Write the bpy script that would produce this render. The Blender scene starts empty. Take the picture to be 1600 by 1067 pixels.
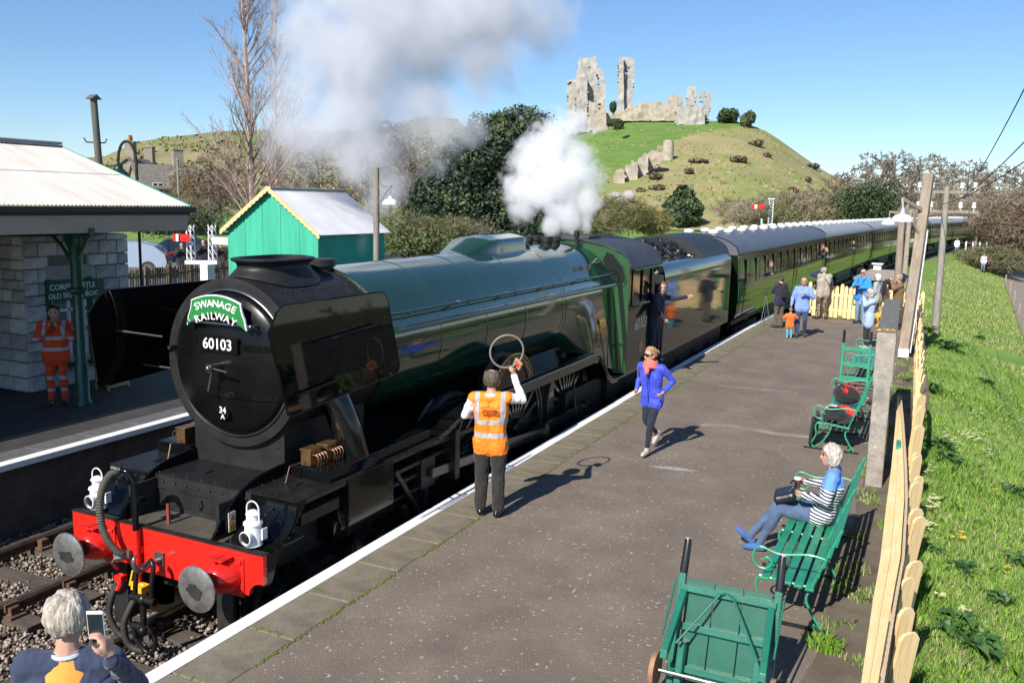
import bpy, bmesh, math, random
import numpy as np
from mathutils import Vector, Matrix, noise
from mathutils.bvhtree import BVHTree
random.seed(7)
RNG = np.random.default_rng(7)
PI = math.pi
scene = bpy.context.scene
COL = scene.collection

# ------------------------------------------------------------------ camera, sky, sun, exposure
# metres; x runs back along the train, y to the left platform, z up from rail top
FPX = 1390.176
CAM = Vector((-6.2506, -6.8213, 4.6896))
YAW, PITCH, ROLL = 0.44225, -0.15595, 0.02297
_F = Vector((math.cos(PITCH)*math.cos(YAW), math.cos(PITCH)*math.sin(YAW), math.sin(PITCH)))
_r = _F.cross(Vector((0, 0, 1))).normalized()
_u = _r.cross(_F)
_R = math.cos(ROLL)*_r + math.sin(ROLL)*_u
_U = -math.sin(ROLL)*_r + math.cos(ROLL)*_u
cam_data = bpy.data.cameras.new('camera')
cam = bpy.data.objects.new('camera', cam_data)
COL.objects.link(cam)
cam.matrix_world = Matrix(((_R.x, _U.x, -_F.x, CAM.x), (_R.y, _U.y, -_F.y, CAM.y), (_R.z, _U.z, -_F.z, CAM.z), (0, 0, 0, 1)))
cam_data.sensor_width = 36.0
cam_data.lens = FPX/1600*36.0
cam_data.clip_start = 0.1
cam_data.clip_end = 6000
scene.camera = cam

SUN_TO = Vector((-1.27, 0.13, 1.0)).normalized()          # towards the sun
world = bpy.data.worlds.new('World')
scene.world = world
world.use_nodes = True
_wn = world.node_tree.nodes
_bg = _wn['Background']
_sky = _wn.new('ShaderNodeTexSky')
_sky.sky_type = 'NISHITA'
_sky.sun_disc = False
_sky.sun_elevation = math.asin(SUN_TO.z)
_sky.sun_rotation = math.atan2(SUN_TO.x, SUN_TO.y)
_sky.air_density = 0.95
_sky.dust_density = 0.0
_sky.ozone_density = 7.0
world.node_tree.links.new(_sky.outputs[0], _bg.inputs[0])
_bg.inputs[1].default_value = 0.10
sd = bpy.data.lights.new('sun', 'SUN')
sd.energy = 5.0
sd.angle = math.radians(0.55)
sd.color = (1.0, 0.95, 0.87)
sun = bpy.data.objects.new('sun', sd)
COL.objects.link(sun)
sun.rotation_euler = SUN_TO.to_track_quat('Z', 'Y').to_euler()
scene.view_settings.view_transform = 'Standard'
scene.view_settings.look = 'None'
scene.view_settings.exposure = 0.45
scene.view_settings.gamma = 1.0
scene.view_settings.use_curve_mapping = False
scene.cycles.use_denoising = True
scene.cycles.max_bounces = 14
scene.cycles.diffuse_bounces = 3
scene.cycles.glossy_bounces = 4
scene.cycles.transparent_max_bounces = 12
scene.cycles.volume_bounces = 12
scene.cycles.sample_clamp_indirect = 6.0

def ray(u, v):
    return _F + _R*((u-800)/FPX) - _U*((v-533.5)/FPX)
def at(u, v, D):            # point seen at a pixel of the photograph, D metres deep
    return CAM + ray(u, v)*D
def onz(u, v, z):
    d = ray(u, v); return CAM + d*((z-CAM.z)/d.z)

# ------------------------------------------------------------------ mesh builder
class MB:
    def __init__(s):
        s.v = []; s.f = []; s.mi = []; s.cur = 0; s.M = None
    def add(s, verts, faces):
        o = len(s.v)
        if s.M is not None:
            M = s.M; verts = [tuple(M @ Vector(p)) for p in verts]
        s.v.extend([tuple(p) for p in verts])
        for f in faces:
            s.f.append(tuple(i+o for i in f)); s.mi.append(s.cur)
        return s
    def box(s, c, d, rot=None):
        x, y, z = d[0]/2, d[1]/2, d[2]/2
        vs = [Vector(p) for p in ((-x,-y,-z),(x,-y,-z),(x,y,-z),(-x,y,-z),(-x,-y,z),(x,-y,z),(x,y,z),(-x,y,z))]
        if rot is not None:
            if not isinstance(rot, Matrix): rot = Matrix.Rotation(rot, 3, 'Z')
            vs = [rot @ p for p in vs]
        c = Vector(c)
        return s.add([p+c for p in vs], [(0,3,2,1),(4,5,6,7),(0,1,5,4),(1,2,6,5),(2,3,7,6),(3,0,4,7)])
    def bx(s, x0, x1, y0, y1, z0, z1):
        return s.box(((x0+x1)/2,(y0+y1)/2,(z0+z1)/2), (abs(x1-x0),abs(y1-y0),abs(z1-z0)))
    def bar(s, a, b, w, h):                                  # box beam from a to b
        a = Vector(a); b = Vector(b); d = b-a
        q = d.to_track_quat('X', 'Z').to_matrix()
        return s.box((a+b)/2, (d.length, w, h), q)
    def extr(s, poly, t0, t1, plane='xz'):
        n = len(poly)
        def P(p, t):
            if plane == 'xz': return (p[0], t, p[1])
            if plane == 'yz': return (t, p[0], p[1])
            return (p[0], p[1], t)
        vs = [P(p, t0) for p in poly]+[P(p, t1) for p in poly]
        fs = [tuple(range(n)), tuple(range(2*n-1, n-1, -1))]
        fs += [(i, n+i, n+(i+1) % n, (i+1) % n) for i in range(n)]
        return s.add(vs, fs)
    def tube(s, pts, r, n=8, caps=True, flat=1.0):
        pts = [Vector(p) for p in pts]
        if not isinstance(r, (list, tuple)): r = [r]*len(pts)
        vs = []; fs = []
        t = (pts[1]-pts[0]).normalized()
        up = Vector((0,0,1)) if abs(t.z) < 0.9 else Vector((1,0,0))
        nrm = t.cross(up).normalized()
        for i, p in enumerate(pts):
            if i == 0: tt = pts[1]-pts[0]
            elif i == len(pts)-1: tt = pts[-1]-pts[-2]
            else: tt = (pts[i+1]-pts[i]).normalized()+(pts[i]-pts[i-1]).normalized()
            if tt.length < 1e-9: tt = t
            tt = tt.normalized()
            nrm = (nrm - tt*nrm.dot(tt))
            if nrm.length < 1e-6: nrm = tt.orthogonal()
            nrm.normalize(); bn = tt.cross(nrm)
            for k in range(n):
                a = 2*PI*k/n
                vs.append(p+nrm*(math.cos(a)*r[i])+bn*(math.sin(a)*r[i]*flat))
        for i in range(len(pts)-1):
            for k in range(n):
                fs.append((i*n+k, i*n+(k+1) % n, (i+1)*n+(k+1) % n, (i+1)*n+k))
        if caps:
            fs.append(tuple(range(n-1, -1, -1))); fs.append(tuple((len(pts)-1)*n+k for k in range(n)))
        return s.add(vs, fs)
    def lathe(s, prof, n=24, c=(0,0,0), axis='z', a0=0.0, a1=2*PI, cap=True):     # prof: (radius, along)
        full = abs(a1-a0-2*PI) < 1e-6
        m = n if full else n+1
        vs = []; fs = []
        for (r, h) in prof:
            for k in range(m):
                a = a0+(a1-a0)*k/n
                p = (r*math.cos(a), r*math.sin(a), h)
                if axis == 'x': p = (p[2], p[0], p[1])
                elif axis == 'y': p = (p[1], p[2], p[0])
                vs.append((p[0]+c[0], p[1]+c[1], p[2]+c[2]))
        for i in range(len(prof)-1):
            for k in range(n):
                k2 = (k+1) % m if full else k+1
                fs.append((i*m+k, i*m+k2, (i+1)*m+k2, (i+1)*m+k))
        if cap and full:
            fs.append(tuple(range(m-1, -1, -1))); fs.append(tuple((len(prof)-1)*m+k for k in range(m)))
        return s.add(vs, fs)
    def ball(s, c, r, nu=12, nv=8):
        if not isinstance(r, (tuple, list)): r = (r, r, r)
        vs = [(c[0], c[1], c[2]-r[2])]
        for j in range(1, nv):
            b = -PI/2+PI*j/nv
            for i in range(nu):
                a = 2*PI*i/nu
                vs.append((c[0]+r[0]*math.cos(b)*math.cos(a), c[1]+r[1]*math.cos(b)*math.sin(a), c[2]+r[2]*math.sin(b)))
        vs.append((c[0], c[1], c[2]+r[2]))
        fs = [(0, 1+(i+1) % nu, 1+i) for i in range(nu)]
        for j in range(nv-2):
            for i in range(nu):
                fs.append((1+j*nu+i, 1+j*nu+(i+1) % nu, 1+(j+1)*nu+(i+1) % nu, 1+(j+1)*nu+i))
        o = 1+(nv-2)*nu
        fs += [(o+i, o+(i+1) % nu, len(vs)-1) for i in range(nu)]
        return s.add(vs, fs)
    def grid(s, fn, nu, nv):
        vs = [fn(i/nu, j/nv) for j in range(nv+1) for i in range(nu+1)]
        fs = [(j*(nu+1)+i, j*(nu+1)+i+1, (j+1)*(nu+1)+i+1, (j+1)*(nu+1)+i) for j in range(nv) for i in range(nu)]
        return s.add(vs, fs)
    def text(s, txt, size, M, depth=0.0):
        vs, fs = text_geo(txt, size, depth)
        old = s.M; s.M = M if old is None else old @ M
        s.add(vs, fs); s.M = old
        return s
    def mesh(s, name, mats):
        me = bpy.data.meshes.new(name)
        me.from_pydata(s.v, [], s.f)
        if not isinstance(mats, (list, tuple)): mats = [mats]
        for m in mats: me.materials.append(m)
        if len(mats) > 1: me.polygons.foreach_set('material_index', s.mi)
        return me
    def build(s, name, mats, parent=None, smooth=None, bevel=0.0):
        me = s.mesh(name, mats)
        bm = bmesh.new(); bm.from_mesh(me)
        bmesh.ops.recalc_face_normals(bm, faces=bm.faces); bm.to_mesh(me); bm.free()
        return link(name, me, parent, smooth, bevel)

def link(name, me, parent=None, smooth=None, bevel=0.0):
    o = bpy.data.objects.new(name, me)
    COL.objects.link(o)
    if parent is not None: o.parent = parent
    if smooth is not None:
        me.polygons.foreach_set('use_smooth', [True]*len(me.polygons))
        if smooth < 180: me.set_sharp_from_angle(angle=math.radians(smooth))
    if bevel:
        b = o.modifiers.new('bevel', 'BEVEL'); b.width = bevel; b.segments = 2
        b.limit_method = 'ANGLE'; b.angle_limit = math.radians(40)
    return o

_tc = {}
def text_geo(txt, size, depth):
    key = (txt, depth/size)
    if key not in _tc:
        cu = bpy.data.curves.new('t', 'FONT'); cu.body = txt; cu.size = 1.0
        cu.align_x = 'CENTER'; cu.align_y = 'CENTER'; cu.extrude = depth/size/2; cu.resolution_u = 3
        cu.offset = 0.012
        o = bpy.data.objects.new('t', cu); COL.objects.link(o)
        dg = bpy.context.evaluated_depsgraph_get()
        me = o.evaluated_get(dg).to_mesh()
        _tc[key] = ([tuple(v.co) for v in me.vertices], [tuple(p.vertices) for p in me.polygons])
        o.evaluated_get(dg).to_mesh_clear()
        bpy.data.objects.remove(o); bpy.data.curves.remove(cu)
    vs, fs = _tc[key]
    return [(a*size, b*size, c*size) for a, b, c in vs], fs

def empty(name, loc=(0,0,0), rz=0.0):
    o = bpy.data.objects.new(name, None); COL.objects.link(o)
    o.location = loc; o.rotation_euler = (0, 0, rz); o.empty_display_size = 0.2
    return o
def tag(o, label=None, cat=None, group=None, kind=None):
    if label: o['label'] = label
    if cat: o['category'] = cat
    if group: o['group'] = group
    if kind: o['kind'] = kind
    return o
def thing(name, label, cat, loc=(0,0,0), rz=0.0, group=None):
    return tag(empty(name, loc, rz), label, cat, group)
def copy_tree(o, parent=None):
    c = o.copy(); COL.objects.link(c); c.parent = parent
    for ch in list(o.children): copy_tree(ch, c)
    return c
def T(x, y, z): return Matrix.Translation((x, y, z))
def RX(a): return Matrix.Rotation(a, 4, 'X')
def RY(a): return Matrix.Rotation(a, 4, 'Y')
def RZ(a): return Matrix.Rotation(a, 4, 'Z')

# ------------------------------------------------------------------ materials
MATS = {}
def mat(name, col, rough=0.6, metal=0.0, var=0.15, scale=6.0, col2=None, bump=0.0, bscale=None, coat=0.0, spec=0.5,
        detail=6.0, obj=True, stretch=(1,1,1), emit=None, thr=(0.35, 0.65), trans=0.0, world_co=False, sheen=0.0):
    if name in MATS: return MATS[name]
    m = bpy.data.materials.new(name); m.use_nodes = True
    nt = m.node_tree; N = nt.nodes; L = nt.links
    b = N['Principled BSDF']
    tc = N.new('ShaderNodeTexCoord'); mp = N.new('ShaderNodeMapping')
    mp.inputs['Scale'].default_value = stretch
    if world_co:
        g = N.new('ShaderNodeNewGeometry'); L.new(g.outputs['Position'], mp.inputs[0])
    else:
        L.new(tc.outputs['Object'], mp.inputs[0])
    nz = N.new('ShaderNodeTexNoise'); nz.inputs['Scale'].default_value = scale; nz.inputs['Detail'].default_value = detail
    nz.inputs['Roughness'].default_value = 0.62
    L.new(mp.outputs[0], nz.inputs['Vector'])
    rp = N.new('ShaderNodeValToRGB'); L.new(nz.outputs[0], rp.inputs[0])
    e = rp.color_ramp.elements
    e[0].position, e[1].position = thr
    c1 = tuple(col)
    if col2 is None:
        e[0].color = (*[x*(1-var) for x in c1], 1); e[1].color = (*[min(1, x*(1+var)) for x in c1], 1)
    else:
        e[0].color = (*c1, 1); e[1].color = (*col2, 1)
    L.new(rp.outputs[0], b.inputs['Base Color'])
    b.inputs['Roughness'].default_value = rough; b.inputs['Metallic'].default_value = metal
    b.inputs['Specular IOR Level'].default_value = spec
    if coat: b.inputs['Coat Weight'].default_value = coat; b.inputs['Coat Roughness'].default_value = 0.04
    if trans: b.inputs['Transmission Weight'].default_value = trans
    if sheen: b.inputs['Sheen Weight'].default_value = sheen
    if bump:
        n2 = N.new('ShaderNodeTexNoise'); n2.inputs['Scale'].default_value = bscale or scale*4; n2.inputs['Detail'].default_value = 5
        L.new(mp.outputs[0], n2.inputs['Vector'])
        bp = N.new('ShaderNodeBump'); bp.inputs['Strength'].default_value = bump; bp.inputs['Distance'].default_value = 0.02
        L.new(n2.outputs[0], bp.inputs['Height']); L.new(bp.outputs[0], b.inputs['Normal'])
    if emit: b.inputs['Emission Color'].default_value = (*emit, 1); b.inputs['Emission Strength'].default_value = 1
    MATS[name] = m
    return m
def nodes_of(m): return m.node_tree.nodes, m.node_tree.links
def layer(m, col, scale, lo, hi, detail=4.0, amount=1.0, stretch=(1,1,1), world_co=False, seed=0.0):
    """mixes a second colour over the base colour through a noise mask"""
    N, L = nodes_of(m); b = N['Principled BSDF']
    src = b.inputs['Base Color'].links[0].from_socket
    tc = N.new('ShaderNodeTexCoord'); mp = N.new('ShaderNodeMapping'); mp.inputs['Scale'].default_value = stretch
    mp.inputs['Location'].default_value = (seed, seed*.7, seed*.3)
    if world_co:
        g = N.new('ShaderNodeNewGeometry'); L.new(g.outputs['Position'], mp.inputs[0])
    else: L.new(tc.outputs['Object'], mp.inputs[0])
    nz = N.new('ShaderNodeTexNoise'); nz.inputs['Scale'].default_value = scale; nz.inputs['Detail'].default_value = detail
    L.new(mp.outputs[0], nz.inputs['Vector'])
    mr = N.new('ShaderNodeMapRange'); mr.inputs['From Min'].default_value = lo; mr.inputs['From Max'].default_value = hi
    mr.inputs['To Max'].default_value = amount
    L.new(nz.outputs[0], mr.inputs['Value'])
    mx = N.new('ShaderNodeMix'); mx.data_type = 'RGBA'
    L.new(mr.outputs[0], mx.inputs['Factor']); L.new(src, mx.inputs[6]); mx.inputs[7].default_value = (*col, 1)
    L.new(mx.outputs[2], b.inputs['Base Color'])
    return m

black = mat('loco_black', (0.0045, 0.0048, 0.0053), 0.08, spec=.26, var=0.3, scale=3, bump=0.015, bscale=7)
black_matt = mat('smokebox_black', (0.018, 0.0175, 0.0175), 0.5, spec=.35, var=0.25, scale=5, bump=0.08, bscale=60)
soot = mat('sooty_black', (0.012, 0.011, 0.010), 0.6, var=0.5, scale=4, bump=0.1, bscale=40)
layer(soot, (0.05, 0.042, 0.032), 3.0, 0.5, 0.75, amount=0.6)
dirty_plate = mat('dirty_footplate', (0.05, 0.043, 0.035), 0.65, scale=5, col2=(0.10, 0.082, 0.06), bump=0.15, bscale=60)
green = mat('loco_green', (0.010, 0.043, 0.020), 0.13, coat=0.9, var=0.12, scale=1.5, bump=0.012, bscale=3)
coach_green = mat('coach_green', (0.008, 0.018, 0.008), 0.07, coat=.12, spec=.4, var=0.12, scale=1.0, bump=0.015, bscale=2.2)
red = mat('signal_red', (0.72, 0.02, 0.012), 0.25, coat=0.5, var=0.06, scale=4)
white = mat('white_paint', (0.8, 0.8, 0.79), 0.4, var=0.05)
steel = mat('bare_steel', (0.32, 0.31, 0.29), 0.32, metal=0.9, var=0.25, scale=9, bump=0.05, bscale=30)
oily_steel = mat('oily_steel', (0.07, 0.067, 0.062), 0.35, metal=0.7, var=0.35, scale=7)
rod_steel = mat('rod_steel', (0.22, 0.21, 0.195), 0.28, metal=0.9, var=0.2, scale=5)
rail_steel = mat('rail_top_steel', (0.28, 0.25, 0.22), 0.35, metal=0.8, var=0.25, scale=5)
rust = mat('rusty_iron', (0.075, 0.042, 0.026), 0.85, scale=9, col2=(0.16, 0.085, 0.045), bump=0.3, bscale=60)
brass = mat('brass', (0.55, 0.36, 0.13), 0.3, metal=0.9, var=0.2, scale=9)
copper = mat('copper_pipe', (0.45, 0.24, 0.15), 0.35, metal=0.9, var=0.2)
rubber = mat('rubber', (0.03, 0.03, 0.028), 0.7, var=0.3)
glass = mat('dark_glass', (0.012, 0.014, 0.015), 0.06, var=0.1, spec=0.7)
yellow = mat('yellow_paint', (0.75, 0.45, 0.02), 0.4, var=0.1)
sign_white = mat('sign_white', (0.75, 0.75, 0.72), 0.5, var=0.06)
# ------------------------------------------------------------------ the setting
TK, TX0 = 0.0013, 18.0
def cy(x):                                   # centre line of the track, easing to the right
    d = max(0.0, x-TX0); return -TK*d*d/2
def chead(x):                                # its heading
    return math.atan(-TK*max(0.0, x-TX0))
ZP = 0.917
tarmac = mat('platform_tarmac', (0.182, 0.145, 0.110), 0.85, var=0.18, scale=1.3, bump=0.6, bscale=75, detail=10)
layer(tarmac, (0.30, 0.25, 0.205), 55, 0.57, 0.70, detail=3, amount=0.6)
layer(tarmac, (0.46, 0.41, 0.36), 20, 0.655, 0.69, detail=3, amount=0.85, seed=31)
layer(tarmac, (0.095, 0.075, 0.058), 38, 0.58, 0.72, detail=3, amount=0.5, seed=21)
layer(tarmac, (0.135, 0.106, 0.081), 0.55, 0.5, 0.7, amount=0.5, seed=3)
layer(tarmac, (0.22, 0.185, 0.15), 0.9, 0.66, 0.74, amount=0.5, stretch=(1, .35, 1), seed=9)
tarmac_shaded = mat('left_platform_tarmac_shaded', (0.04, 0.037, 0.036), 0.8, var=0.2, scale=2, bump=0.3, bscale=120)  # tarmac colour darkened to hold the deep shade over this platform
slab_m = mat('edging_concrete', (0.185, 0.158, 0.112), 0.85, var=0.28, scale=2.6, bump=0.4, bscale=90, detail=10)
layer(slab_m, (0.36, 0.32, 0.25), 60, 0.6, 0.72, detail=3, amount=0.6)
layer(slab_m, (0.08, 0.07, 0.05), 45, 0.6, 0.72, detail=3, amount=0.5, seed=41)
layer(slab_m, (0.075, 0.068, 0.055), 1.7, 0.5, 0.7, amount=0.55, seed=5)
line_white = mat('platform_line_white', (0.78, 0.78, 0.77), 0.6, var=0.05, scale=8, bump=0.1, bscale=80)
layer(line_white, (0.42, 0.40, 0.37), 6.0, 0.64, 0.8, amount=0.5)
brick_dark = mat('platform_wall_brick', (0.06, 0.048, 0.04), 0.9, scale=4, col2=(0.11, 0.085, 0.065), bump=0.4, bscale=40)
moss = mat('joint_moss', (0.09, 0.12, 0.02), 0.95, scale=20, col2=(0.17, 0.19, 0.04), bump=0.5, bscale=80)

grass_m = mat('grass_turf', (0.12, 0.215, 0.025), 0.9, scale=0.5, col2=(0.19, 0.31, 0.042), bump=0.6, bscale=9, world_co=True)
layer(grass_m, (0.22, 0.19, 0.09), 0.35, 0.56, 0.74, amount=0.75, world_co=True)
layer(grass_m, (0.035, 0.085, 0.014), 1.7, 0.55, 0.75, amount=0.6, world_co=True, seed=11)
earth = mat('bare_earth', (0.10, 0.078, 0.055), 0.95, scale=3, col2=(0.16, 0.13, 0.095), bump=0.5, bscale=40, world_co=True)
field_m = mat('far_fields', (0.085, 0.115, 0.035), 0.95, scale=0.03, col2=(0.15, 0.14, 0.06), world_co=True)
ballast_m = mat('ballast_bed', (0.055, 0.046, 0.038), 0.95, scale=7, col2=(0.14, 0.115, 0.09), bump=0.8, bscale=30)

# great ground sheet reaching the horizon
g = MB(); g.bx(-120, 3200, -2600, 3000, -4.0, -3.0)
tag(g.build('ground', field_m), kind='structure')

# ground round the station and the embankment: cross-sections that follow the line
def prof(x):
    s = min(1.0, max(0.0, (x-25.5)/7.0)); s = s*s*(3-2*s)
    plat = [(-70,-2.9),(-15.6,-2.45),(-13.2,-2.2),(-11.6,-1.75),(-9.6,-0.75),(-8.3,0.25),(-7.4,0.62),(-6.72,0.80),(-6.3,0.72),(-1.9,0.6),(-1.7,-0.5)]
    line = [(-70,-2.9),(-15.6,-2.45),(-13.2,-2.3),(-11.2,-2.0),(-8.4,-1.25),(-6.6,-0.65),(-5.4,-0.32),(-4.4,-0.22),(-3.4,-0.26),(-2.3,-0.34),(-1.7,-0.42)]
    right = [(a[0]*(1-s)+b[0]*s, a[1]*(1-s)+b[1]*s) for a, b in zip(plat, line)]
    left = [(0,-.42),(1.7,-.40),(4.9,-.40),(5.2,.6),(9,.7),(14,.75),(20,.8),(30,.95),(45,1.2),(70,1.6),(120,2.4),(240,3)]
    t = min(1.0, max(0.0, (x-32)/25.0))
    left = [(y, z*(1-t)+(min(z, -.4)*t if y < 10 else (z-.6)*t)) for y, z in left]
    return right+left
xs = [-14+i*1.0 for i in range(0, 62)]+[48+i*4.0 for i in range(1, 60)]
g = MB(); np_ = len(prof(0))
vs = []; fs = []
SUB = 3
def fine_prof(x):
    p = prof(x); out = []
    for a, b in zip(p[:-1], p[1:]):
        for k in range(SUB): out.append((a[0]+(b[0]-a[0])*k/SUB, a[1]+(b[1]-a[1])*k/SUB))
    out.append(p[-1]); return out
rows = []
for x in xs:
    r = []
    for (dy, z) in fine_prof(x):
        y = cy(x)+dy
        bump = noise.noise(Vector((x*.35, y*.35, 1.7)))*0.10+noise.noise(Vector((x*1.3, y*1.3, 5.)))*0.035
        if -6.6 < dy < 9.5: bump = 0
        if x < 30 and dy > -6.75: bump *= 0.2
        r.append((x, y, z+bump))
    rows.append(r)
m_ = len(rows[0])
for r in rows: vs += r
g.mi = []
for i in range(len(rows)-1):
    for j in range(m_-1):
        fs.append((i*m_+j, (i+1)*m_+j, (i+1)*m_+j+1, i*m_+j+1))
g.add(vs, fs)
g.mi = []
for i in range(len(rows)-1):
    for j in range(m_-1):
        dy = fine_prof(xs[i])[j][0]
        g.mi.append(1 if -1.95 < dy < 5.0 else (2 if -15.7 < dy < -13.1 else 0))
path_m = mat('path_gravel', (0.22, 0.18, 0.14), 0.95, scale=2, col2=(0.30, 0.25, 0.20), bump=0.3, bscale=30, world_co=True)
emb = g.build('embankment', [grass_m, ballast_m, path_m], smooth=180)
tag(emb, kind='structure')
EMB_BVH = BVHTree.FromPolygons(g.v, g.f)
def gz(x, y):
    h = EMB_BVH.ray_cast(Vector((x, y, 50)), Vector((0, 0, -1)))
    return h[0].z if h[0] is not None else -3.0

# gravel footpath at the foot of the bank
m = MB(); vs = []; fs = []; px_ = list(np.arange(36, 112, 1.5))
for x in px_:
    yl = float(np.interp(x, [36,48,103,112], [-10.9,-11.35,-13.1,-13.4]))
    for k in range(4):
        y = yl-k*.85; vs.append((x, y, gz(x, y)+.05))
for i in range(len(px_)-1):
    for k in range(3): fs.append((i*4+k, (i+1)*4+k, (i+1)*4+k+1, i*4+k+1))
m.add(vs, fs); tag(m.build('footpath', path_m, smooth=180), kind='structure')
# ---- tracks
wood_sl = mat('sleeper_timber', (0.055, 0.045, 0.036), 0.9, scale=3, col2=(0.105, 0.085, 0.065), bump=0.4, bscale=25, stretch=(4, .6, 4))
def make_track(dy, x0, x1, name):
    t = tag(empty(name), kind='structure')
    n = int((x1-x0)/2)+1
    for sgn in (-1, 1):
        m = MB()
        for w0, w1, z0, z1, mi in ((-.035,.035,-.045,0,0),(-.01,.01,-.115,-.045,1),(-.03,.03,-.15,-.115,1)):
            m.cur = mi
            pts = [x0+i*2.0 for i in range(n)]
            vs = []; fs = []
            for x in pts:
                y = cy(x)+dy+sgn*0.7525
                vs += [(x,y+w0,z0),(x,y+w1,z0),(x,y+w1,z1),(x,y+w0,z1)]
            for i in range(len(pts)-1):
                for k in range(4):
                    fs.append((i*4+k, i*4+(k+1) % 4, (i+1)*4+(k+1) % 4, (i+1)*4+k))
            fs.append((0,1,2,3))
            m.add(vs, fs)
        m.build('rail', [rail_steel, rust], t)
    sm = None; cm = None
    for i in range(int((min(x1, 40)-x0)/0.76)):
        x = x0+i*0.76
        if sm is None:
            b = MB(); b.box((0,0,-.225), (.25, 2.55, .13)); so = b.build('sleeper', wood_sl, t, bevel=.012); sm = so.data
            b = MB(); b.box((0,0,-.145), (.2, .38, .03)); b.box((0,-.085,-.09), (.11,.10,.1)); b.box((0,.085,-.09), (.11,.10,.1))
            b.box((0, .055, -.05), (.16, .04, .09))
            co = b.build('chair', rust, t, bevel=.012); cm = co.data
        else:
            so = link('sleeper', sm, t); co = link('chair', cm, t)
        so.location = (x, cy(x)+dy+random.uniform(-.03,.03), random.uniform(-.008,.004)); so.rotation_euler[2] = random.uniform(-.02,.02)
        co.location = (x, cy(x)+dy+.7525, 0)
        c2 = link('chair', cm, t); c2.location = (x, cy(x)+dy-.7525, 0); c2.rotation_euler[2] = PI
    return t
make_track(0.0, -9.3, 190, 'running_track')
make_track(3.27, -9.1, 60, 'passing_loop_track')

# ---- ballast stones (nobody could count them)
stone_ms = [mat('ballast_stone_a', (0.27, 0.215, 0.17), 0.9, var=0.35, scale=14), mat('ballast_stone_b', (0.15, 0.115, 0.09), 0.9, var=0.4, scale=14),
            mat('ballast_stone_c', (0.37, 0.305, 0.25), 0.9, var=0.25, scale=14)]
def stones(n, box, zf, smin, smax, name, mats, label):
    base = np.array([(1,1,1),(1,-1,-1),(-1,1,-1),(-1,-1,1),(1,1,-1),(1,-1,1),(-1,1,1),(-1,-1,-1)], float)*.62
    fcs = np.array([(0,5,1,4),(3,6,2,7),(0,4,2,6),(5,3,7,1),(0,6,3,5),(4,1,7,2)])
    P = np.empty((n, 3)); P[:,0] = RNG.uniform(box[0], box[1], n); P[:,1] = RNG.uniform(box[2], box[3], n)
    P[:,2] = [zf(x, y) for x, y in P[:, :2]]
    keep = P[:,2] > -5; P = P[keep]; n = len(P)
    S = RNG.uniform(smin, smax, (n,1,1))*RNG.uniform(.6, 1.25, (n,1,3))
    A = RNG.normal(size=(n,3,3)); Q = np.linalg.qr(A)[0]
    vv = np.einsum('nij,nkj->nki', Q, base[None]*S*RNG.uniform(.7,1.2,(n,8,3)))+P[:,None,:]
    vv = vv.reshape(-1, 3); ff = (fcs[None]+(np.arange(n)*8)[:,None,None]).reshape(-1, 4)
    me = bpy.data.meshes.new(name); me.vertices.add(len(vv)); me.vertices.foreach_set('co', vv.ravel())
    me.loops.add(ff.size); me.loops.foreach_set('vertex_index', ff.ravel().astype(np.int32))
    me.polygons.add(len(ff)); me.polygons.foreach_set('loop_start', np.arange(0, ff.size, 4, dtype=np.int32))
    for m in mats: me.materials.append(m)
    me.polygons.foreach_set('material_index', np.repeat(RNG.choice(len(mats), n), 6).astype(np.int32))
    me.update(calc_edges=True)
    o = link(name, me); tag(o, label, None, None, 'stuff'); return o
def bal_z(x, y):
    for tr in (0.0, 3.27):
        if abs(abs(y-tr)-.7525) < .09: return -9
    ix = ((x+9.3)/0.76) % 1.0
    on_sleeper = (ix < .17 or ix > .83) and (abs(y) < 1.28)
    ix2 = ((x+9.1)/0.76) % 1.0
    on_sleeper = on_sleeper or ((ix2 < .17 or ix2 > .83) and (abs(y-3.27) < 1.28))
    if on_sleeper and random.random() < .93: return -9
    return -.21+random.uniform(-.05,.04)+.03*noise.noise(Vector((x,y,0)))
stones(30000, (-6.5, 2.6, -1.5, 4.75), bal_z, .016, .034, 'ballast_stones', stone_ms, 'loose pinkish grey ballast stones between the rails')

# ---- right-hand platform
XA, XB = -7.5, 26.6
def edge_y(x): return -1.443-0.00072*max(0, x-10)**2+0.0
plat = tag(empty('platform'), kind='structure')
m = MB()
NX = 40
def pf(x, dy): return (x, edge_y(x)+dy)
vs = []; fs = []
for i in range(NX+1):
    x = XA+(XB-XA)*i/NX
    e = edge_y(x)-.66
    vs += [(x, e, ZP-.006), (x, -6.62, ZP-.006)]
for i in range(NX): fs.append((2*i, 2*i+1, 2*i+3, 2*i+2))
n0 = len(vs)
m.add(vs, fs)
tar = m.build('tarmac_surface', tarmac, plat)
m = MB()
vs = []; fs = []
for i in range(NX+1):
    x = XA+(XB-XA)*i/NX; e = edge_y(x)-.10
    vs += [(x, e, -.6), (x, e, ZP-.10)]
for i in range(NX): fs.append((2*i, 2*i+1, 2*i+3, 2*i+2))
m.add(vs, fs)
m.bx(XB-.2, XB, -6.6, -1.9, -.5, ZP-.012)
m.build('platform_wall', brick_dark, plat)
x = XA; k = 0
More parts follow.
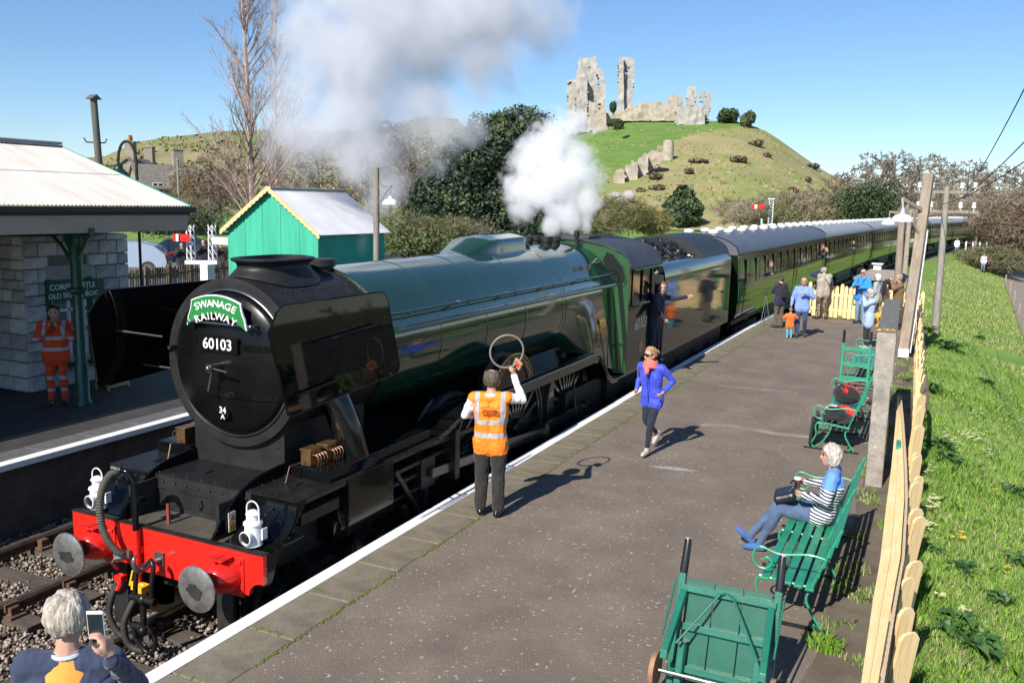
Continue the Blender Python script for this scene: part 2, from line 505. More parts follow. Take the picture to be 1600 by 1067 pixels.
while x < XB-.3:
    L = .872+random.uniform(-.05, .05)
    if x+L > XB: L = XB-x
    y0 = edge_y(x+L/2); a = math.atan(-2*0.00072*max(0, x-10))
    dz = random.uniform(-.004, .004)
    m = MB(); m.box((0, -.33, -.045), (L-.009, .655, .09))
    o = m.build('edging_slab', slab_m, plat, bevel=.012); o.location = (x+L/2, y0, ZP+dz); o.rotation_euler[2] = a
    m = MB(); m.box((0, -.077, .0025), (L-.004, .158, .004)); m.box((0, .0025, -.035), (L-.004, .004, .07))
    w = m.build('white_line', line_white, o)
    x += L; k += 1
# moss and weeds along slab joints
m = MB()
for i in range(3600):
    x = random.uniform(-4, 24); q = noise.noise(Vector((x*1.1, 0, 3)))
    if q < -0.12: continue
    y = edge_y(x)-.665+random.uniform(-.02, .015)
    if random.random() < .25:
        x = XA+.872*round((x-XA)/.872)+random.uniform(-.02,.02); y = edge_y(x)-random.uniform(.2,.64)
    s_ = random.uniform(.005, .016)
    m.ball((x, y, ZP-.001), (s_*random.uniform(1, 2.2), s_, s_*.5), 5, 3)
tag(m.build('joint_moss', moss), 'green moss growing in the joints of the platform edging', kind='stuff')
# repaired trench across the platform and scraped paint patch
patch = mat('trench_patch', (0.26, 0.215, 0.175), 0.9, var=0.2, scale=3, bump=0.3, bscale=100)
m = MB()
pts = [(8.9,-3.35),(9.05,-3.9),(8.9,-4.6),(9.0,-5.4),(9.05,-6.2)]
vs = []; fs = []
for i, (px, py) in enumerate(pts):
    w_ = .30-.04*i
    vs += [(px-w_/2, py, ZP-.002), (px+w_/2, py-.02, ZP-.002)]
for i in range(len(pts)-1): fs.append((2*i, 2*i+1, 2*i+3, 2*i+2))
m.add(vs, fs); m.build('tarmac_patch', patch, plat)
def splat(cx_, cy_, rx, ry, n, mt, nm, rot=0.0, seed=0):
    m = MB(); vs = [(0,0,0)]
    for i in range(n):
        a = 2*PI*i/n; q = 1+.55*noise.noise(Vector((math.cos(a)*1.7+seed, math.sin(a)*1.7, seed)))
        vs.append((rx*q*math.cos(a), ry*q*math.sin(a), 0))
    m.add(vs, [(0, i+1, (i+1) % n+1) for i in range(n)])
    o = m.build(nm, mt, plat); o.location = (cx_, cy_, ZP-.002); o.rotation_euler[2] = rot; return o
worn = mat('worn_paint', (0.42, 0.40, 0.36), 0.8, scale=14, col2=(0.22, 0.2, 0.18))
pale = mat('pale_stain', (0.21, 0.172, 0.138), 0.9, var=0.2, scale=4, bump=0.3, bscale=120)
splat(6.05, -3.6, .075, .33, 22, worn, 'worn_marking', .12, 2)
splat(12.5, -3.7, .16, .9, 18, pale, 'tarmac_patch', .05, 12)
# earth verge below the fence
m = MB()
vs = []; fs = []
for i in range(60):
    x = -7.5+i*.55
    w_ = -6.16+.1*noise.noise(Vector((x*.9, 0, 0)))
    vs += [(x, w_, ZP-.002), (x, -6.75, ZP+.012)]
for i in range(59): fs.append((2*i, 2*i+1, 2*i+3, 2*i+2))
m.add(vs, fs); m.build('earth_verge', earth, plat)

# ---- left-hand platform
lp = tag(empty('facing_platform'), kind='structure')
m = MB(); m.bx(-12, 34, 5.2, 16, .3, .905); m.build('tarmac_surface', tarmac_shaded, lp)
m = MB(); m.bx(-12, 34, 4.72, 4.9, -.6, .80); m.build('platform_wall', brick_dark, lp)
for i in range(40):
    x = -9+i*.9
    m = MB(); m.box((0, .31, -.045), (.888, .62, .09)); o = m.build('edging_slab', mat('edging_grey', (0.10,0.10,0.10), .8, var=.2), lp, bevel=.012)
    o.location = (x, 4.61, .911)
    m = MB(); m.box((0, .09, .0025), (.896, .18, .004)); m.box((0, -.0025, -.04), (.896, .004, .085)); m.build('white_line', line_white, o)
m = MB(); m.bx(-12, 34, 5.2, 5.22, .9, .907); m.build('platform_joint', moss, lp)
# ------------------------------------------------------------------ the steam locomotive
loco = thing('steam_locomotive', 'dark green and black steam locomotive with red buffer beam and green headboard', 'locomotive')
BZ = 2.88
def rivets(m, pts, r=.014):
    for p in pts: m.ball(p, r, 6, 4)
# frames, ash area and bogie block
m = MB(); m.bx(.15, 10.4, -.62, -.58, .62, 1.66); m.bx(.15, 10.4, .58, .62, .62, 1.66); m.bx(10.4, 12.9, -.62, -.58, .62, 1.22); m.bx(10.4, 12.9, .58, .62, .62, 1.22); m.bx(.5, 3.3, -.55, .55, .45, .8); m.bx(3.3, 10.2, -.3, .3, .9, 1.6)
m.bx(8.6, 10.6, -.9, .9, .45, 1.25); m.bx(10.6, 12.8, -1.0, 1.0, .75, 1.2)
m.build('main_frame', soot, loco)
# buffer beam with its cut-away lower corners
pol = [(-1.30,1.316),(1.30,1.316),(1.30,1.06)]
for k in range(7):
    a = PI/2*k/6; pol.append((1.13+.17*math.cos(a)*1.0-.0, 1.06-.0)) if k == 0 else None
pol = [(-1.303,1.316),(1.303,1.316),(1.303,1.02),(1.25,1.02),(1.19,1.0),(1.14,.95),(1.12,.88),(.35,.88),(.3,.84),(-.3,.84),(-.35,.88),(-1.12,.88),(-1.14,.95),(-1.19,1.0),(-1.25,1.02),(-1.303,1.02)]
m = MB(); m.extr(pol, -.005, .05, 'yz'); m.build('buffer_beam', red, loco, bevel=.004)
m = MB(); m.bx(-.018, .05, -1.306, 1.306, 1.318, 1.330); m.build('beam_capping', soot, loco)
# buffers
for sy in (-.864, .864):
    bo = empty('buffer', (0, sy, 1.055)); bo.parent = loco
    m = MB(); m.box((-.012, 0, 0), (.024, .42, .40)); m.lathe([(.185,-.02),(.18,-.06),(.165,-.13),(.13,-.2),(.105,-.235),(.085,-.245)], 28, axis='x')
    m.box((-.115, 0, .20), (.16, .2, .012)); m.box((-.115, 0, .19), (.15, .02, .05))
    for yy in (-.17, .17):
        for zz in (-.16, .16): m.lathe([(.026,-.02),(.026,-.045)], 6, (0,yy,zz), 'x')
    m.build('buffer_housing', red, bo, smooth=40, bevel=.004)
    m = MB(); m.lathe([(.07,-.2),(.07,-.40)], 20, axis='x'); m.build('buffer_shank', soot, bo, smooth=40)
    m = MB(); m.lathe([(.03,-.385),(.222,-.40),(.228,-.408),(.226,-.418),(.18,-.436),(.1,-.445),(.0,-.448)], 36, axis='x')
    m.build('buffer_head', mat('buffer_steel', (0.30,0.29,0.27), 0.42, metal=0.75, var=0.35, scale=7, bump=0.08, bscale=25), bo, smooth=50)
    m = MB(); pts = [(0,0,0)]
    for i in range(18):
        a = 2*PI*i/18; q = 1+.6*noise.noise(Vector((math.cos(a)*1.6+sy, math.sin(a)*1.6, 2)))
        pts.append((0, .10*q*math.cos(a), .06*q*math.sin(a)))
    m.add(pts, [(0, i+1, (i+1) % 18+1) for i in range(18)])
    gr = m.build('grease_smear', mat('grease', (0.025,0.024,0.022), 0.55, var=.3), bo); gr.location = (-.452, 0, -.01)
# low front plate, curved aprons, recess and upper footplate
m = MB(); m.bx(.0, .62, -1.29, 1.29, 1.296, 1.312); m.build('front_plate', dirty_plate, loco)
def apron(t):                                   # t 0..1 from low plate up to the footplate
    a = PI/2*t
    return (.09+.43*math.sin(a)**1.0*1.0, 1.315+.385*(1-math.cos(a)))
ap = [apron(i/14) for i in range(15)]
for y0, y1 in ((-1.30,-.72),(.72,1.30)):
    m = MB(); vs = []; fs = []
    poly = [(x_, z_) for x_, z_ in ap]+[(.54, 1.70),(.54,1.66)]+[(x_+.02, z_-.02) for x_, z_ in reversed(ap)]
    m.extr(ap+[(x_+.012, z_-.014) for x_, z_ in reversed(ap)], y0, y1, 'xz')
    for i in (2,5,8,11,13):
        for yy in (y0+.05, y1-.05): m.ball((ap[i][0], yy, ap[i][1]), .013, 6, 4)
    m.build('front_apron', black, loco, smooth=40)
    ys = y0 if y0 < 0 else y1
    m = MB()                                    # side sheet with the swept lower edge
    sp = [(.0,1.31),(.0,1.0),(.08,.985),(.12,1.0),(.165,1.11),(.22,1.22),(.35,1.36),(.50,1.49),(.60,1.58),(.66,1.67),(.66,1.69),(.54,1.69)]+[(x_, z_-.006) for x_, z_ in reversed(ap)]
    m.extr(sp, ys-.006*(1 if ys > 0 else -1), ys, 'xz')
    rivets(m, [(x_+.045, ys, z_-.0) for x_, z_ in ap[1:12:2]]+[(.05, ys, 1.1), (.05, ys, 1.2)], .012)
    m.build('side_sheet', black, loco)
m = MB(); m.bx(.5, .52, -.72, .72, 1.31, 1.69); m.box((.492, 0, 1.40), (.012, 1.36, .03)); m.box((.492, 0, 1.56), (.012, 1.36, .022))
rivets(m, [(.49, -.66+i*.165, 1.63) for i in range(9)]); m.tube([(.49,-.05,1.5),(.455,-.05,1.49),(.455,-.05,1.42),(.49,-.05,1.41)], .011, 6)
m.build('step_riser', soot, loco)
m = MB(); m.bx(.502, 3.45, -1.31, 1.31, 1.688, 1.702)
rivets(m, [(.56+i*.18, s_*.66, 1.703) for i in range(9) for s_ in (-1, 1)]+[(.55, -1.2+i*.2, 1.703) for i in range(13)], .012)
for q in ((.85,.95),(.95,-.95),(.8,.15),(.75,-.5)): m.box((q[0], q[1], 1.708), (.12, .05, .012))
m.build('footplate', mat('footplate_black', (0.013,0.013,0.0135), 0.4, spec=.35, var=.35, scale=4, bump=.1, bscale=25), loco)
for sy in (-.63, .63):                        # curved frame extensions standing above the plates
    top = [(.03,1.33),(.10,1.42),(.2,1.53),(.32,1.63),(.46,1.72),(.58,1.765),(.74,1.80),(.95,1.82),(1.16,1.825)]
    m = MB(); m.extr([(.03,1.313)]+top+[(1.16,1.703),(.53,1.703),(.53,1.313)], sy-.009, sy+.009, 'xz')
    m.tube([(x_, sy, z_+.002) for x_, z_ in top], .013, 6)
    m.build('frame_extension', black, loco)
m = MB(); m.box((.17, -.655+.0, 1.53), (.10,.006,.20), Matrix.Rotation(0, 3, 'Y')); s0 = m.build('warning_plate', sign_white, loco); s0.location = (.12, .0, -.08)
m = MB(); m.extr([(.125,1.54),(.215,1.54),(.17,1.62)], -.662, -.66, 'xz'); m.bx(.128, .212, -.662, -.66, 1.44, 1.51); t0 = m.build('warning_symbol', mat('sign_orange', (0.8,0.33,0.02), .5), s0)
# warning plates seen on boiler come later; red marker post and brackets on the low plate
m = MB(); m.box((.2, .12, 1.42), (.02, .035, .22)); m.build('lamp_iron', mat('faded_red', (0.22,0.04,0.03), .6), loco)
m = MB(); m.tube([(.43,-1.08,1.60),(.40,-1.08,1.63),(.33,-1.06,1.60),(.30,-1.06,1.48),(.33,-1.06,1.42)], .012, 6); m.build('lamp_bracket', soot, loco); m = MB(); m.tube([(.43,1.0,1.60),(.40,1.0,1.63),(.33,1.0,1.60),(.30,1.0,1.48)], .012, 6); m.build('lamp_bracket', soot, loco)
# vacuum standpipe, ribbed hose, coupling, air hoses
m = MB(); m.tube([(-.06,.30,.72),(-.06,.30,1.82),(-.07,.36,1.90),(-.08,.44,1.92)], .034, 10); m.box((-.03,.30,1.62),(.08,.16,.05)); m.build('vacuum_standpipe', black, loco, smooth=50)
m = MB(); m.tube([(-.06,.30,.70),(-.06,.30,1.30)], .037, 12); m.bx(-.04, .0, .26, .34, 1.05, 1.12); m.build('standpipe_bracket', red, loco, smooth=50)
hp = [(-.09,.45,1.92),(-.13,.55,1.86),(-.17,.62,1.72),(-.19,.65,1.52),(-.19,.63,1.32),(-.18,.56,1.17),(-.16,.47,1.08),(-.13,.40,1.04)]
def spline(p, n):
    p = [Vector(q) for q in p]; out = []
    for i in range(len(p)-1):
        a = p[max(0, i-1)]; b = p[i]; c = p[i+1]; d = p[min(len(p)-1, i+2)]
        for k in range(n):
            t = k/n
            out.append(.5*((2*b)+(c-a)*t+(2*a-5*b+4*c-d)*t*t+(3*b-a-3*c+d)*t**3))
    out.append(p[-1]); return out
hs = spline(hp, 14)
m = MB(); m.tube(hs, [.041 if i % 2 else .034 for i in range(len(hs))], 12); m.build('vacuum_hose', mat('hose_canvas', (0.07,0.062,0.05), .7, var=.3, scale=30), loco)
m = MB(); m.tube([(-.1,.42,1.02),(-.16,.5,1.0)], .05, 10); m.tube([(-.12,.34,1.10),(-.12,.34,1.02)], .03, 8); m.tube([(-.13,.53,.98),(-.15,.56,.93)], .014, 6); m.tube([(-.09,.44,1.92),(-.14,.52,1.95)], .022, 8); m.build('hose_coupling', steel, loco)
m = MB(); m.tube(spline([(-.02,.03,1.02),(-.14,.03,1.03),(-.26,.03,1.00),(-.33,.03,1.06),(-.34,.03,1.14),(-.30,.03,1.17)], 5), [.045]*10+[.045-.0022*i for i in range(16)], 10, flat=.7); m.box((-.015,.03,1.03),(.03,.12,.14)); m.build('draw_hook', mat('hook_steel', (0.22,0.21,0.2), .35, metal=.8, var=.3), loco, smooth=60)
cp = [[(-.20,-.04,1.10),(-.22,-.10,1.05),(-.25,-.10,.85),(-.26,-.10,.70)],[(-.20,.06,1.02),(-.22,.12,.98),(-.25,.12,.84),(-.26,.12,.70)]]
m = MB()
for q in cp: m.tube(spline(q, 5), .026, 8)
m.tube([(-.26,-.15,.70),(-.26,.17,.70)], .04, 8); m.ball((-.26,.01,.70), .06, 10, 8)
m.tube([(-.26,.01,.70),(-.27,.01,.42)], .032, 10); m.tube([(-.27,-.15,.40),(-.27,.16,.40)], .04, 8)
m.tube([(-.27,.01,.52),(-.45,-.18,.50)], .02, 8); m.ball((-.45,-.18,.50), .045, 8, 6)
m.tube(spline([(-.27,-.13,.40),(-.27,-.14,.25),(-.25,-.02,.13),(-.27,.12,.25),(-.27,.14,.40)], 5), .024, 8)
m.build('screw_coupling', mat('oily_iron', (0.02,0.019,0.018), .35, metal=.5, var=.4, scale=20), loco, smooth=60)
m = MB(); m.tube(spline([(-.10,.55,.70),(-.16,.58,.55),(-.18,.60,.35),(-.16,.50,.18),(-.12,.36,.15),(-.1,.28,.22)], 8), .034, 10); m.tube(spline([(-.12,.24,.66),(-.22,.26,.52),(-.26,.30,.35),(-.25,.26,.16),(-.2,.12,.10),(-.14,.02,.2)], 8), .034, 10); m.build('air_hose', rubber, loco, smooth=60)
m = MB(); m.tube([(-.04,.53,.78),(-.12,.55,.62)], .04, 10); m.box((-.07,.54,.74), (.09,.10,.07)); m.tube([(-.03,.62,.80),(-.04,.70,.86)], .02, 8); m.build('air_cock', red, loco, bevel=.01)
m = MB(); m.tube([(-.06,.22,.74),(-.16,.25,.60)], .038, 10); m.box((-.09,.22,.70), (.12,.12,.08)); m.box((-.10,.31,.72), (.06,.05,.09)); m.tube([(-.07,.36,.86),(-.10,.38,.70)], .012, 6); m.build('air_cock', yellow, loco, bevel=.01)
# guard irons and steps under the beam
for sy in (-1, 1):
    m = MB(); m.bx(.08, .12, sy*.62, sy*.84, .12, .86); m.bx(.12, .36, sy*.62, sy*.66, .2, .86); m.build('guard_iron', soot, loco, bevel=.006)

# smokebox, door, boiler
def cyl(prof, name, mt, n=72, sm=35, z=BZ, par=loco, **kw):
    m = MB(); m.lathe([(r, x) for x, r in prof], n, (0,0,z), 'x', **kw); return m.build(name, mt, par, smooth=sm)
SR = .925
sb = cyl([(1.05,SR-.10),(1.045,SR-.03),(1.05,SR),(1.13,SR+.004),(1.135,SR-.012),(2.66,SR-.002)], 'smokebox', black_matt)
m = MB()
for i in range(40):
    a = 2*PI*i/40; m.ball((2.6, (SR)*math.cos(a), BZ+(SR)*math.sin(a)), .014, 6, 4)
    if i % 2: m.ball((1.045, (SR-.06)*math.cos(a), BZ+(SR-.06)*math.sin(a)), .008, 6, 4)
for i in range(8): m.ball((1.3+i*.17, SR*math.cos(PI-1.02), BZ+SR*math.sin(PI-1.02)), .012, 6, 4)
for i in range(4): m.ball((2.2+i*.03, (SR)*math.cos(PI/2+.5+i*.09)*-1, BZ+SR*math.sin(PI/2+.5+i*.09)), .022, 6, 4)
m.build('smokebox_rivets', black_matt, sb, smooth=180)
dr = empty('smokebox_door', (0, 0, 0)); dr.parent = loco
m = MB(); m.lathe([(.0,.865),(.18,.870),(.36,.888),(.52,.918),(.66,.962),(.74,.995),(.775,1.02),(.785,1.055)], 64, (0,0,BZ), 'x', cap=False); m.build('door_panel', mat('door_black', (0.005,0.005,0.0055), .26, spec=.22, var=.3, scale=3, bump=.04, bscale=9), dr, smooth=60)
m = MB(); m.lathe([(.79,1.04),(.80,1.025),(.815,1.03),(.82,1.05)], 64, (0,0,BZ), 'x', cap=False); m.build('door_ring', rod_steel, dr, smooth=60)
def door_x(y, z):
    r = math.hypot(y, z-BZ)
    P_ = [(0,.865),(.18,.870),(.36,.888),(.52,.918),(.66,.962),(.74,.995),(.785,1.055)]
    for (a, b), (c, d) in zip(P_[:-1], P_[1:]):
        if r <= c: return b+(d-b)*(r-a)/(c-a)
    return 1.06
for zz in (BZ+.22, BZ-.30):                      # hinge straps
    m = MB(); vs = []; fs = []; n_ = 16
    y0 = .30 if zz > BZ else .48; y0 = y0 if zz > BZ else .45
    for i in range(n_+1):
        y = y0+(-.70-y0)*i/n_ if zz > BZ else .45+(-.68-.45)*i/n_
        x_ = door_x(y, zz)-.014
        for (dz, dx) in ((-.035,.02),(-.035,0),(.035,0),(.035,.02)): vs.append((x_+dx, y, zz+dz))
    for i in range(n_):
        for k in range(3): fs.append((i*4+k, i*4+k+1, (i+1)*4+k+1, (i+1)*4+k))
    m.add(vs, fs); rivets(m, [(door_x(y_, zz)-.014, y_, zz) for y_ in np.arange(-.62, .4, .12)], .012)
    m.build('hinge_strap', black, dr)
m = MB(); m.tube([(.70,0,BZ),(.88,0,BZ)], .045, 12); m.tube([(.73,.0,BZ),(.72,-.24,BZ-.02)], .013, 8); m.tube([(.76,.0,BZ),(.75,.06,BZ-.26)], .013, 8); m.ball((.70,0,BZ), .035, 8, 6); m.build('door_handle', rod_steel, dr, smooth=60)
m = MB(); m.tube([(.84,.42,BZ+.46),(.86,-.50,BZ+.46)], .014, 8)
for y_ in (.38, -.46): m.tube([(.84,y_,BZ+.46),(1.0,y_,BZ+.46)], .012, 6); m.ball((.84,y_,BZ+.46), .028, 8, 6)
m.build('door_handrail', rod_steel, dr, smooth=60)
m = MB(); m.tube([(.93,.80,BZ+.12),(1.05,.80,BZ+.12)], .022, 8); m.build('lamp_iron', soot, dr)
# headboard: flared sides and curved top
hb = empty('headboard', (.83, -.0, 3.475)); hb.parent = loco; hb.scale = (1,.86,.74)
def hb_pts(s_):
    o = []
    for i in range(13):
        t = -1+2*i/12; o.append((t*.40*s_, .235-.10*t*t-(0.0)))
    for i in range(1, 6):
        t = i/6; o.append(((.40+.085*t*t)*s_, .135-.28*t))
    for i in range(13):
        t = 1-2*i/12; o.append((t*.485*s_, -.145-.10*(t*t-1)-.10*0+(-.10*t*t)))
    for i in range(1, 6):
        t = 1-i/6; o.append(((-.40-.085*t*t)*s_, .135-.28*t))
    return o
P1 = hb_pts(1.0)
m = MB(); m.extr([(-y, z) for y, z in P1], 0, .02, 'yz'); m.build('board_rim', sign_white, hb)
m = MB(); m.extr([(-y*.955, z*.94-.003) for y, z in P1], -.008, -.001, 'yz'); m.build('board_face', mat('headboard_green', (0.02,0.20,0.05), .3, coat=.4, var=.05), hb)
FM = Matrix(((0,0,-1,0),(-1,0,0,0),(0,1,0,0),(0,0,0,1)))      # text plane facing -x (read from the front)
def arc_text(m, txt, size, w, zc, curve, M0, depth=.008):
    n = len(txt); step = w/(n-1)
    adv = []
    for c_ in txt: adv.append({'I':.55,'W':1.3,'A':1.1,'M':1.25,'L':.9,'E':.92}.get(c_, 1.0))
    tot = sum(adv); s_ = -w/2; 
    for c_, a in zip(txt, adv):
        d = w*a/tot; xx = s_+d/2; s_ += d
        if c_ == ' ': continue
        t = xx/(w/2)
        m.text(c_, size, M0 @ T(xx, zc-curve*t*t, 0) @ RZ(-2*curve*t/(w/2)), depth)
m = MB(); arc_text(m, 'SWANAGE', .145, .68, .105, .085, FM @ T(0,0,.012)); arc_text(m, 'RAILWAY', .145, .68, -.075, .085, FM @ T(0,0,.012)); m.build('board_lettering', sign_white, hb)
m = MB(); m.tube([(.01,.0,-.1),(.1,.0,-.25)], .02, 6); m.build('board_bracket', soot, hb)
num = empty('number_plate', (.845, .0, BZ+.235)); num.parent = loco
m = MB(); m.box((.01,0,0),(.02,.54,.17)); m.build('plate_back', black, num, bevel=.004)
m = MB(); m.text('60103', .165, FM @ T(.0,.0,.006), .008); m.build('plate_digits', sign_white, num)
sh = empty('shed_plate', (.895, -.0, BZ-.52)); sh.parent = loco
m = MB(); m.lathe([(.075,0),(.075,.012)], 24, axis='x'); p_ = m.build('plate_back', black, sh); p_.scale = (1,1.25,.9)
m = MB(); m.text('34', .10, FM @ T(.0,.03,.006), .006); m.text('A', .08, FM @ T(0,-.04,.006), .006); m.build('plate_lettering', sign_white, sh)
# saddle under smokebox
m = MB(); m.bx(1.12, 2.6, -.64, .64, 1.703, 2.3); rivets(m, [(1.115, -.55+i*.157, 2.0) for i in range(8)], .012); m.build('smokebox_saddle', black_matt, loco)
# chimney: long double chimney with flared base and lip
m = MB()
def oval(x_, l, w, z, n=36):
    o = []
    for k in range(n):
        a = 2*PI*k/n; c_, s_ = math.cos(a), math.sin(a)
        o.append((x_+(l/2-w/2)*(1 if c_ > 0 else -1)+w/2*c_ if abs(c_) > 1e-9 else x_, w/2*s_, z))
    return o
rings = [(1.14,.88,None,.004),(1.10,.80,None,.03),(1.0,.64,3.855,0),(.94,.56,3.89,0),(.94,.56,3.93,0),(.98,.61,3.955,0),(1.06,.69,3.972,0),(1.075,.705,3.985,0),(1.05,.68,4.0,0),(.94,.56,4.008,0),(.90,.52,4.005,0),(.88,.50,3.9,0),(.88,.50,3.75,0)]
vs = []; fs = []; n_ = 36
for l, w, z, off in rings:
    r_ = oval(1.76, l, w, 0)
    vs += [(a, b, (BZ+math.sqrt(SR*SR-b*b)+off) if z is None else z) for a, b, c_ in r_]
for i in range(len(rings)-1):
    for k in range(n_): fs.append((i*n_+k, i*n_+(k+1) % n_, (i+1)*n_+(k+1) % n_, (i+1)*n_+k))
m.add(vs, fs); m.build('chimney', black_matt, loco, smooth=50)
m = MB(); m.lathe([(.15,3.74),(.15,3.84),(.18,3.855),(.18,3.93),(.165,3.945),(0,3.95)], 24, (2.62,0,0)); m.build('snifting_valve', black_matt, loco, smooth=40)
# smoke deflectors with handrails
for sy in (-1, 1):
    Y = sy*1.30
    pol = [(.24,3.42),(.38,3.60),(.50,3.655),(2.12,3.655),(2.22,3.63),(2.27,3.55),(2.40,2.80),(2.37,2.73),(2.30,2.70),(.46,2.585),(.40,2.60),(.385,2.66)]
    d_ = empty('smoke_deflector', (0,sy*1.30,2.6)); d_.parent = loco; d_.rotation_euler = (sy*.105,0,0); Y = 0.0
    pol = [(a, b-2.6) for a, b in pol]
    m = MB(); m.extr(pol, Y-.006, Y+.006, 'xz'); m.build('deflector_plate', mat('deflector_black', (0.003,0.0033,0.0042), .03, spec=.33, var=.2), d_)
    m = MB(); m.tube([(x_, Y, z_) for x_, z_ in pol+pol[:1]], .011, 6); m.build('plate_edge', black, d_)
    m = MB()
    for (a, b) in (((.92,3.25),(1.95,3.31)),((.55,2.78),(1.15,2.82))):
        a = (a[0], a[1]-2.6); b = (b[0], b[1]-2.6); m.tube([(a[0],Y+sy*.05,a[1]),(b[0],Y+sy*.05,b[1])], .012, 6)
        for q in (a, b): m.tube([(q[0],Y,q[1]),(q[0],Y+sy*.05,q[1])], .012, 6)
    rivets(m, [(.55+i*.22, Y+sy*.007, .58) for i in range(6)], .008)
    m.build('deflector_handrail', black, d_)
    for (x_, z_) in ((.6,3.2),(1.6,3.3),(2.1,3.2),(1.0,2.75),(2.0,2.78)):
        m = MB(); m.tube([(x_, Y, z_-2.6),(x_+.25 if x_ < 1.2 else x_, -sy*.44, z_-2.62)], .014, 6); m.build('deflector_stay', soot, d_)
# outside steam pipe covers
spm = mat('steam_pipe_black', (0.006,0.0065,0.007), .10, var=.2, scale=3)
for sy in (-1, 1):
    m = MB(); pts = spline([(1.60,sy*.70,2.85),(1.66,sy*.86,2.55),(1.74,sy*1.0,2.15),(1.80,sy*1.06,1.82),(1.82,sy*1.07,1.73)], 6)
    m.tube(pts, [.17]*20+[.18,.2,.22,.25,.27], 20); m.build('steam_pipe', spm, loco, smooth=60)
# boiler barrel, bands, handrails
cyl([(2.655,.955),(4.6,.975),(6.2,1.005),(8.2,1.035),(8.9,1.04)], 'boiler_barrel', green, 96, 60)
for xb in (2.67, 3.95, 5.25, 6.55, 8.05):
    m = MB()
    rb = np.interp(xb, [2.655,4.6,6.2,8.2], [.955,.975,1.005,1.035])+.006
    m.lathe([(rb-.01, xb-.03),(rb, xb-.028),(rb, xb+.028),(rb-.01, xb+.03)], 96, (0,0,BZ), 'x', cap=False)
    m.build('boiler_band', green, loco, smooth=40)
# firebox casing: wide round-topped box that tapers into the barrel
def fb_sec(x_, k, half, zb):
    pts = []
    R_ = 1.04
    for i in range(49):
        a = -PI/2*.62+(PI+PI*.62*1.0)*i/48
        c_, s_ = math.cos(a), math.sin(a)
        if s_ >= -.02: y_, z_ = R_*c_, BZ+R_*s_*.99
        else:
            t = (-s_)/math.sin(PI/2*.62)
            yc, zc = R_*c_, BZ+R_*s_
            yb = (1 if c_ > 0 else -1)*(R_+(half-R_)*t); zz = BZ+(zb-BZ)*t
            y_, z_ = yc*(1-k)+yb*k, zc*(1-k)+zz*k
        pts.append((x_, y_, z_))
    return pts
secs = [fb_sec(8.15,.0,1.1,2.0), fb_sec(8.45,.25,1.1,2.0), fb_sec(8.75,.7,1.1,1.96), fb_sec(9.0,1,1.12,1.94), fb_sec(9.3,1,1.15,1.92), fb_sec(9.8,1,1.17,1.6), fb_sec(10.85,1,1.18,1.3)]
m = MB(); vs = []; fs = []
for s_ in secs: vs += s_
for i in range(len(secs)-1):
    for k in range(48): fs.append((i*49+k, i*49+k+1, (i+1)*49+k+1, (i+1)*49+k))
m.add(vs, fs); m.build('firebox_casing', green, loco, smooth=45)
m = MB(); m.lathe([(.0,0),(.03,.01)], 6, (9.55,-1.17,2.1)); 
for q in ((9.0,.35),(9.3,.46),(9.7,.46)): 
    aa = PI-.62; m.lathe([(.0,.03),(.04,.02),(.05,0)], 12, (q[0], -1.04*math.cos(.62), BZ+1.04*math.sin(.62)), 'x')
m.tube([(9.98,-1.185,2.45),(10.02,-1.19,1.55)], .012, 6); m.ball((9.98,-1.185,2.42), (.05,.02,.06), 8, 6)
m.build('washout_plug', soot, loco)
# streamlined dome casing
def dome(u, v):
    x_ = 5.75+2.55*u; t = 2*v-1
    prof_ = [(0,.0),(.06,.02),(.30,.23),(.42,.25),(.80,.25),(.93,.12),(1.0,.0)]
    h = np.interp(u, [p[0] for p in prof_], [p[1] for p in prof_])
    w = np.interp(u, [0,.1,.35,.8,1.0], [.28,.34,.44,.42,.30])
    rb = np.interp(x_, [2.655,4.6,6.2,8.2], [.955,.975,1.005,1.035])
    s_ = min(1.0, (1-abs(t))*3.0); s_ = s_*s_*(3-2*s_)
    a = t*w
    rr = rb-.01+h*s_*(1-.06*t*t)
    return (x_, rr*math.sin(a), BZ+rr*math.cos(a))
m = MB(); m.grid(dome, 48, 36); m.build('dome_casing', green, loco, smooth=50)
for sy in (-1, 1):
    yh, zh = sy*1.09, 3.335
    m = MB(); m.tube([(2.45,sy*1.0,zh),(2.7,yh,zh),(10.6,yh+sy*.02,zh)], .019, 8)
    for xk in np.arange(2.9, 10.6, 1.5): m.tube([(xk,sy*.93,zh-.02),(xk,yh,zh)], .02, 6); m.ball((xk,yh,zh), .034, 8, 6)
    m.build('boiler_handrail', mat('handrail_green', (0.02,0.05,0.03), .2, metal=.3, coat=.5), loco, smooth=60)
    m = MB(); m.tube([(2.62,sy*1.08,3.14),(6,sy*1.11,3.14),(10.7,sy*1.14,3.12)], .045, 10); m.build('ejector_pipe', green, loco, smooth=60)
m = MB(); m.box((0,0,0),(.12,.004,.2)); wp = m.build('warning_plate', sign_white, loco); wp.location = (2.36,-.98,3.42); wp.rotation_euler = (.45,0,0)
m = MB(); m.extr([(-.045,.02),(.045,.02),(0,.085)], -.004, -.003, 'xz'); m.bx(-.045,.045,-.004,-.003,-.085,-.01); m.build('warning_symbol', MATS['sign_orange'], wp)
m = MB(); m.box((0,0,0),(.12,.004,.2)); wp = m.build('warning_plate', sign_white, loco); wp.location = (10.1,-.80,3.56); wp.rotation_euler = (.75,0,0)
m = MB(); m.extr([(-.045,.02),(.045,.02),(0,.085)], -.004, -.003, 'xz'); m.bx(-.045,.045,-.004,-.003,-.085,-.01); m.build('warning_symbol', MATS['sign_orange'], wp)
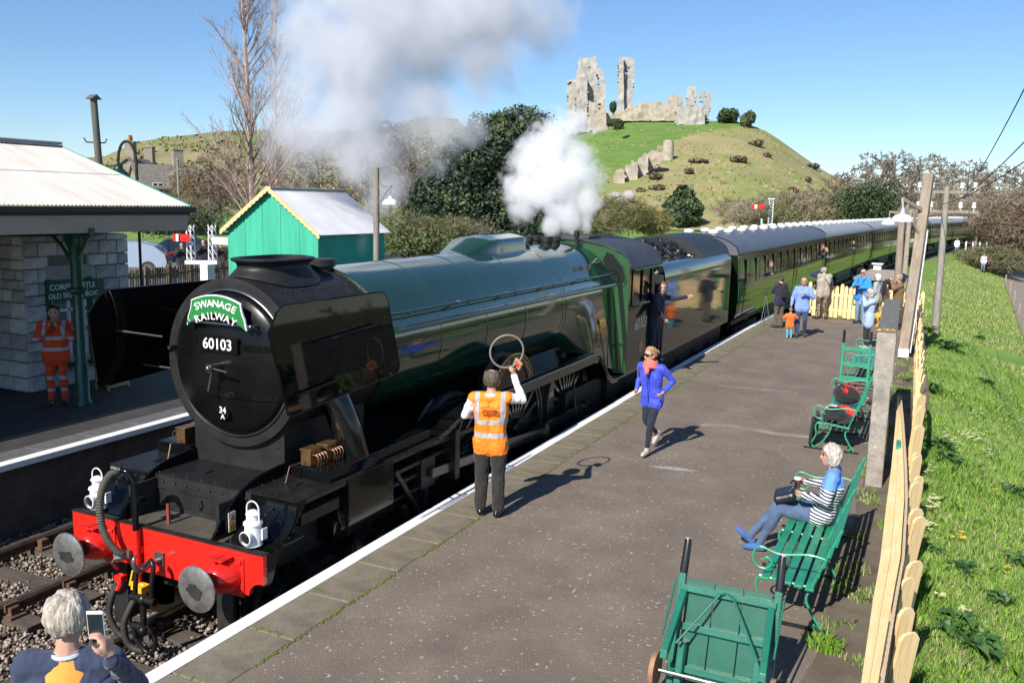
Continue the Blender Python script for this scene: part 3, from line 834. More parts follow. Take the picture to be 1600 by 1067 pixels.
# safety valves and whistle
for xs_, ys_ in ((9.15,-.2),(9.15,.2),(9.55,-.2),(9.55,.2)):
    m = MB(); m.lathe([(.10,3.86),(.10,3.95),(.12,3.96),(.12,4.03),(.10,4.05),(0,4.05)], 16, (xs_,ys_,0)); m.build('safety_valve', soot, loco, smooth=40)
m = MB(); m.tube([(10.3,-.35,3.82),(10.3,-.35,4.0)], .03, 8); m.lathe([(.05,4.0),(.055,4.02),(.055,4.14),(0,4.16)], 12, (10.3,-.35,0)); m.build('whistle', soot, loco, smooth=40)
# running plate: level, then swept up over the drivers and down to the cab
def rp(x_):
    X_ = [0,3.3,3.6,3.95,4.25,9.0,9.25,9.5,9.75,10.05,10.3,13.2]; Z_ = [1.70,1.70,1.76,1.88,1.94,1.94,1.90,1.70,1.44,1.29,1.265,1.265]
    return float(np.interp(x_, X_, Z_))
xr = list(np.arange(3.3, 10.6, .07))+[12.75]
for sy in (-1, 1):
    m = MB(); vs = []; fs = []
    for x_ in xr:
        z_ = rp(x_); 
        vs += [(x_,sy*1.31,z_),(x_,sy*.80,z_),(x_,sy*.80,z_-.02),(x_,sy*1.31,z_-.02)]
    for i in range(len(xr)-1):
        for k in range(4): fs.append((i*4+k, i*4+(k+1) % 4, (i+1)*4+(k+1) % 4, (i+1)*4+k))
    m.add(vs, fs); m.build('running_plate', black, loco, smooth=40)
    m = MB(); m.tube([(x_, sy*1.312, rp(x_)+.004) for x_ in xr], .017, 6); m.build('plate_beading', mat('beading_grey', (0.03,0.033,0.035), .2, coat=.5), loco, smooth=60)
    m = MB(); vs = []; fs = []
    xv = [.56]+list(np.arange(1.0, 10.4, .07))
    for x_ in xv:
        vs += [(x_,sy*1.29,rp(x_)-.02),(x_,sy*1.29,rp(x_)-(.16 if 4.1 < x_ < 9.2 else .07))]
    for i in range(len(xv)-1): fs.append((2*i,2*i+1,2*i+3,2*i+2))
    m.add(vs, fs); m.build('valance', mat('valance_green', (0.012,0.02,0.014), .25, coat=.4), loco)
# splasher with curved nameplate over the middle driver
for sy in (-1, 1):
    sp_ = empty('splasher', (5.55, sy*1.0, 1.95)); sp_.parent = loco
    arc = [(.66*math.cos(a), .50*math.sin(a)) for a in np.linspace(0, PI, 25)]
    m = MB(); m.extr([(x_, z_) for x_, z_ in arc], sy*.0, sy*.27, 'xz'); m.build('splasher_plate', black, sp_, smooth=40)
    m = MB(); oi = [(.66*math.cos(a), .50*math.sin(a)) for a in np.linspace(.12, PI-.12, 25)]; ii = [(.50*math.cos(a), .36*math.sin(a)) for a in np.linspace(PI-.12, .12, 25)]
    m.extr(oi+ii, sy*.27, sy*.285, 'xz'); m.build('nameplate', mat('nameplate_black', (0.02,0.018,0.014), .3), sp_)
    m = MB(); m.tube([(x_, sy*.286, z_) for x_, z_ in oi], .010, 6)
    txt = 'FLYING SCOTSMAN'; 
    for i, c_ in enumerate(txt):
        a = PI-.28-(PI-.56)*i/(len(txt)-1)
        if c_ == ' ': continue
        M_ = T(.58*math.cos(a), sy*.287, .43*math.sin(a)) @ RY(-(a-PI/2)*sy*1.0 if sy < 0 else (a-PI/2)) @ RX(PI/2)
        if sy > 0: M_ = T(-.58*math.cos(a), sy*.287, .43*math.sin(a)) @ RY((a-PI/2)) @ RZ(PI) @ RX(-PI/2) 
        m.text(c_, .12, M_, .006)
    m.build('nameplate_lettering', brass, sp_)
# long splashers / sandbox tops between boiler and plate
for sy in (-1, 1):
    m = MB(); m.bx(4.1, 9.1, sy*.62, sy*.80, 1.9, 2.12); m.build('splasher_top', black, loco)
# cylinder casings and front box
for sy in (-1, 1):
    cse = empty('cylinder', (0,0,0)); cse.parent = loco
    pol = [(.74,1.69),(1.305,1.69),(1.305,1.2),(1.27,1.06),(1.18,.98),(1.05,.95),(.74,.95)]
    m = MB(); m.extr([(sy*a, b) for a, b in pol], 1.36, 2.24, 'yz'); m.build('cylinder_casing', mat('casing_black', (0.008,0.009,0.008), .16, spec=.35, var=.2), cse, smooth=40)
    m = MB(); rivets(m, [(1.37, sy*1.307, 1.1+i*.12) for i in range(5)]+[(2.2, sy*1.307, 1.1+i*.12) for i in range(5)]+[(1.36+i*.14, sy*1.307, 1.62) for i in range(7)], .012); m.build('casing_rivets', soot, cse)
    m = MB(); m.lathe([(.0,1.26),(.20,1.27),(.24,1.29),(.26,1.37)], 28, (0,sy*1.02,1.2), 'x'); m.lathe([(.0,1.22),(.08,1.23),(.1,1.37)], 20, (0,sy*1.0,1.5), 'x'); m.build('cylinder_cover', black, cse, smooth=40)
    m = MB(); m.bx(.62, 1.25, sy*1.12, sy*1.26, 1.4, 1.52); m.bx(.62,1.36, sy*.9, sy*.95, .9, 1.4); m.build('bogie_side', soot, cse)
    m = MB(); m.bx(1.12, 3.2, sy*.72, sy*1.24, 1.703, 1.83); m.build('valve_cover', black, loco, bevel=.01)
    # lubricators with their bright pipes
    for i_ in range(2):
        xl, yl, zl = 1.25+i_*.26, sy*(.90+.02*i_), 1.87
        lu = empty('lubricator', (xl, yl, 1.83)); lu.parent = loco
        m = MB(); m.box((0,0,.09),(.2,.13,.17)); m.box((0,0,.18),(.22,.15,.02)); m.build('oil_box', mat('old_brass', (0.24,0.14,0.06), .35, metal=.7, var=.3, scale=15), lu, bevel=.006)
        m = MB()
        for k in range(4): m.tube(spline([(-.07+k*.05,sy*.06,.13),(-.07+k*.05,sy*.13,.13),(-.07+k*.05,sy*.15,.07),(-.07+k*.05,sy*.13,.01)], 4), .006, 5)
        m.tube([(-.10,0,.06),(-.30,-sy*.05,.05),(-.36,-sy*.06,-.12)], .006, 5); m.build('oil_pipe', copper, lu)
# wheels
def wheel_proto(R_, spokes, name, bal=False):
    w = empty(name); 
    m = MB(); m.lathe([(R_+.028,.07),(R_+.028,.045),(R_,.035),(R_-.006,-.065),(R_-.06,-.065),(R_-.065,.07)], 56, axis='y'); m.build('tyre', rod_steel if not bal else mat('tyre_dark', (0.10,0.095,0.09), .4, metal=.6), w, smooth=35)
    m = MB(); m.lathe([(R_-.06,.05),(R_-.06,-.045),(R_-.13,-.04),(R_-.13,.045)], 48, axis='y')
    m.lathe([(.0,-.11),(.16,-.11),(.18,-.08),(.18,.08)], 24, axis='y')
    for i in range(spokes):
        a = 2*PI*i/spokes; c_, s_ = math.cos(a), math.sin(a)
        m.bar((.14*c_,0,.14*s_), ((R_-.1)*c_,0,(R_-.1)*s_), .045, .06)
    if bal:
        a0 = PI*.75; oo = [((R_-.07)*math.cos(a),(R_-.07)*math.sin(a)) for a in np.linspace(a0, a0+1.5, 14)]
        m.extr(oo, -.05, .03, 'xz')
        m.lathe([(.0,-.09),(.14,-.09),(.14,.05)], 20, (.33*math.cos(-.3),0,.33*math.sin(-.3)), axis='y')
    m.build('wheel_centre', mat('wheel_green', (0.012,0.022,0.014), .3, coat=.4), w, smooth=35)
    return w
def put_wheel(proto, x_, R_, first, par, rot=0.0, yy=.79):
    for sy in (-1, 1):
        w = proto if (first and sy == -1) else copy_tree(proto)
        w.parent = par; w.location = (x_, sy*yy, R_); w.rotation_euler = (0, rot, 0 if sy < 0 else PI)
        first = False
dw = wheel_proto(1.015, 20, 'driving_wheel', True)
for i, x_ in enumerate((4.44, 6.65, 8.86)): put_wheel(dw, x_, 1.015, i == 0, loco)
bw = wheel_proto(.483, 10, 'bogie_wheel')
for i, x_ in enumerate((.82, 2.73)): put_wheel(bw, x_, .483, i == 0, loco, yy=.80)
tw = wheel_proto(.559, 10, 'trailing_wheel'); put_wheel(tw, 11.6, .559, True, loco)
# motion
for sy in (-1, 1):
    Y = sy*1.06; cpz = 1.015-.10; dx = .32*sy*1.0
    ca = (.315, -.10)
    m = MB(); m.bar((4.44+ca[0],Y,1.015+ca[1]),(8.86+ca[0],Y,1.015+ca[1]), .05, .13)
    for xw in (4.44,6.65,8.86): m.lathe([(.0,-.06),(.11,-.06),(.11,.05),(0,.05)], 18, (xw+ca[0],Y,1.015+ca[1]), 'y')
    m.build('coupling_rod', rod_steel, loco, smooth=40)
    m = MB(); m.bar((3.35,Y+sy*.1,1.2),(6.65+ca[0],Y+sy*.1,1.015+ca[1]), .05, .12); m.lathe([(.0,-.08),(.14,-.08),(.14,.1),(0,.1)], 18, (6.65+ca[0],Y+sy*.1,1.015+ca[1]), 'y'); m.build('connecting_rod', rod_steel, loco, smooth=40)
    m = MB(); m.lathe([(0,0),(.075,0),(.075,.02),(0,.02)], 18, (6.65+ca[0],Y+sy*.20,1.015+ca[1]), 'y'); m.build('crank_cap', brass, loco)
    m = MB(); m.bar((2.28,sy*1.05,1.38),(3.9,sy*1.05,1.38), .10, .05); m.bar((2.28,sy*1.05,1.04),(3.7,sy*1.05,1.04), .08, .04); m.box((3.35,sy*1.06,1.2),(.34,.12,.40)); m.tube([(2.24,sy*1.02,1.2),(3.3,sy*1.02,1.2)], .04, 10); m.build('slide_bars', oily_steel, loco, bevel=.006)
    m = MB(); m.bx(3.85,3.97,sy*.62,sy*1.24,.98,1.66); m.bar((3.3,sy*1.12,1.0),(3.25,sy*1.12,.58), .03, .07); m.bar((3.25,sy*1.12,.6),(2.5,sy*1.16,1.45), .03, .06); m.bar((3.0,sy*1.15,1.6),(5.2,sy*1.15,1.5), .03, .06); m.bar((5.2,sy*1.16,1.72),(5.25,sy*1.16,1.1), .06, .1); m.bar((5.25,sy*1.2,1.15),(6.9,sy*1.22,.98), .03, .06); m.build('valve_gear', oily_steel, loco)
    m = MB(); m.bx(3.2,11.9,sy*.95,sy*1.0,.32,.4); m.bx(9.6,9.9,sy*.85,sy*.99,.35,.6); m.build('brake_rigging', soot, loco)
    m = MB(); m.tube(spline([(8.2,sy*1.2,1.75),(8.25,sy*1.22,1.2),(8.5,sy*1.22,.75),(8.9,sy*1.2,.65)], 6), .016, 6); m.lathe([(.0,-.08),(.09,-.08),(.11,.0),(.09,.1),(0,.1)], 14, (9.0,sy*1.18,.68), 'x'); m.build('injector_pipe', mat('pipe_grey', (0.08,0.08,0.08), .4, metal=.5), loco, smooth=50)

# cab
cab = empty('cab', (0,0,0)); cab.parent = loco
CX0, CX1 = 10.78, 12.78
for sy in (-1, 1):
    Y = sy*1.318
    m = MB()                                     # side sheet with window openings left free
    a_, b_ = Y-sy*.02, Y
    def pan(x0,x1,z0,z1): m.extr([(x0,z0),(x1,z0),(x1,z1),(x0,z1)], a_, b_, 'xz')
    pan(CX0,10.98,1.27,3.42); pan(10.98,12.42,1.27,2.68); pan(10.98,12.42,3.36,3.42); pan(12.30,12.42,2.68,3.36)
    m.build('cab_side', coach_green, cab)
    m = MB()
    for x0,x1 in ((11.0,11.62),(11.66,12.28)):
        m.extr([(x0,2.70),(x1,2.70),(x1,3.34),(x0,3.34)], Y-sy*.018, Y-sy*.012, 'xz')
    m.build('cab_window', glass, cab)
    m = MB()
    for (p0, p1) in (((10.98,2.68),(12.32,2.68)),((10.98,3.36),(12.32,3.36)),((10.98,2.68),(10.98,3.36)),((11.64,2.68),(11.64,3.36)),((12.31,2.68),(12.31,3.36))):
        m.bar((p0[0],Y+sy*.004,p0[1]),(p1[0],Y+sy*.004,p1[1]), .03, .03)
    m.bar((10.95,Y+sy*.03,2.66),(12.4,Y+sy*.03,2.66), .08, .03)
    m.build('window_frame', black, cab)
    m = MB(); m.text('60103', .34, T(11.68,Y-.004*(1 if sy < 0 else -1),2.22) @ (RX(PI/2) if sy < 0 else RZ(PI) @ RX(PI/2)), .004); m.build('cab_digits', mat('cab_lettering', (0.62,0.58,0.46), .5), cab)
    m = MB(); m.lathe([(.13,0),(.13,.004)], 18, (11.75,Y+(0 if sy > 0 else -.004),1.72), 'y'); m.build('crest', mat('crest_gold', (0.45,0.30,0.12), .4, col2=(.28,.16,.08), scale=22), cab)
    m = MB(); m.tube([(12.46,Y+sy*.02,1.35),(12.46,Y+sy*.02,3.0)], .016, 8); m.tube([(12.78,Y-sy*.1,1.35),(12.78,Y-sy*.1,3.0)], .016, 8); m.build('cab_handrail', steel, cab)
    m = MB(); m.bx(10.4,12.8,sy*1.05,sy*1.33,1.245,1.268); m.bx(12.0,12.5,sy*1.1,sy*1.3,.5,.53); m.bx(12.0,12.04,sy*1.15,sy*1.25,.5,1.25); m.build('cab_step', black, cab)
# cab front with spectacle windows, angled outwards to the rear
def cab_roof_z(y_): 
    return 3.42+.56*math.sqrt(max(0, 1-(y_/1.36)**2))
ys_ = np.linspace(-1.318, 1.318, 33)
m = MB(); vs = []; fs = []
for y_ in ys_:
    xf = 10.35+.43*abs(y_)/1.318
    inner = math.sqrt(max(0, 1.0-(y_)**2)) if abs(y_) < 1 else 0
    zb = BZ+inner if abs(y_) < 1.0 else 1.3
    vs += [(xf, y_, zb), (xf, y_, cab_roof_z(y_)-.01)]
for i in range(32): fs.append((2*i,2*i+1,2*i+3,2*i+2))
m.add(vs, fs); m.build('cab_front', mat('cab_front_green_sunlit', (0.022,0.085,0.028), .25, coat=.6, var=.08), cab, smooth=30)  # green lightened to carry the sunlight falling on the cab front
for sy in (-1, 1):
    def q_(y_, z_): return (10.335+.43*abs(y_)/1.318, sy*y_, z_)
    m = MB(); pl = [(.80,3.58),(.96,3.14),(1.20,3.08),(1.265,3.18),(1.2,3.44),(1.0,3.70),(.88,3.74)]
    m.add([q_(*p) for p in pl], [tuple(range(len(pl)))]); m.build('spectacle_glass', glass, cab)
    m = MB(); m.tube([Vector(q_(*p))+Vector((-.006,0,0)) for p in pl+pl[:1]], .016, 6); m.build('spectacle_frame', mat('cab_front_green_sunlit', (0,0,0)), cab)
m = MB(); vs = []; fs = []; N_ = 24
for i in range(N_+1):
    y_ = -1.37+2.74*i/N_; z_ = 3.43+.56*math.sqrt(max(0, 1-(y_/1.37)**2))**.9
    xf = 10.33+.43*min(1, abs(y_)/1.318)
    vs += [(xf-.03, y_, z_), (12.95, y_, z_), (12.95, y_, z_-.02), (xf-.03, y_, z_-.02)]
for i in range(N_):
    for k in range(4): fs.append((i*4+k, i*4+(k+1) % 4, (i+1)*4+(k+1) % 4, (i+1)*4+k))
m.add(vs, fs)
m.bx(10.85,11.6,-.4,.4,3.985,4.03)
for k in range(30): m.ball((random.uniform(10.9,12.8), yy_ := random.choice((-.9,.9,-.5,.5)), 3.43+.56*math.sqrt(1-(yy_/1.37)**2)**.9), .012, 5, 3)
m.build('cab_roof', mat('cab_roof_grey', (0.045,0.046,0.05), .55, var=.25, scale=4), cab, smooth=40)
for sy in (-1, 1):
    m = MB(); m.bar((10.95,sy*1.40,3.40),(12.75,sy*1.40,3.40), .07, .035); m.build('rain_gutter', mat('gutter_green', (0.02,0.06,0.04), .25, coat=.5), cab)
m = MB(); m.bx(10.9,11.0,-1.2,1.2,1.3,3.0); m.bx(10.6,12.9,-1.25,1.25,1.2,1.27); m.build('backhead', soot, cab)
m = MB(); m.lathe([(.07,0),(.07,.04)], 16, (11.0,-.9,2.9), 'x'); m.lathe([(.09,0),(.09,.04)], 16, (11.0,-.5,3.0), 'x'); m.build('gauge', mat('gauge_blue', (0.15,0.3,0.45), .2), cab)

# white signal lamps standing on the beam
def headlamp(x_, y_, z_, lab):
    t = thing('signal_lamp', lab, 'lamp', (x_, y_, z_), 0, 'white lamps on the buffer beam')
    m = MB(); m.lathe([(.085,0),(.09,.01),(.085,.02),(.08,.2),(.095,.215),(.09,.235),(.055,.25),(.055,.3),(.07,.315),(.055,.34),(.02,.355),(0,.355)], 24); m.build('lamp_body', white, t, smooth=40)
    m = MB(); m.lathe([(.062,-.125),(.07,-.12),(.072,-.08),(.06,-.06)], 20, (0,0,.10), 'x', cap=False); m.build('lens_hood', white, t, smooth=40)
    m = MB(); m.lathe([(.0,-.112),(.04,-.11),(.058,-.1)], 18, (0,0,.10), 'x', cap=False); m.build('lens', glass, t, smooth=60)
    m = MB(); m.tube([(0,-.075,.22)]+[(0,-.075*math.cos(a),.36+.08*math.sin(a)) for a in np.linspace(0, PI, 12)]+[(0,.075,.22)], .007, 6); m.build('carrying_handle', white, t)
    m = MB(); m.box((.04,-.1,.12),(.07,.02,.11)); m.build('lamp_bracket', white, t); m = MB(); m.box((.02,.095,.2),(.05,.03,.03)); m.build('lamp_catch', white, t)
    return t
headlamp(.13, 1.06, 1.345, 'white oil lamp on the beam end beside the ribbed hose')
headlamp(.12, -1.08, 1.345, 'white oil lamp on the beam end nearest the sunny platform')
# ------------------------------------------------------------------ tender and coaches
tend = thing('tender', 'dark green tender with glossy flat sides heaped with coal behind the cab', 'tender', (13.42, 0, 0))
TL = 7.1
m = MB()
sec = [(-1.30,1.27),(-1.31,2.9),(-1.30,3.15),(-1.24,3.30),(-1.12,3.37)]
for sy in (-1, 1):
    o_ = [(-sy*a, z_) for a, z_ in sec]; i_ = [(-sy*(a+.03), z_-.0) for a, z_ in reversed(sec)]
    m.extr(o_+i_, 0, TL, 'yz')
m.build('tender_side', coach_green, tend, smooth=40)
m = MB(); vs = []; fs = []
for k in range(21):
    y_ = -1.12+2.24*k/20; z_ = 3.37+.50*math.sqrt(max(0, 1-(y_/1.25)**2))-.22
    vs += [(3.9, y_, z_), (TL, y_, z_), (TL, y_, 1.3), (3.9, y_, 2.6)]
for k in range(20):
    for q in range(4): fs.append((k*4+q, k*4+(q+1) % 4, (k+1)*4+(q+1) % 4, (k+1)*4+q))
m.add(vs, fs); m.bx(.0, 3.9, -1.27, 1.27, 2.5, 2.6); m.bx(0, .04, -1.28, 1.28, 1.27, 2.9); m.build('tank_top', mat('tender_top', (0.02,0.021,0.02), .5, var=.3), tend, smooth=40)
# rounded bulkhead plate at the rear of the coal space
m = MB(); arc = [(1.22*math.cos(a), 3.3+.58*math.sin(a)) for a in np.linspace(0, PI, 25)]
m.extr(arc+[(-1.22,2.6),(1.22,2.6)], 3.85, 3.9, 'yz'); m.build('coal_plate', mat('coal_plate_black', (0.02,0.02,0.02), .5), tend, smooth=40); m = MB(); m.bx(.9,.95,-1.2,1.2,2.6,3.05); m.build('coal_plate', mat('coal_plate_black', (0.02,0.02,0.02), .5), tend)
m = MB(); m.extr(arc+[(-1.12,3.15),(1.12,3.15)], 3.9, TL, 'yz'); m.build('tank_cover', MATS['tender_top'], tend, smooth=40)
m = MB(); m.bx(.05, TL-.1, -1.0, 1.0, .75, 1.25); m.bx(.1, TL-.1, -1.12, -1.08, .55, 1.2); m.bx(.1, TL-.1, 1.08, 1.12, .55, 1.2); m.build('tender_frame', soot, tend)
for k in range(4):
    for sy in (-1, 1):
        w = copy_tree(bw, tend); w.location = (.9+k*1.62, sy*.80, .62); w.scale = (1.28,1,1.28); w.rotation_euler = (0,0,0 if sy < 0 else PI); w.name = 'tender_wheel'
        m = MB(); m.box((0,0,0),(.26,.1,.3)); m.box((0,0,.22),(.9,.08,.1)); o = m.build('axlebox', soot, tend, bevel=.01); o.location = (.9+k*1.62, sy*1.14, .62)
for sy in (-1, 1):
    m = MB(); m.tube([(.03,sy*1.33,1.4),(.03,sy*1.33,2.9)], .016, 8); m.build('tender_handrail', steel, tend)
coal_m = mat('coal', (0.012,0.012,0.013), .35, var=.5, scale=20, spec=.6)
m = MB()
for i in range(900):
    x_ = random.uniform(1.0, 3.8); y_ = random.uniform(-1.05, 1.05)
    z_ = 2.72+.98*(1-(y_/1.45)**2)*(.55+.45*min(1,(x_-.6)/2.0))+random.uniform(-.1,.06)
    m.M = T(x_,y_,z_) @ RZ(random.uniform(0,6)) @ RX(random.uniform(0,3)); s_ = random.uniform(.05,.11)
    m.ball((0,0,0), (s_*1.3,s_,s_*.8), 6, 4)
m.M = None; m.build('coal_heap', coal_m, tend)['kind'] = 'stuff'

roof_grey = mat('coach_roof_grey', (0.10,0.105,0.12), .45, var=.12, scale=1.5, bump=.05, bscale=8)
layer(roof_grey, (0.07,0.072,0.078), 2.0, .5, .7, amount=.6)
roof_pale = mat('coach_roof_pale', (0.30,0.31,0.32), .5, var=.1, scale=1.5)
bogie_m = mat('underframe_black', (0.010,0.010,0.010), .6, var=.4)
coach_cream = mat('coach_brown', (0.10,0.055,0.022), .2, coat=.8, var=.1)
def make_coach(i, label, body_m, roof_m, nwin, vents):
    L = 19.7
    t = thing('railway_coach', label, 'coach', group='coaches of the train')
    side = [(-1.28,1.22),(-1.36,1.45),(-1.385,1.9),(-1.385,2.3),(-1.36,2.75),(-1.31,3.22)]
    m = MB(); m.extr([(-a, z_) for a, z_ in side]+[(a, z_) for a, z_ in reversed(side)], 0, L, 'yz'); m.build('coach_body', body_m, t, smooth=40)
    rf = [(1.335*math.cos(a), 3.22+.60*math.sin(a)**.85) for a in np.linspace(0, PI, 25)]
    m = MB(); m.extr(rf, -.02, L+.02, 'yz'); m.build('coach_roof', roof_m, t, smooth=50)
    for xe in (-.01, L+.01):
        m = MB(); m.tube([(xe, y_, z_) for y_, z_ in rf], .02, 6); m.build('roof_rib', bogie_m, t)
    for sy in (-1, 1):
        m = MB(); m.bar((0,sy*1.34,3.235),(L,sy*1.34,3.235), .03, .03); m.build('roof_gutter', bogie_m, t)
    m = MB(); m.bx(-.25, -.02, -.75, .75, 1.1, 3.4); m.bx(L+.02, L+.22, -.75, .75, 1.1, 3.4); m.build('gangway', bogie_m, t)
    wp = None
    for sy in (-1, 1):
        if sy > 0 and i > 1: continue
        for k in range(nwin):
            x_ = 1.35+k*(L-2.7)/(nwin-1)
            if wp is None:
                m = MB(); m.box((0,0,0),(.52 if nwin > 9 else .9,.014,.72)); o = m.build('window', glass, t, bevel=.02); wp = o.data
                m = MB(); ww, hh = (.27 if nwin > 9 else .46), .37
                for a, b in (((-ww,-hh),(ww,-hh)),((ww,-hh),(ww,hh)),((ww,hh),(-ww,hh)),((-ww,hh),(-ww,-hh)),((-ww,hh*.45),(ww,hh*.45))): m.bar((a[0],-.008,a[1]),(b[0],-.008,b[1]), .014, .022)
                fr = m.build('frame', mat('window_frame_green', (0.012,0.03,0.012), .3), o); fm = fr.data
            else:
                o = link('window', wp, t)
                fr = link('frame', fm, o)
            o.location = (x_, sy*1.372, 2.66); o.rotation_euler = (-.035*sy*-1 if sy < 0 else .035, 0, 0 if sy < 0 else PI)
    for k, xd in enumerate((.55, L/2+.7, L-.55)):
        for dx in (-.34,.34):
            m = MB(); m.tube([(xd+dx,-1.352,1.3),(xd+dx,-1.388,1.9),(xd+dx,-1.388,2.3),(xd+dx,-1.362,2.75),(xd+dx,-1.325,3.1)], .008, 4); m.build('door_edge', bogie_m, t)
        m = MB(); m.tube([(xd+.26,-1.395,2.15),(xd+.26,-1.45,2.15),(xd+.26,-1.45,1.95),(xd+.26,-1.395,1.95)], .012, 5)
        m.build('door_handle', bogie_m, t)
    vp = None
    for k in range(vents):
        x_ = .7+k*(L-1.4)/(vents-1)
        for yv in (-.38,.38):
            if vp is None:
                m = MB(); m.lathe([(.10,0),(.10,.06),(.15,.07),(.16,.12),(.12,.17),(0,.185)], 14); o = m.build('ventilator', white, t, smooth=40); vp = o.data
            else: o = link('ventilator', vp, t)
            o.location = (x_, yv, 3.775)
    m = MB(); m.bx(.2, L-.2, -1.2, 1.2, 1.05, 1.22); m.bx(6.5, 12.5, -1.05, 1.05, .5, 1.05)
    for sy in (-1,1): m.tube([(4.5,sy*1.1,1.05),(7.5,sy*1.1,.65),(12,sy*1.1,.65),(15,sy*1.1,1.05)], .04, 6)
    m.build('underframe', bogie_m, t)
    for xb in (2.9, L-2.9):
        m = MB(); m.bx(xb-1.7, xb+1.7, -1.1, -1.0, .42, .85); m.bx(xb-1.7, xb+1.7, 1.0, 1.1, .42, .85); m.bx(xb-.6, xb+.6, -1.12, 1.12, .4, .6); m.build('bogie', bogie_m, t)
        for dx in (-1.3, 1.3):
            m = MB()
            for sy in (-1,1): m.lathe([(.457,-.06),(.457,.06)], 24, (0,sy*.77,0), 'y')
            m.tube([(0,-.8,0),(0,.8,0)], .08, 8)
            o = m.build('wheelset', bogie_m, t); o.location = (xb+dx, 0, .457)
    return t
labs = [('dark green coach coupled directly behind the tender, slate grey roof', roof_grey), ('second green coach from the tender, with pale grey roof', roof_pale),
        ('third green coach from the tender, behind the lamp posts', roof_pale), ('fourth green coach from the tender, on the bend', roof_grey),
        ('fifth coach from the tender, brown toned, far round the bend', roof_pale), ('sixth coach from the tender, farthest and smallest brown one', roof_pale)]
s_x = 21.2
for i, (lb, rm) in enumerate(labs):
    c_ = make_coach(i, lb, coach_green if i < 4 else coach_cream, rm, 12 if i != 2 else 14, 10)
    xa, xb = s_x, s_x+19.7
    c_.scale = (1,1.03,1); c_.location = (xa, cy(xa), 0); c_.rotation_euler[2] = math.atan2(cy(xb)-cy(xa), 19.7)
    s_x += 20.12
# ------------------------------------------------------------------ station building on the facing platform
st = thing('station_building', 'grey stone station building with corrugated canopy roof on cast iron column', 'building')
RB = RZ(-.03)
stone_ms2 = [mat('purbeck_a', (0.50,0.48,0.45), .9, var=.25, scale=5, bump=.7, bscale=16), mat('purbeck_b', (0.38,0.37,0.355), .9, var=.3, scale=5, bump=.7, bscale=16), mat('purbeck_c', (0.60,0.57,0.53), .9, var=.2, scale=5, bump=.7, bscale=16)]
mortar = mat('mortar', (0.20,0.185,0.165), .95, var=.2, scale=12, bump=.3)
dkgreen = mat('station_green', (0.012,0.06,0.035), .35, coat=.3, var=.12)
cream = mat('fascia_cream', (0.42,0.33,0.24), .5, var=.08, scale=2)
BX0, BX1, BY, BH = 4.75, 7.1, 8.45, 3.85
m = MB(); m.bx(BX0+.02, BX1-.02, BY+.03, 13.5, .6, BH); m.bx(-6, 4.9, 9.9, 14, .6, BH); m.bx(-6, BX1, 9.6, 13.4, BH-.1, BH+.35); m.build('wall', mortar, st)
def stones_on(origin, du, width, height, holes, first=None):
    z_ = .91
    nrm = Vector((du.y, -du.x, 0))
    rot = math.atan2(du.y, du.x)
    while z_ < height-.05:
        h = random.choice((.19,.23,.27,.3)); h = min(h, height-z_)
        u = 0.0
        while u < width-.02:
            w = random.uniform(.24,.52); 
            if width-u-w < .15: w = width-u
            cu, cz = u+w/2, z_+h/2
            ok = True
            for (h0,h1,k0,k1) in holes:
                if cu+w/2 > h0+.02 and cu-w/2 < h1-.02 and cz+h/2 > k0+.02 and cz-h/2 < k1-.02:
                    if cu < h0 and h0-(cu-w/2) > .12: w = h0-u; cu = u+w/2
                    elif cu-w/2 >= h0-.1 and cu-w/2 < h1 : ok = False
                    elif cu >= h1: pass
                    else: ok = False
            if ok and w > .06:
                m = MB(); m.box((0,0,0), (w-.016, .09, h-.016))
                o = m.build('stone', random.choice(stone_ms2), st, bevel=.014)
                p = Vector(origin)+du*cu; o.location = (p.x-nrm.x*-.0+nrm.x*random.uniform(.0,.018), p.y+nrm.y*random.uniform(.0,.018), cz); o.rotation_euler[2] = rot
            u += w
        z_ += h
WIN = (.55,1.25,1.62,3.0)
stones_on((BX0, BY, 0), Vector((1,0,0)), BX1-BX0, BH, [(WIN[0]-.05,WIN[1]+.05,WIN[2],WIN[3]+.3)])
stones_on((BX0, BY+1.5, 0), Vector((0,-1,0)), 1.5, BH, [])
stones_on((1.6, 9.9, 0), Vector((1,0,0)), 3.15, BH, [(1.2,2.3,1.2,3.1)])
# lintel, window, sign
m = MB(); m.bx(BX0+.42, BX0+1.42, BY-.06, BY+.05, 3.0, 3.28); m.build('lintel', mat('lintel_stone', (0.33,0.32,0.3), .85, var=.1), st, bevel=.01)
wn = empty('window', (BX0+.9, BY-.0, 2.05)); wn.parent = st
m = MB(); m.box((0,.05,.1),(.72,.02,1.3)); m.build('pane', glass, wn)
m = MB()
for x_ in (-.38,-.0,.38): m.box((x_,.0,.05),(.05,.06,1.4))
for z_ in (-.62,-.05,.35,.72): m.box((0,.0,z_),(.8,.06,.05))
m.build('frame', sign_white, wn)
m = MB(); m.box((-.46,-.03,.1),(.10,.1,1.75)); m.box((.46,-.03,.1),(.10,.1,1.75)); m.box((0,-.06,-.72),(1.1,.16,.08)); m.build('sill', dkgreen, wn)
sg = empty('name_sign', (BX0+.95, BY-.09, 2.78)); sg.parent = st
m = MB(); m.box((0,0,0),(1.12,.03,.36)); m.build('sign_board', mat('sign_green', (0.01,0.09,0.05), .4), sg)
m = MB(); m.text('CORFE CASTLE', .15, T(0,-.02,.08) @ RX(PI/2), .006); m.text('OLD SIGNAL BOX', .135, T(0,-.02,-.09) @ RX(PI/2), .006); m.build('sign_lettering', sign_white, sg)
w2 = empty('window', (3.35, 9.86, 2.1)); w2.parent = st
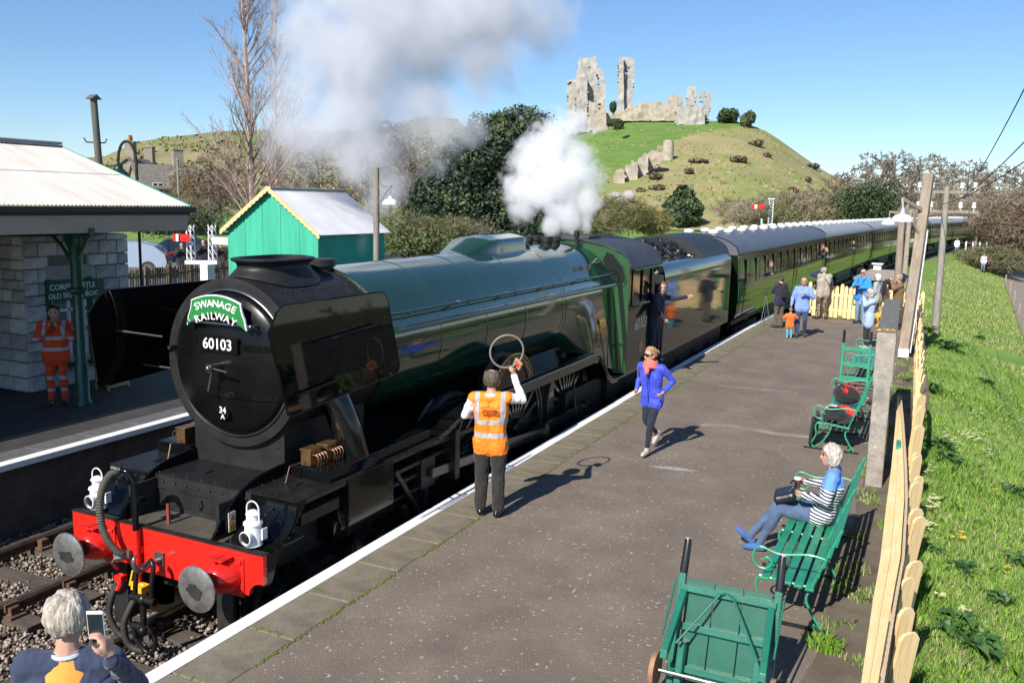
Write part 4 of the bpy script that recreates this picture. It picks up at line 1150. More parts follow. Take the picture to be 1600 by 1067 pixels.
m = MB(); m.box((0,.06,0),(1.0,.02,1.7)); m.build('pane', glass, w2)
m = MB()
for x_ in (-.5,0,.5): m.box((x_,0,0),(.05,.07,1.75))
for z_ in (-.85,0,.85): m.box((0,0,z_),(1.05,.07,.05))
m.build('frame', sign_white, w2)
# canopy: corrugated roof slope, verge, fascia, soffit, column
cnp = empty('canopy', (0,0,0)); cnp.parent = st
corr = mat('corrugated_roof', (0.54,0.50,0.435), .7, scale=1.1, col2=(0.64,0.61,0.56), bump=.05, stretch=(2.5,.5,.5))
layer(corr, (0.46,0.34,0.20), 1.1, .60, .80, amount=.5, stretch=(2.2,.4,.4), seed=4)
layer(corr, (0.25,0.23,0.2), 5.0, .72, .8, amount=.3, seed=7)
EX0, EX1, EY, EZ = -6.0, 6.78, 6.35, 4.46
RY_, RZ_ = 10.0, 5.62
vs = []; fs = []; n_ = int((EX1-EX0)/.019)
sheets = 0
W_ = .66
xx = EX1
while xx > EX0:
    x1 = xx; x0 = max(EX0, xx-W_)
    for (v0, v1) in ((0, .52), (.49, 1)):
        m = MB(); k_ = int((x1-x0)/.019); lift = .012 if v0 > .3 else 0
        vs = []; fs = []
        for i in range(k_+1):
            x_ = x0+(x1-x0)*i/k_; dz = .012*math.sin(2*PI*x_/.076)
            for v in (v0, v1): vs.append((x_, EY+(RY_-EY)*v, EZ+(RZ_-EZ)*v+dz+lift))
        for i in range(k_): fs.append((2*i,2*i+2,2*i+3,2*i+1))
        m.add(vs, fs); m.build('roof_sheet', corr, cnp, smooth=180)
    xx -= W_
m = MB(); m.add([(EX0,RY_,RZ_-.02),(EX1,RY_,RZ_-.02),(EX1,RY_+3.4,EZ+.1),(EX0,RY_+3.4,EZ+.1)], [(0,1,2,3)]); m.build('rear_slope', corr, cnp)
m = MB(); m.bar((EX0,RY_,RZ_+.05),(EX1+.02,RY_,RZ_+.05), .34, .05); m.bar((EX0,RY_-.12,RZ_+.0),(EX1+.02,RY_-.12,RZ_+.0), .12, .03); m.build('ridge_capping', mat('ridge_lead', (0.28,0.28,0.29), .6), cnp)
m = MB(); m.bar((EX1+.03,EY-.02,EZ-.03),(EX1+.03,RY_,RZ_-.02), .04, .09); m.build('verge_board', mat('verge_green', (0.10,0.36,0.26), .45), cnp)
m = MB(); m.bx(EX0, EX1+.08, EY-.13, EY-.03, EZ-.12, EZ-.02); m.bx(EX0, EX1+.02, EY-.02, EY+.06, EZ-.17, EZ-.12); m.build('gutter', mat('gutter_black', (0.012,0.02,0.018), .4), cnp, bevel=.01)
m = MB(); m.bx(EX0, EX1-.02, EY+.01, EY+.05, EZ-.47, EZ-.12); m.bx(EX1-.06, EX1-.02, EY+.05, 9.4, EZ-.47, EZ-.12); m.build('fascia', cream, cnp, bevel=.004)
m = MB(); m.bx(EX0, EX1-.06, EY+.06, 9.9, EZ-.30, EZ-.25); m.build('soffit', mat('soffit_dark', (0.06,0.055,0.05), .7), cnp)
def column(x_, y_):
    c_ = empty('column', (x_, y_, .905)); c_.parent = cnp
    m = MB(); m.lathe([(.15,0),(.15,.06),(.12,.1),(.115,.75),(.095,.8),(.085,2.0),(.12,2.03),(.17,2.06),(.17,2.1),(.10,2.13),(.095,2.5),(.12,2.8),(.2,3.02),(.3,3.1),(.3,3.14)], 20); m.build('shaft', dkgreen, c_, smooth=40)
    m = MB(); m.bar((0,-.45,3.1),(0,1.6,3.1), .1, .14)
    m.tube(spline([(0,.05,2.35),(0,-.12,2.7),(0,-.35,3.02)], 5), .03, 6); m.tube(spline([(0,0,2.35),(0,.3,2.8),(0,.6,3.02)], 5), .03, 6); m.build('bracket', dkgreen, c_)
column(4.55, 6.78); column(.3, 6.78)
# folding board sign by the wall
ab = thing('folding_sign', 'pale yellow folding board sign standing by the stone wall', 'sign', (5.85, 7.55, .905), .06)
m = MB()
for s_ in (-1, 1):
    m.M = T(0, s_*.16, 0) @ RX(s_*.17)
    m.box((0,0,.52),(.55,.02,.95)); m.box((-.25,0,.02),(.04,.025,.1)); m.box((.25,0,.02),(.04,.025,.1))
m.M = None; m.build('sign_panel', mat('sign_yellow', (0.50,0.46,0.16), .6, var=.08), ab)
m = MB(); m.M = T(0,-.165,0) @ RX(-.17)
for k in range(6): m.box((random.uniform(-.04,.04),-.012,.85-k*.12),(random.uniform(.25,.42),.004,.03))
m.M = None; m.build('sign_writing', mat('sign_ink', (0.08,0.07,0.05), .6), ab)
# ------------------------------------------------------------------ hills
hill_m = mat('hill_turf', (0.20,0.175,0.075), .95, scale=.05, col2=(0.26,0.22,0.11), bump=.5, bscale=.6, world_co=True)
layer(hill_m, (0.14,0.19,0.05), .035, .46, .62, amount=.85, world_co=True, seed=2)
layer(hill_m, (0.12,0.085,0.05), .09, .62, .74, amount=.7, world_co=True, seed=8)
castle_hill_m = mat('castle_hill_turf', (0.265,0.235,0.095), .95, scale=.09, col2=(0.34,0.29,0.14), bump=.5, bscale=.8, world_co=True)
layer(castle_hill_m, (0.20,0.245,0.06), .05, .48, .62, amount=.8, world_co=True, seed=3)
layer(castle_hill_m, (0.12,0.08,0.05), .22, .66, .76, amount=.75, world_co=True, seed=6)
lawn_m = mat('castle_lawn', (0.10,0.19,0.025), .95, scale=.2, col2=(0.145,0.235,0.04), bump=.4, bscale=1, world_co=True)
def ridge(name, crest, foot_D, foot_z, mt, p=1.4, nv=26, rough=.6, back=120, matf=None):
    """crest: (u, v, D) samples; surface runs down from crest to a foot nearer the camera and falls away behind"""
    us = [c[0] for c in crest]; n = 90
    m = MB(); vs = []; fs = []; info = []
    for i in range(n+1):
        u = us[0]+(us[-1]-us[0])*i/n
        v = float(np.interp(u, us, [c[1] for c in crest])); D = float(np.interp(u, us, [c[2] for c in crest]))
        top = at(u, v, D); d = ray(u, v); h = Vector((d.x, d.y, 0)).normalized()
        dh = math.hypot(top.x-CAM.x, top.y-CAM.y)
        for j in range(nv+1):
            t = j/nv
            r_ = dh+(foot_D-dh)*t
            z_ = foot_z+(top.z-foot_z)*(1-t)**p
            x_, y_ = CAM.x+h.x*r_, CAM.y+h.y*r_
            k = min(1, t*4)
            z_ += k*(noise.noise(Vector((x_*.03,y_*.03,3)))*rough*2.2+noise.noise(Vector((x_*.11,y_*.11,7)))*rough)
            vs.append((x_, y_, z_)); info.append((u, t))
        vs.append((CAM.x+h.x*(dh+back*.25), CAM.y+h.y*(dh+back*.25), top.z-1.5)); info.append((u,0))
        vs.append((CAM.x+h.x*(dh+back), CAM.y+h.y*(dh+back), -3)); info.append((u,0))
    w = nv+3
    order = [nv+2, nv+1]+list(range(nv+1))
    for i in range(n):
        for a, b in zip(order[:-1], order[1:]): fs.append((i*w+a, i*w+b, (i+1)*w+b, (i+1)*w+a))
    m.add(vs, fs)
    if matf:
        m.mi = [matf(*info[f[0]]) for f in m.f]
    o = m.build(name, mt, smooth=180); tag(o, kind='structure')
    return o, BVHTree.FromPolygons(m.v, m.f)
far_hill, _b = ridge('far_hill', [(-250,250,420),(-80,248,420),(60,247,420),(160,246,420),(190,233,420),(215,222,415),(260,215,410),(350,205,400),(430,203,400),(520,206,390),(600,200,380),(668,181,370),(690,182,370),(715,188,370),(745,212,365),(800,240,360),(870,262,350)], 150, 1.0, hill_m, 1.15, rough=1.2, back=300)
def hm(u, t):
    v_edge = np.interp(u, [880,930,960,1010,1060,1110,1170,1200], [.75,.72,.60,.44,.22,.13,.04,-1])
    return 1 if t < v_edge else 0
castle_hill, HBVH = ridge('castle_hill', [(780,262,310),(840,236,305),(870,216,300),(900,207,298),(940,196,292),(985,189,290),(1100,189,290),(1150,190,290),(1175,196,290),(1200,207,288),(1220,220,286),(1245,238,283),(1275,259,280),(1300,274,278),(1350,292,272),(1420,306,262),(1520,318,250),(1640,322,240)], 150, .5, [castle_hill_m, lawn_m], 1.05, nv=44, rough=.5, back=260, matf=hm)
def on_hill(u, v, bvh=HBVH):
    h = bvh.ray_cast(CAM, ray(u, v).normalized())
    return h[0] if h[0] is not None else at(u, v, 250)

# ------------------------------------------------------------------ castle ruins
ruin_m = mat('ruin_stone', (0.30,0.28,0.25), .95, scale=.35, col2=(0.43,0.405,0.365), bump=.8, bscale=1.6, world_co=True)
layer(ruin_m, (0.15,0.14,0.125), .8, .55, .72, amount=.7, world_co=True, stretch=(1,1,.35), seed=4)
ruin_warm = mat('ruin_stone_warm', (0.32,0.27,0.20), .95, scale=.4, col2=(0.44,0.385,0.31), bump=.8, bscale=1.6, world_co=True)
layer(ruin_warm, (0.16,0.14,0.11), 1.0, .55, .72, amount=.6, world_co=True, seed=4)
def inside(p, poly):
    x, y = p; c = False; n = len(poly)
    for i in range(n):
        x1, y1 = poly[i]; x2, y2 = poly[(i+1) % n]
        if (y1 > y) != (y2 > y) and x < (x2-x1)*(y-y1)/(y2-y1)+x1: c = not c
    return c
def ruin(name, label, parts, cell=.55):
    """parts: (outline in photo pixels, holes, depth, wall thickness, material): broken masonry slabs with ragged edges"""
    t = thing(name, label, 'castle ruin')
    p0 = None
    for part, (poly, holes, D, thick, mt, pn) in enumerate(parts):
        cu = sum(p[0] for p in poly)/len(poly); cv = sum(p[1] for p in poly)/len(poly)
        if p0 is None:
            p0 = at(cu, max(p[1] for p in poly), D); t.location = p0
        s_ = D/FPX
        dpx = cell/s_
        u0, u1 = min(p[0] for p in poly), max(p[0] for p in poly); v0, v1 = min(p[1] for p in poly), max(p[1] for p in poly)
        nu, nv_ = int((u1-u0)/dpx)+2, int((v1-v0)/dpx)+2
        occ = {}
        for i in range(nu):
            for j in range(nv_):
                q = (u0+(i+.5)*dpx+random.uniform(-.25,.25)*dpx, v0+(j+.5)*dpx+random.uniform(-.25,.25)*dpx)
                if inside(q, poly) and not any(a <= q[0] <= c and b <= q[1] <= d for a, b, c, d in holes): occ[(i,j)] = 1
        back = ray(cu, cv); back = Vector((back.x, back.y, 0)).normalized()
        cache = {}; m = MB(); vs = []; fs = []
        def V_(i, j, k):
            if (i,j,k) not in cache:
                p = at(u0+i*dpx, v0+j*dpx, D)
                q = Vector((p.x*.7, p.y*.7, p.z*.7))
                jit = Vector((noise.noise(q), noise.noise(q+Vector((9,0,0))), noise.noise(q+Vector((0,9,0)))))*cell*.55
                dep = noise.noise(Vector((p.x*.25,p.y*.25,p.z*.25)))*cell*1.1 if k == 0 else thick
                cache[(i,j,k)] = len(vs); vs.append(p+jit+back*dep-p0)
            return cache[(i,j,k)]
        for (i,j) in occ:
            fs.append((V_(i,j,0),V_(i,j+1,0),V_(i+1,j+1,0),V_(i+1,j,0))); fs.append((V_(i,j,1),V_(i+1,j,1),V_(i+1,j+1,1),V_(i,j+1,1)))
            for (di,dj,a,b) in ((-1,0,(0,0),(0,1)),(1,0,(1,1),(1,0)),(0,-1,(1,0),(0,0)),(0,1,(0,1),(1,1))):
                if (i+di,j+dj) not in occ:
                    fs.append((V_(i+a[0],j+a[1],0),V_(i+a[0],j+a[1],1),V_(i+b[0],j+b[1],1),V_(i+b[0],j+b[1],0)))
        m.add(vs, fs); m.build(pn, mt, t)
    return t
ruin('castle_keep', 'tall broken castle keep with window openings at the left of the hilltop', [
    ([(905,92),(930,88),(934,105),(942,112),(946,130),(946,176),(950,200),(900,208),(896,206),(886,200),(887,126),(900,122)], [(919,105,921,110),(931,118,935,132),(899,125,901,134),(889,128,892,133),(935,162,938,174)], 290, 6, ruin_m, 'front_wall'),
    ([(900,121),(918,122),(919,205),(898,208)], [(919,150,923,155)], 285, 5, ruin_m, 'projecting_turret'),
    ([(920,158),(946,168),(948,200),(918,207)], [(935,163,938,172)], 283, 4, ruin_warm, 'lower_wall')], .5)
ruin('castle_tower', 'slender upright castle wall standing alone on the hilltop skyline', [
    ([(967,90),(990,92),(991,110),(988,172),(965,174),(966,110)], [(978,108,980,116),(982,104,984,113)], 292, 5, ruin_m, 'tower_wall'),
    ([(967,92),(975,90),(974,174),(965,174)], [], 289, 3, ruin_m, 'buttress')], .5)
ruin('curtain_wall', 'long low curtain wall along the top of the castle hill', [
    ([(945,178),(985,170),(1000,161),(1025,160),(1058,163),(1066,176),(1060,190),(1020,188),(985,189),(945,193)], [], 286, 4, ruin_warm, 'wall_run'),
    ([(1044,152),(1052,148),(1058,150),(1066,155),(1068,166),(1044,165)], [], 296, 4, ruin_warm, 'broken_gable'),
    ([(905,184),(948,176),(952,196),(905,210)], [], 288, 4, ruin_warm, 'rubble_slope')], .5)
ruin('gloriette_ruin', 'stump of ruined hall with twin spires at the right of the hilltop', [
    ([(1056,166),(1100,167),(1101,194),(1090,198),(1054,194)], [], 280, 8, ruin_m, 'block'),
    ([(1073,146),(1077,136),(1087,135),(1089,150),(1091,166),(1072,166)], [(1084,160,1087,166)], 288, 4, ruin_m, 'spire'),
    ([(1093,144),(1110,145),(1111,152),(1108,186),(1100,187),(1100,160),(1094,158)], [(1101,150,1104,162)], 290, 3, ruin_m, 'spire')], .45)
ruin('leaning_block', 'pale leaning masonry block on the green slope below the keep', [([(927,201),(949,197),(951,212),(926,217)], [], 276, 4, ruin_m, 'block')], .5)
p_ = on_hill(1043, 249)
rt = thing('round_tower', 'pale round tower stump standing on the hillside', 'castle tower', p_)
Dp = (p_-CAM).dot(_F); s_ = Dp/FPX
def rtf(u, v):
    a = 2*PI*u; r = (9.0+.8*noise.noise(Vector((math.cos(a)*1.5, math.sin(a)*1.5, v*4))))*s_*(1.0-.08*v); h = (36*s_)*v
    if v > .96: h += noise.noise(Vector((math.cos(a)*2, math.sin(a)*2, 1)))*1.2
    return (r*math.cos(a), r*math.sin(a), h-1.5)
m = MB(); m.grid(rtf, 28, 16); m.ball((0,0,34*s_-1.5), (8*s_,8*s_,.8), 14, 6); m.build('tower_wall', ruin_warm, rt, smooth=60)
# broken wall stepping down the slope
Dw = (on_hill(985, 284)-CAM).dot(_F)
ruin('stepped_wall', 'broken stone wall stepping down the castle hillside', [
    ([(959,296),(961,268),(968,264),(973,266),(976,262),(977,294),(966,297)], [], Dw-1, 4, ruin_warm, 'wall_stub'),
    ([(974,292),(976,262),(985,256),(990,250),(996,254),(997,281),(985,288)], [], Dw+2, 4, ruin_warm, 'wall_stub'),
    ([(994,284),(996,254),(1003,243),(1009,239),(1013,244),(1014,268),(1004,277)], [], Dw+6, 4, ruin_warm, 'wall_stub'),
    ([(1010,270),(1011,243),(1018,235),(1026,235),(1034,240),(1035,252),(1022,262)], [], Dw+10, 4, ruin_warm, 'wall_stub')], .45)
p_ = on_hill(968, 318)
ru = thing('rubble_heap', 'low lump of grey rubble at the foot of the castle hill', 'rubble', p_)
m = MB()
for k in range(14): m.ball((random.uniform(-3,3),random.uniform(-2,2),random.uniform(0,1.6)), (random.uniform(.8,1.7),random.uniform(.8,1.7),random.uniform(.6,1.3)), 8, 6)
m.build('rubble', ruin_m, ru)

# ------------------------------------------------------------------ trees
def leaf_cloud(name, blobs, n, size, mats, parent, seed=1, inner=.35, up=.25, loc=None, wf=.42, lump=1.0):
    """many small leaf faces through the volume of several lobes"""
    r = np.random.default_rng(seed)
    B = np.array([b for b in blobs], float); w = (B[:,3]*B[:,4]*B[:,5])**(2/3); w /= w.sum()
    k = r.choice(len(B), n, p=w)
    d = r.normal(size=(n,3)); d /= np.linalg.norm(d, axis=1)[:,None]
    rad = (inner+(1-inner)*r.random(n))**(.5)
    # ragged surface: clumps push leaves in and out
    cl = np.array([noise.noise(Vector((a*2.7+q, b*2.7, c*2.7))) for (a,b,c), q in zip(d, k*3.1)])
    rad = rad*(1+.30*cl)
    P = B[k,:3]+d*B[k,3:6]*rad[:,None]
    nrm = d+r.normal(size=(n,3))*.7; nrm[:,2] += up; nrm /= np.linalg.norm(nrm, axis=1)[:,None]
    t = np.cross(nrm, r.normal(size=(n,3))); t /= np.linalg.norm(t, axis=1)[:,None]
    b = np.cross(nrm, t)
    s = (size*(.6+.8*r.random(n)))[:,None]
    v = np.stack([P-t*s*.9, P+b*s*wf, P+t*s*.9, P-b*s*wf], 1).reshape(-1,3)
    f = np.arange(n*4).reshape(n,4)
    me = bpy.data.meshes.new(name); me.vertices.add(len(v)); me.vertices.foreach_set('co', v.ravel())
    me.loops.add(f.size); me.loops.foreach_set('vertex_index', f.ravel().astype(np.int32))
    me.polygons.add(n); me.polygons.foreach_set('loop_start', np.arange(0, f.size, 4, dtype=np.int32))
    for m_ in mats: me.materials.append(m_)
    big = np.array([noise.noise(Vector(p*lump)) for p in (P/ max(.01, float(B[:,3].mean()))*1.7)])
    mi_ = np.clip(((big*.9+cl*.6+r.normal(size=n)*.22)*.9+.5)*len(mats), 0, len(mats)-1).astype(np.int32)
    me.polygons.foreach_set('material_index', mi_)
    me.update(calc_edges=True)
    o = link(name, me, parent)
    if loc is not None: o.location = loc
    return o
yew_ms = [mat('yew_dark', (0.012,0.028,0.012), .6, var=.3), mat('yew_mid', (0.022,0.042,0.015), .6, var=.3), mat('yew_light', (0.065,0.095,0.03), .6, var=.3)]
bark = mat('bark_grey', (0.15,0.13,0.105), .95, scale=8, col2=(0.24,0.205,0.165), bump=.4)
bark_brown = mat('bark_brown', (0.095,0.062,0.042), .95, scale=8, col2=(0.16,0.105,0.07), bump=.4)
bark_pale = mat('bark_pale', (0.26,0.215,0.165), .95, scale=8, col2=(0.36,0.30,0.235))
twig_mid = mat('twig_mid', (0.19,0.14,0.10), .95, var=.3)
twig_pale = mat('twig_pale', (0.36,0.265,0.225), .95, var=.3)
twig_red = mat('twig_red', (0.15,0.085,0.062), .95, var=.3)
# big dark yew behind the engine
def px_blobs(L, D, thick=1.0):
    out = []
    for (u, v, ru, rv) in L:
        p = at(u, v, D+random.uniform(-1.5,1.5)); s = D/FPX
        out.append((p.x, p.y, p.z, ru*s*thick, ru*s*thick, rv*s))
    return out
YD = 52
yew = thing('yew_tree', 'broad dark evergreen tree beyond the engine, left of the steam', 'tree', (at(760,395,YD).x, at(760,395,YD).y, 1.0))
bl = px_blobs([(815,215,55,45),(770,240,55,55),(720,300,60,70),(680,340,45,55),(760,330,80,70),(830,300,50,70),(850,260,40,60),(790,370,80,45),(700,380,60,35),(840,370,40,40)], YD, 1.15)
bl = [(x-yew.location.x, y-yew.location.y, z-yew.location.z, a, b, c) for x, y, z, a, b, c in bl]
leaf_cloud('crown', bl, 95000, .14, [yew_ms[0],yew_ms[0],yew_ms[1],yew_ms[1],yew_ms[2]], yew, 3, inner=.3, up=.2)
m = MB(); m.tube([(0,0,-.5),(0.1,0,3),(0,.2,7)], [.5,.4,.15], 8)
for k in range(8): m.tube([(0,0,1+k*.5),(random.uniform(-3,3),random.uniform(-3,3),3+k*.6)], [.15,.05], 5)
m.build('trunk', bark_brown, yew)
# bare tree generator
def bare_tree(name, seed, H, spread, rise, levels=4, mats=(None,None), trunk_r=.28, counts=(11,7,6,4), columnar=False, twr=.012, base=.12):
    rn = random.Random(seed)
    t = empty(name)
    mt = MB(); mtw = MB()
    def grow(p, d, L, r, lev):
        n = 4 if lev < 2 else 3
        pts = [p]; q = p.copy(); dd = d.copy()
        for i in range(n):
            dd = (dd+Vector((rn.uniform(-1,1),rn.uniform(-1,1),rn.uniform(-.3,.9)))*(.13 if lev else .06)).normalized()
            q = q+dd*(L/n); pts.append(q.copy())
        rs = [max(twr, r*(1-.75*i/n)) for i in range(n+1)]
        (mt if lev < 2 else mtw).tube(pts, rs, 6 if lev == 0 else (4 if lev == 1 else 3), caps=False)
        if lev >= levels: return
        c = counts[lev]
        for k in range(c):
            f = base+(1-base)*(k+rn.random()*.8)/c if lev == 0 else .2+.8*(k+rn.random())/c
            f = min(f, .99); i = int(f*n); fr = f*n-i
            pp = pts[i].lerp(pts[min(n, i+1)], fr)
            az = rn.uniform(0, 2*PI) if lev == 0 else rn.uniform(0, 2*PI)
            ax = dd if lev else Vector((0,0,1))
            side = Vector((math.cos(az), math.sin(az), 0))
            if lev: side = (side-ax*side.dot(ax)+Vector((0,0,rn.uniform(-.2,.5)))).normalized()
            nd = (ax*rise+side*(1-rise)*1.3).normalized()
            if columnar and lev == 0: Ln = H*(.18*(1-f)+.06)*rn.uniform(.7,1.2)
            else: Ln = L*(spread if lev == 0 else .52)*(1-.55*f)*rn.uniform(.75,1.25)
            grow(pp, nd, Ln, max(twr, r*(.45 if lev else .40)*(1-.5*f)), lev+1)
    grow(Vector((0,0,-.3)), Vector((0,0,1)), H, trunk_r, 0)
    a = mt.build('trunk', mats[0], t); b = mtw.build('twigs', mats[1], t)
    return t
# tall bare conifer at the left, behind the hut
LD = 46
bt = bare_tree('larch_tree', 11, 18.5, .3, .67, 3, (twig_pale, twig_pale), .17, (70,8,5), columnar=True, twr=.007, base=.10)
bt.location = (at(395,352,LD).x, at(395,352,LD).y, .9)
tag(bt, 'tall slender leafless tree rising left of the smoke', 'tree')
t2 = bare_tree('larch_tree', 21, 15.5, .3, .66, 3, (twig_pale, twig_pale), .13, (55,7,5), columnar=True, twr=.007, base=.1)
t2.location = (at(440,340,50).x, at(440,340,50).y, .9); tag(t2, 'second slender leafless tree, half hidden in the grey smoke', 'tree')
# brown leafless bushes and hedgerow trees
protoA = bare_tree('bare_tree', 31, 7.5, .62, .42, 4, (bark, bark_pale), .22, (13,7,6,4), twr=.026)
protoB = bare_tree('bare_tree', 32, 7.0, .70, .36, 4, (bark, bark), .24, (12,8,6,4), twr=.026)
protoC = bare_tree('bare_tree', 33, 7.5, .6, .48, 4, (bark_brown, twig_mid), .2, (13,7,6,4), twr=.026)
used = set()
def place_tree(pr, u, v, D, h, label, group, rz=None, z=None, cat='tree'):
    """h: height of the tree in metres; foot seen at pixel u,v"""
    first = pr.name not in used
    o = pr if first else copy_tree(pr); used.add(pr.name)
    p = at(u, v, D); o.location = (p.x, p.y, p.z if z is None else z)
    s = h/8.6; o.scale = (s, s, s); o.rotation_euler = (0,0,random.uniform(0,6.3) if rz is None else rz)
    tag(o, label, cat, group); return o
RT = [(1300,352,120,7.5,'C'),(1322,350,135,9.5,'B'),(1345,350,140,11.5,'A'),(1372,352,125,10.5,'C'),(1392,350,150,12.5,'A'),(1418,350,160,13,'B'),(1436,352,150,12,'A'),(1460,350,165,13,'A'),(1482,348,175,12.5,'B'),(1505,348,180,13,'A'),(1528,348,185,11,'C'),(1548,350,190,12.5,'A'),(1572,350,180,12,'B'),(1598,352,170,11.5,'A'),(1625,352,165,11,'B'),(1650,352,165,12,'C'),(1405,352,200,14,'B'),(1470,350,210,15,'C'),(1520,350,215,15,'B'),(1585,350,210,14.5,'A')]
ORD = ['first','second','third','fourth','fifth','sixth','seventh','eighth','ninth','tenth','eleventh','twelfth','thirteenth','fourteenth','fifteenth','sixteenth','seventeenth','eighteenth','nineteenth','last']
for i, (u, v, D, h, k) in enumerate(RT):
    place_tree({'A':protoA,'B':protoB,'C':protoC}[k], u, v, D, h, 'leafless tree in the wood at the right, '+ORD[sorted(range(len(RT)), key=lambda q: RT[q][0]).index(i)]+' from its left end', 'leafless trees of the wood at the right')
MT = [(640,362,56,7.0,'C','reddish leafless tree just left of the dark yew'),(610,365,60,6.5,'C','reddish leafless tree behind the hut lamp post'),(575,350,66,8,'A','thin leafless tree veiled by the grey smoke'),
      (345,345,55,4.6,'C','brown leafless bush right of the stone cottage'),(328,352,60,3.4,'B','brown leafless bush behind the white signal posts'),(240,372,52,1.4,'C','small brown leafless bush above the car park'),
      (500,345,70,7.5,'B','leafless tree behind the hut roof ridge'),(660,350,75,8.5,'B','leafless tree rising behind the dark yew, left edge')]
for (u, v, D, h, k, lb) in MT: place_tree({'A':protoA,'B':protoB,'C':protoC}[k], u, v, D, h, lb, None)
# scrub clumps
scrub_ms = [mat('scrub_brown', (0.21,0.165,0.10), .95, var=.3), mat('scrub_olive', (0.14,0.14,0.055), .95, var=.3), mat('scrub_grey', (0.27,0.225,0.165), .95, var=.3)]
ivy_ms = [mat('ivy_dark', (0.03,0.055,0.018), .6, var=.3), mat('ivy_mid', (0.055,0.085,0.025), .6, var=.3)]
gorse_ms = [mat('gorse_green', (0.09,0.11,0.025), .9, var=.3), mat('gorse_yellow', (0.20,0.17,0.03), .9, var=.3)]
def clump(name, label, cat, u, v, D, w, h, n, size, mats, seed, lobes=5, group=None, inner=.25, base=None, wf=.42, dens=2.2):
    p = at(u, v, D) if base is None else base
    t = thing(name, label, cat, p, 0, group)
    rn = random.Random(seed); bl = []
    for k in range(lobes):
        bl.append((rn.uniform(-.5,.5)*w*.8, rn.uniform(-.5,.5)*w*.5, h*rn.uniform(.25,.6), w*rn.uniform(.22,.36), w*rn.uniform(.22,.36), h*rn.uniform(.3,.5)))
    leaf_cloud('crown', bl, int(n*dens), size, mats, t, seed, inner=inner, wf=wf)
    m = MB()
    for k in range(6): m.tube([(rn.uniform(-.2,.2)*w,rn.uniform(-.2,.2)*w,-.3),(rn.uniform(-.4,.4)*w,rn.uniform(-.3,.3)*w,h*.6)], [.05,.02], 4)
    m.build('stems', bark_brown, t)
    return t
p_ = on_hill(1066, 352)
s_ = (p_-CAM).dot(_F)/FPX
clump('conifer_tree', 'round dark evergreen standing alone at the foot of the castle hill', 'tree', 0,0,0, 62*s_, 62*s_, 9000, .38, [yew_ms[0],yew_ms[1],yew_ms[2],ivy_ms[0]], 5, 1, base=p_)
cc = bpy.data.objects['conifer_tree']
for ch in list(cc.children):
    if ch.name.startswith('crown'): bpy.data.objects.remove(ch)
leaf_cloud('crown', [(0,0,22*s_,30*s_,30*s_,26*s_),(0,0,38*s_,20*s_,20*s_,22*s_),(-8*s_,0,14*s_,24*s_,24*s_,18*s_),(9*s_,0,14*s_,24*s_,24*s_,18*s_)], 11000, .42, [yew_ms[0],yew_ms[1],yew_ms[2],yew_ms[2]], cc, 9, inner=.45)
p_ = on_hill(1130, 352); s_ = (p_-CAM).dot(_F)/FPX
place_tree(protoC, 1130, 352, (p_-CAM).dot(_F), 46*s_, 'rounded reddish brown leafless tree right of the lone evergreen', None, z=p_.z)
for (u, v, wu, hu, n, mt, lb) in [(1137,190,36,22,1600,ivy_ms,'dark green bush on the hilltop beside the ruins'),(1165,196,26,26,1200,[ivy_ms[0],scrub_ms[1]],'small olive bush at the right end of the hilltop'),
        (958,176,10,18,500,ivy_ms,'ivy bush between the keep and the lone wall'),(965,200,26,16,900,ivy_ms,'green bush on the slope below the lone castle wall'),
        (1270,262,18,8,400,[scrub_ms[0],yew_ms[0]],'dark little bush on the right skyline of the hill')]:
    p_ = on_hill(u, v+2); s_ = (p_-CAM).dot(_F)/FPX
    clump('hill_bush', lb, 'bush', 0,0,0, wu*s_, hu*s_, n, .5, mt, u, 4, base=p_)
k = 0
HPL = [(1180,228,26,10),(1150,252,34,9),(1095,254,30,6),(1078,272,14,9),(1026,280,22,10),(1025,296,26,8),(1198,245,16,6),(1262,285,8,8),(1000,300,14,6),(1240,300,20,6)]
for i_, (u, v, wu, hu) in enumerate(HPL):
    p_ = on_hill(u, v); s_ = (p_-CAM).dot(_F)/FPX
    clump('heath_patch', 'brown heath patch on the castle hillside, '+ORD[sorted(range(10), key=lambda q: HPL[q][0]).index(i_)]+' from the left', 'scrub', 0,0,0, wu*s_, hu*s_, 420, .45, [mat('heath', (0.075,0.045,0.03), .95, var=.3), scrub_ms[0]], u, 4, 'heath patches dotted over the castle hill', base=p_)
